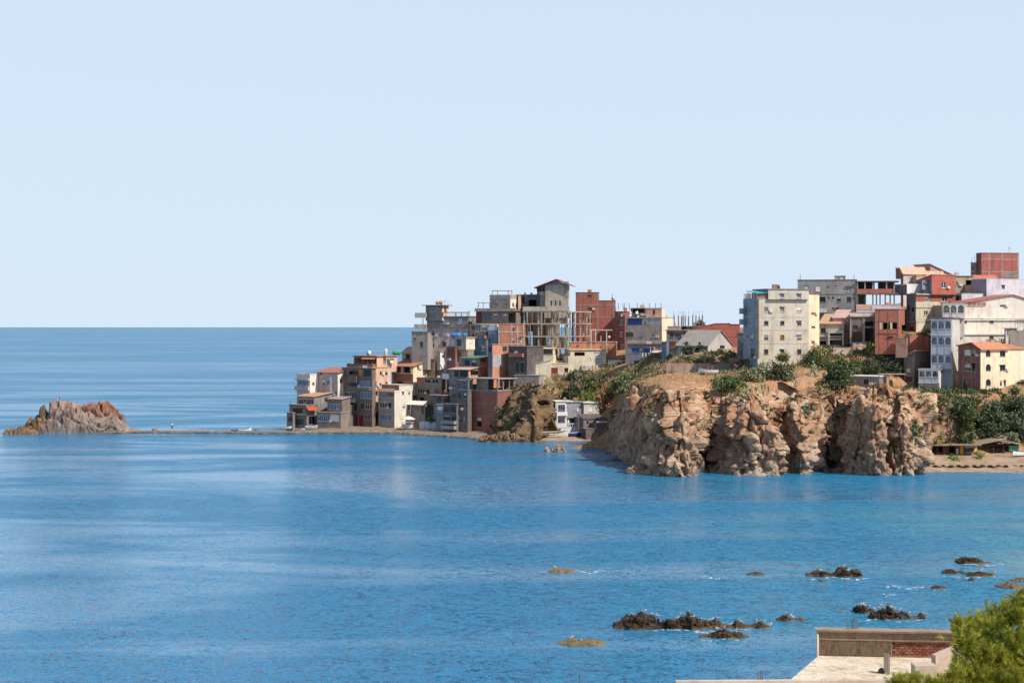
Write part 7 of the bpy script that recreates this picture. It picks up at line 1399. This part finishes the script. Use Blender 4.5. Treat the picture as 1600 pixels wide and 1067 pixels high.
ob = bpy.data.objects.new('dry_grass', leaf_mesh('dry_grass', pts, .14, 'le:a08a58', (0, 0, 0), r_, 1.6, 3.0)); ob['kind'] = 'stuff'; COL.objects.link(ob)
# scrub rooted in the cracks of the cliff
bpy.context.view_layer.update(); DG0 = bpy.context.evaluated_depsgraph_get(); r_ = np.random.default_rng(8); pts = []
for k in range(150):
    px = r_.uniform(985, 1500); py = r_.uniform(608, 700) if r_.random() < .75 else r_.uniform(608, 640); d = Vector(((px - CX) / F, 1, -(py - HY) / F)).normalized(); hit, loc, nn, ix, ob, mm = SC.ray_cast(DG0, Vector((0, 0, EYE)), d)
    if hit and ob.name == 'headland_cliff' and (nn.z > .15 or r_.random() < .25):
        s_ = r_.uniform(.15, .55); q = r_.normal(size=(int(30 + 90 * s_), 3)) * np.array([s_, s_ * .6, s_ * .6]) + np.array(loc) + np.array([0, -.1, s_ * .5]); pts.append(q)
pts = np.concatenate(pts); ob = bpy.data.objects.new('cliff_scrub', leaf_mesh('cliff_scrub', pts, .22, 'le:626543', (0, 0, 0), r_, .4, 1.8)); ob['kind'] = 'stuff'; COL.objects.link(ob)
# ================================================================== near roof and pine
YR = 80.0; ZR = EYE - (1028 - HY) / F * YR
h = thing('flat_roof_house', 'sun-bleached flat roof with crumbling parapet in front of the bay', 'house', tuple(P(1360, 1040, 78)))
def Q(px, py, Y): return P(px, py, Y)
a = Q(1279, 1026, 80); b_ = Q(1560, 1031, 79.4); zroof = a.z
def onz(px, py, z): Y = F * (EYE - z) / (py - HY); p = P(px, py, Y); p.z = z; return p
r0, r1, r2, r3 = onz(1279, 1024, zroof), onz(1560, 1030, zroof), onz(1600, 1090, zroof), onz(1226, 1069, zroof)
rt = NT('old_roof_screed'); on = rt.noise(rt.mapping('Object'), 0.9, 6, .7, .8); o2n = rt.noise(rt.mapping('Object', (1, 2.5, 1)), 3.5, 5, .75, 1.0); o3n = rt.noise(rt.mapping('Object'), 14.0, 3, .7)
rc = rt.ramp(on, [(.32, lin('#a8977f')), (.48, lin('#cfc0a8')), (.68, lin('#ddd0ba'))]); rc = rt.mix(rt.ramp(o2n, [(.54, g01(0)), (.62, g01(.85))]), rc, lin('#6d604f')); rc = rt.mix(.5, rc, rt.ramp(o3n, [(.3, g01(.6)), (.6, g01(1))]), 'MULTIPLY')
rt.set(rc, .95, rt.bump(o2n, .5, .03), .1); ROOFTOP = rt.m
mb = MB(); mb.hexa([r3 - UP * .3, r2 - UP * .3, r1 - UP * .3, r0 - UP * .3], [r3, r2, r1, r0]); part('roof', mb, ROOFTOP, h)
mb = MB(); mb.hexa([r3 - UP * 9, r2 - UP * 9, r1 - UP * 9, r0 - UP * 9], [r3 - UP * .302, r2 - UP * .302, r1 - UP * .302, r0 - UP * .302]); part('wall', mb, 'pl:b7a086', h)
ftop = P(1279, 986, r0.y).z; fr_ = P(1500, 994, r1.y).z
d = (r1 - r0); d.z = 0; L_ = d.length; e = d.normalized(); nrm = Vector((e.y, -e.x, 0))
pf = Face((r0.x, r0.y), (r1.x, r1.y), (nrm.x, nrm.y), zroof, ftop); bu0 = pf.uz(*(1393, 1010))[0] if False else None
view(13)
f = pf; bu0 = f.uz(685, 780)[0]; bu1 = f.uz(1100, 780)[0]; bz0 = f.uz(800, 822)[1]; bz1 = f.uz(800, 722)[1]; bu1 = min(bu1, f.W - .3); bz0 = max(bz0, zroof + .04)
wall_o, _ = wall(h, f, [(bu0, bz0, bu1, bz1, False)], rock_material('parapet_render', ['#7d6652', '#a08770', '#b59d86', '#8d745e'], None, 2.2, bump=.5), 'parapet')
mb = MB(); f.bx(mb, 0, zroof, f.W, ftop - .002, -.45, -.25); part('parapet_back', mb, 'co:97816a', h)
mb = MB(); f.bx(mb, 0, bz0 + .0, bu0 * .98, f.uz(400, 712)[1], .004, .03); part('rough_render', mb, rock_material('rubble_render', ['#6d5846', '#947c66', '#b39b82', '#7d6652'], None, 7.0, bump=1.0), h)
mb = MB(); f.bx(mb, bu0 - .05, bz0 - .05, bu1 + .05, bz1 + .05, -.24, -.13); part('mortar_bed', mb, 'co:b09a86', h)
bw, bh = .215, .105; rows_ = max(1, int((bz1 - bz0) / bh)); bh = (bz1 - bz0) / rows_; cols_ = int((bu1 - bu0) / bw); bw = (bu1 - bu0) / cols_; r_ = random.Random(4); proto = None
for i in range(rows_):
    for j in range(cols_):
        if r_.random() < .015: continue
        u = bu0 + (j + .5) * bw + (bw * .5 if i % 2 else 0); z = bz0 + (i + .5) * bh
        if u + bw * .5 > bu1: continue
        if proto is None:
            mb = MB(); mb.box((0, 0, 0), f.u, -f.n, UP, bw * .455, .06, bh * .42); pm = mb.mesh('brick', 'pt:85503f')
            proto = pm; pm2 = mb.mesh('brick', 'pt:744536'); pm3 = mb.mesh('brick', 'pt:94604c')
        ob = bpy.data.objects.new('brick', r_.choice((proto, pm2, pm3))); ob.parent = wall_o; ob.location = f.pt(u, z, -.10 + r_.uniform(-.012, .012)) - h.location; COL.objects.link(ob)
mb = MB(); mb.hexa([f.pt(-.12, ftop, .14), f.pt(f.W, ftop, .14), f.pt(f.W, ftop, -.6), f.pt(-.12, ftop, -.6)], [f.pt(-.16, ftop + .10, .16), f.pt(f.W, ftop + .08, .16), f.pt(f.W, ftop + .1, -.6), f.pt(-.16, ftop + .1, -.6)]); part('coping', mb, 'co:9a8672', h)
mb = MB(); f.bx(mb, f.uz(400, 705)[0] * 0 + .1, f.uz(400, 712)[1], f.W - .1, f.uz(400, 706)[1], .0, .05); part('ledge', mb, 'co:8a7460', h)
for i, (x, lean) in enumerate(((388, -.12), (407, 0), (416, .01), (429, .0), (444, .02))):
    u = f.uz(x, 615)[0]; mb = MB(); mb.tube([f.pt(u, ftop, -.2), f.pt(u + lean * 1.5, ftop + f.uz(x, 528)[1] - f.uz(x, 618)[1], -.2 - .05 * (i % 2))], .022, 5); part('rebar', mb, 'me:6a5a50', h)
mb = MB(); mb.tube([f.pt(-.05, zroof - .2, .05), f.pt(-.05, ftop - .1, .05)], .06, 6); part('drainpipe', mb, 'pt:d3c9ba', h)
view(0)
for i, (x, y0, y1) in enumerate(((1383.2, 1020, 1051), (1388, 1022, 1053))):
    q = onz(x, y1, zroof); p = P(x, y0, q.y); mb = MB(); mb.aabox(q.x - .055, q.x + .055, q.y - .06, q.y + .06, zroof, p.z); part('post', mb, 'wo:8d8478', h)
q = onz(1381, 1050, zroof); mb = MB(); mb.lathe(q + Vector((-.12, -.1, 0)), [(.16, 0), (.17, .1), (.1, .2), (.02, .24)], 8); part('bag', mb, 'pt:4a423c', h)
# stair wall with sloping top and low block
q0 = onz(1462, 1053, zroof); q1 = onz(1512, 1040, zroof)
z0t = P(1462, 1023, q0.y).z; z1t = P(1508, 1002, q1.y).z; ex = (q1 - q0).normalized(); ny = Vector((-ex.y, ex.x, 0)) * .22
mb = MB(); mb.hexa([q0, q1, q1 + ny, q0 + ny], [Vector((q0.x, q0.y, z0t)), Vector((q1.x, q1.y, z1t)), Vector((q1.x, q1.y, z1t)) + ny, Vector((q0.x, q0.y, z0t)) + ny]); part('stair_wall', mb, 'pl:b39a82', h)
q0 = onz(1430, 1060, zroof); q1 = onz(1462, 1058, zroof); zt = P(1430, 1040, q0.y).z; mb = MB(); mb.aabox(q0.x, q1.x, q0.y, q0.y + .8, zroof, zt); part('low_block', mb, 'pl:b59c84', h)
# the roof of the next house down, only its rim in the frame
q = P(1056, 1064, 70); q2 = P(1420, 1062, 70.5); h2 = thing('flat_roof_house', 'pale rim of a lower roof along the bottom edge with rusty rods', 'house', (q.x + 4, 68, 9))
mb = MB(); mb.hexa([(q.x, 70, 8), (q2.x, 70.5, 8), (q2.x, 70.8, 8), (q.x, 70.3, 8)], [(q.x, 70, q.z), (q2.x, 70.5, q2.z), (q2.x, 70.8, q2.z), (q.x, 70.3, q.z)]); part('parapet', mb, 'pl:c9b196', h2)
mb = MB(); mb.hexa([(q.x, 60, 8), (q2.x, 60.5, 8), (q2.x, 69.95, 8), (q.x, 69.9, 8)], [(q.x, 60, q.z - 1), (q2.x, 60.5, q.z - 1), (q2.x, 70.4, q.z - 1), (q.x, 69.95, q.z - 1)]); part('roof', mb, 'pl:c3ab90', h2)
for x, y in ((1184, 1050), (1188, 1048), (1191, 1049), (1284, 1060), (1289, 1060)): p0 = P(x, 1066, 70.4); mb = MB(); mb.tube([p0 - UP * .2, P(x + .5, y, 70.4)], .014, 4); part('rebar', mb, 'me:6a5040', h2)
p0 = P(905, 1080, 70); mb = MB(); mb.tube([p0 - UP * 3, P(905.5, 1054, 70)], .02, 5)
single('iron_rod', 'thin rusty rod sticking up at the bottom edge of the water', 'rod', mb, 'me:6a5040', (p0.x, 70, p0.z - 3))
# pine
def pine():
    r_ = np.random.default_rng(77); Y0 = 56.0; base = Vector((XY(1575, Y0)[0], Y0 + .5, 10.2)); t = thing('pine_tree', 'bright green pine crown hiding part of the flat roof', 'tree', tuple(base))
    mb = MB(); top = P(1585, 985, Y0 + .5); mb.tube([base, base.lerp(top, .4) + Vector((.15, 0, 0)), top], [.28, .22, .06], 10); part('trunk', mb, 'wo:5a4434', t)
    lobes = [(1532, 985, 36, 30, .0), (1575, 962, 40, 26, .4), (1605, 938, 26, 22, .8), (1512, 1004, 26, 22, -.6), (1545, 1030, 46, 34, -.5), (1592, 1015, 46, 42, 0), (1500, 976, 18, 14, .2), (1615, 990, 36, 40, .6), (1560, 1066, 52, 30, -.9), (1608, 1060, 40, 36, -.4), (1515, 1056, 30, 22, -1.2), (1406, 1064, 16, 9, -2.6), (1428, 1062, 14, 11, -2.6), (1462, 1066, 20, 10, -2.4), (1486, 1060, 18, 16, -2.0), (1498, 1040, 16, 16, -1)]
    Vn = []; cnt = 0; cen = []
    for (px, py, rx, rz, dy) in lobes:
        c = np.array(P(px, py, Y0 + dy)); R_ = np.array([rx, (rx + rz) * .5, rz]) * Y0 / F; nt = int(22 + rx * rz * .15)
        u = r_.normal(size=(nt, 3)); u /= np.linalg.norm(u, axis=1, keepdims=True); rr = r_.uniform(.05, 1.0, (nt, 1)) ** .55
        for k in range(nt):
            p = c + u[k] * rr[k] * R_ * (1 + .25 * r_.normal()); d = u[k] * .7 + np.array([0, -.15, .75]) + r_.normal(size=3) * .35; d /= np.linalg.norm(d); cen.append((p, d))
    brs = [(base.lerp(top, .55), P(px, py, Y0 + dy)) for (px, py, rx, rz, dy) in lobes[::1]]
    for a_, b2 in brs: mb = MB(); mid = a_.lerp(b2, .55) + Vector((0, 0, .12)); mb.tube([a_, mid, b2], [.07, .045, .015], 6); part('branch', mb, 'wo:5a4434', t)
    P_ = np.array([c for c, d in cen]); D_ = np.array([d for c, d in cen]); nn = 60; n = len(P_)
    base_p = np.repeat(P_, nn, 0); dd = np.repeat(D_, nn, 0); along = r_.uniform(-.22, .08, (n * nn, 1)); sp = r_.normal(size=(n * nn, 3)); sp -= dd * (sp * dd).sum(1, keepdims=True); sp /= np.linalg.norm(sp, axis=1, keepdims=True) + 1e-9
    nd = dd * r_.uniform(.5, 1.1, (n * nn, 1)) + sp * .62; nd /= np.linalg.norm(nd, axis=1, keepdims=True); root = base_p + dd * along; L = r_.uniform(.12, .22, (n * nn, 1)); wv = np.cross(nd, r_.normal(size=(n * nn, 3))); wv /= np.linalg.norm(wv, axis=1, keepdims=True) + 1e-9; w = .008
    V = np.stack([root - wv * w, root + wv * w, root + nd * L], 1).reshape(-1, 3) - np.array(t.location); m = n * nn
    me = bpy.data.meshes.new('crown'); me.vertices.add(3 * m); me.vertices.foreach_set('co', V.astype(np.float32).ravel()); me.loops.add(3 * m); me.loops.foreach_set('vertex_index', np.arange(3 * m, dtype=np.int32)); me.polygons.add(m); me.polygons.foreach_set('loop_start', (np.arange(m) * 3).astype(np.int32)); me.update(calc_edges=True); me.validate()
    tt = NT('pine_needles'); nz = tt.noise(tt.mapping('Object'), 1.6, 3); c = tt.ramp(nz, [(0.3, lin('#5f6f22')), (0.5, lin('#929a36')), (0.7, lin('#c2bb52'))]); tt.set(c, .55, None, .3)
    tr = tt.node('ShaderNodeBsdfTranslucent'); tt.l.new(c, tr.inputs[0]); mx = tt.node('ShaderNodeMixShader'); mx.inputs[0].default_value = .22; out = tt.n['Material Output']; tt.l.new(tt.b.outputs[0], mx.inputs[1]); tt.l.new(tr.outputs[0], mx.inputs[2]); tt.l.new(mx.outputs[0], out.inputs[0])
    me.materials.append(tt.m); ob = bpy.data.objects.new('crown', me); ob.parent = t; COL.objects.link(ob)
pine()

# ================================================================== gulls, fisher, foam
def gull_mesh():
    mb = MB(); mats = []
    def ell(c, r, n=8, m=6, tilt=0.0):
        rings = []
        for i in range(m + 1):
            a = math.pi * i / m; rr = max(.02, math.sin(a)); rings.append([(c[0] - math.cos(a) * r[0], c[1] + rr * r[1] * math.cos(2 * math.pi * j / n), c[2] + rr * r[2] * math.sin(2 * math.pi * j / n) - math.cos(a) * tilt) for j in range(n)])
        mb.tube_raw(rings)
    ell((0, 0, .27), (.23, .085, .09), tilt=.05); n0 = len(mb.f); ell((.2, 0, .42), (.065, .05, .055)); mb.tube([(.14, 0, .3), (.19, 0, .40)], [.06, .04], 6); n1 = len(mb.f)
    mb.tube([(.25, 0, .42), (.33, 0, .40)], [.018, .006], 5); n2 = len(mb.f)
    ell((-.06, .07, .31), (.22, .02, .06), tilt=.04); ell((-.06, -.07, .31), (.22, .02, .06), tilt=.04); mb.tube([(-.2, 0, .27), (-.36, 0, .25)], [.05, .02], 5); n3 = len(mb.f)
    for s in (-.03, .03): mb.tube([(.0, s, .2), (.01, s, 0)], .012, 4)
    me = mb.mesh('gull', 'pt:bdbdbc'); me.materials.append(M('pt:85888c')); me.materials.append(M('pt:c9a04a'))
    mi = np.zeros(len(me.polygons), dtype=np.int32); mi[n2:n3] = 1; mi[n1:n2] = 2; mi[n3:] = 2; me.polygons.foreach_set('material_index', mi); me.polygons.foreach_set('use_smooth', np.ones(len(mi), dtype=bool)); return me
GM = gull_mesh(); ORD = ['first', 'second', 'third', 'fourth', 'fifth', 'sixth', 'seventh', 'eighth', 'ninth', 'tenth', 'eleventh', 'twelfth', 'thirteenth', 'fourteenth', 'fifteenth', 'sixteenth', 'seventeenth', 'eighteenth', 'nineteenth', 'twentieth']
bpy.context.view_layer.update(); DG = bpy.context.evaluated_depsgraph_get()
def gulls(k, pts, py, where, lone=None):
    view(k); r_ = random.Random(py * 7)
    Y = F * EYE / (py - HY)
    for i, (x, y) in enumerate(sorted(pts)):
        X = (vx(x) - CX) / F * Y; best = None                     # stand on the rock: drop from above along a short row of depths
        for dy in (.4, .8, 1.2, 1.6, 2.0, 2.4, 2.8):
            hit, loc, nn, ix, ob, mm = SC.ray_cast(DG, Vector((X * (Y + dy) / Y, Y + dy, 6)), Vector((0, 0, -1)))
            if hit and ob.name.startswith('reef') and (best is None or loc.z > best.z): best = loc
        if best is None: best = Vector((X, Y + .6, P(0, vy(y + 12), Y).z)); best.z = max(.02, best.z)
        o = bpy.data.objects.new('gull', GM); o.location = best - UP * .01; o.rotation_euler = (0, 0, r_.choice((0, math.pi)) + r_.uniform(-.7, .7)); s = r_.uniform(.82, 1.0); o.scale = (s, s, s); COL.objects.link(o)
        o['label'] = (lone if lone and len(pts) == 1 else f'{ORD[i]} gull from the left standing on {where}'); o['category'] = 'gull'; o['group'] = 'gulls standing on the reefs'
gulls(12, [(600, 452), (665, 440), (720, 450), (755, 452), (870, 450), (905, 450), (968, 425), (1035, 465), (1060, 465), (1085, 462), (1130, 470), (1200, 480), (1245, 492), (1280, 490), (1360, 497), (1408, 497), (1450, 508), (940, 470)], 984, 'the long dark reef')
gulls(12, [(210, 603), (265, 603)], 1009, 'the flat ochre rock'); gulls(12, [(1125, 543), (1160, 553), (1255, 552)], 997.5, 'the small reef below the long one'); gulls(12, [(112, 160)], 895, '', 'lone gull on the low ochre rock with white wash')
gulls(12, [(1560, 425), (1575, 440), (1600, 440)], 971, 'the tiny pointed rock'); gulls(13, [(460, 465), (475, 468), (495, 465), (520, 470), (565, 485)], 958.5, 'the reef beyond the rebar')
gulls(13, [(600, 525), (620, 530), (655, 525), (685, 492), (697, 488), (730, 522), (795, 522), (910, 525)], 968, 'the knobbly reef with a tail'); gulls(13, [(195, 218), (345, 218), (380, 208), (468, 235)], 902, 'the two-humped reef')
gulls(13, [(1248, 130)], 881, '', 'lone gull on the pointed reef farthest out'); gulls(13, [(1300, 245), (1390, 250)], 901, 'the jagged right half of the broken pair')
# fisher on the spit
view(16)
p = VP(425, 196, 458); p.z = .62; t = thing('person', 'person in pale top and dark trousers standing alone on the spit', 'person', tuple(p))
def skin(name, pts, edges, rad, mat, parent, sub=1):
    me = bpy.data.meshes.new(name); me.from_pydata(pts, edges, []); ob = bpy.data.objects.new(name, me); COL.objects.link(ob); ob.parent = parent; me.materials.append(M(mat))
    md = ob.modifiers.new('skin', 'SKIN'); sv = me.skin_vertices
    if not sv: me.attributes
    bpy.context.view_layer.objects.active = ob
    if not me.skin_vertices: bpy.ops.object.skin_root_mark
    for i, r in enumerate(rad): me.skin_vertices[0].data[i].radius = (r, r)
    ob.modifiers.new('sub', 'SUBSURF').levels = sub; ob.modifiers['sub'].render_levels = sub; return ob
J = [(0, 0, .92), (0, 0, 1.15), (0, 0, 1.40), (0, 0, 1.52), (0, 0, 1.66), (.19, 0, 1.38), (.27, -.04, 1.10), (.30, -.16, .88), (.31, -.2, .80), (-.19, 0, 1.38), (-.28, .02, 1.10), (-.30, -.08, .86), (-.30, -.1, .78), (.10, 0, .88), (.12, -.03, .48), (.13, .02, .08), (.14, -.12, .03), (-.10, 0, .88), (-.12, .0, .48), (-.13, .03, .08), (-.14, -.10, .03)]
E = [(0, 1), (1, 2), (2, 3), (3, 4), (2, 5), (5, 6), (6, 7), (7, 8), (2, 9), (9, 10), (10, 11), (11, 12), (0, 13), (13, 14), (14, 15), (15, 16), (0, 17), (17, 18), (18, 19), (19, 20)]
RD = [.14, .13, .15, .06, .105, .065, .05, .04, .045, .065, .05, .04, .045, .09, .065, .05, .045, .09, .065, .05, .045]
try:
    skin('body', J, E, RD, 'pt:8a5f48', t)
    skin('shirt', J[:3] + [J[5], J[6], J[9], J[10]], [(0, 1), (1, 2), (2, 3), (3, 4), (2, 5), (5, 6)], [.16, .16, .175, .09, .065, .09, .065], 'pt:d8dadc', t)
    skin('trousers', [J[0], J[13], J[14], J[15], J[17], J[18], J[19]], [(0, 1), (1, 2), (2, 3), (0, 4), (4, 5), (5, 6)], [.16, .11, .085, .07, .11, .085, .07], 'pt:2c3038', t)
except Exception as ex:
    print('skin failed', ex)
# foam
ft = NT('sea_foam'); fn = ft.noise(ft.mapping('Object', (1, .6, 1)), 1.6, 5, .7); fa = ft.ramp(fn, [(.50, g01(0)), (.68, g01(.8))]); ft.set((.82, .85, .86), .8); ft.l.new(fa, ft.b.inputs['Alpha'])
def foam(k, x0, x1, y, wid, seed=0):
    view(k); n = 40; V = []; py = vy(y)
    for i in range(n):
        s = i / (n - 1); x = x0 + (x1 - x0) * s; Y = F * EYE / (py - HY) + .8 * math.sin(s * 9 + seed) ; w = wid * (.25 + math.sin(math.pi * s) ** .6) * (.7 + .3 * math.sin(i * 1.3 + seed))
        for j in (-1, 0, 1): Yy = Y + j * w; V.append(((vx(x) - CX) / F * Yy, Yy, .03 if j == 0 else .012))
    FV.append((np.array(V), n))
FV = []
foam(13, 640, 980, 343, 1.1); foam(13, 620, 720, 396, .7, 2); foam(13, 960, 1090, 359, .6, 3); foam(12, 225, 480, 172, .9, 1); foam(12, 575, 630, 187, .9, 4); foam(12, 980, 1175, 210, .8, 5); foam(12, 700, 1400, 541, .8, 6); foam(12, 480, 720, 517, .6, 7)
foam(10, 300, 640, 765, 1.2, 8); foam(10, 1230, 1330, 768, .9, 9); foam(10, 1450, 1560, 770, .9, 1); foam(10, 70, 150, 684, 1.0, 2); foam(15, 880, 1660, 872, 1.2, 3); foam(11, 60, 130, 771, .8, 2); foam(12, 1020, 1330, 596, .5, 3); foam(13, 110, 520, 281, .7, 4); foam(13, 440, 940, 573, .5, 5); foam(13, 1150, 1500, 187, .8, 6); foam(13, 1040, 1430, 274, .7, 7); foam(10, 820, 1300, 768, .6, 4); foam(16, 0, 480, 240, 1.0, 3)
foam(10, 330, 480, 768, .7, 1); foam(10, 560, 800, 770, .7, 5); foam(11, 380, 900, 772, .7, 6); foam(10, 1330, 1420, 770, .7, 2)
allv = []; fcs = []
for Vf, n in FV:
    o_ = len(allv); allv += Vf.tolist()
    for i in range(n - 1):
        for j in (0, 1): q = o_ + i * 3 + j; fcs.append((q, q + 3, q + 4, q + 1))
me = bpy.data.meshes.new('sea_foam'); me.from_pydata(allv, [], fcs); me.materials.append(ft.m); ob = bpy.data.objects.new('sea_foam', me); ob['kind'] = 'stuff'; COL.objects.link(ob)
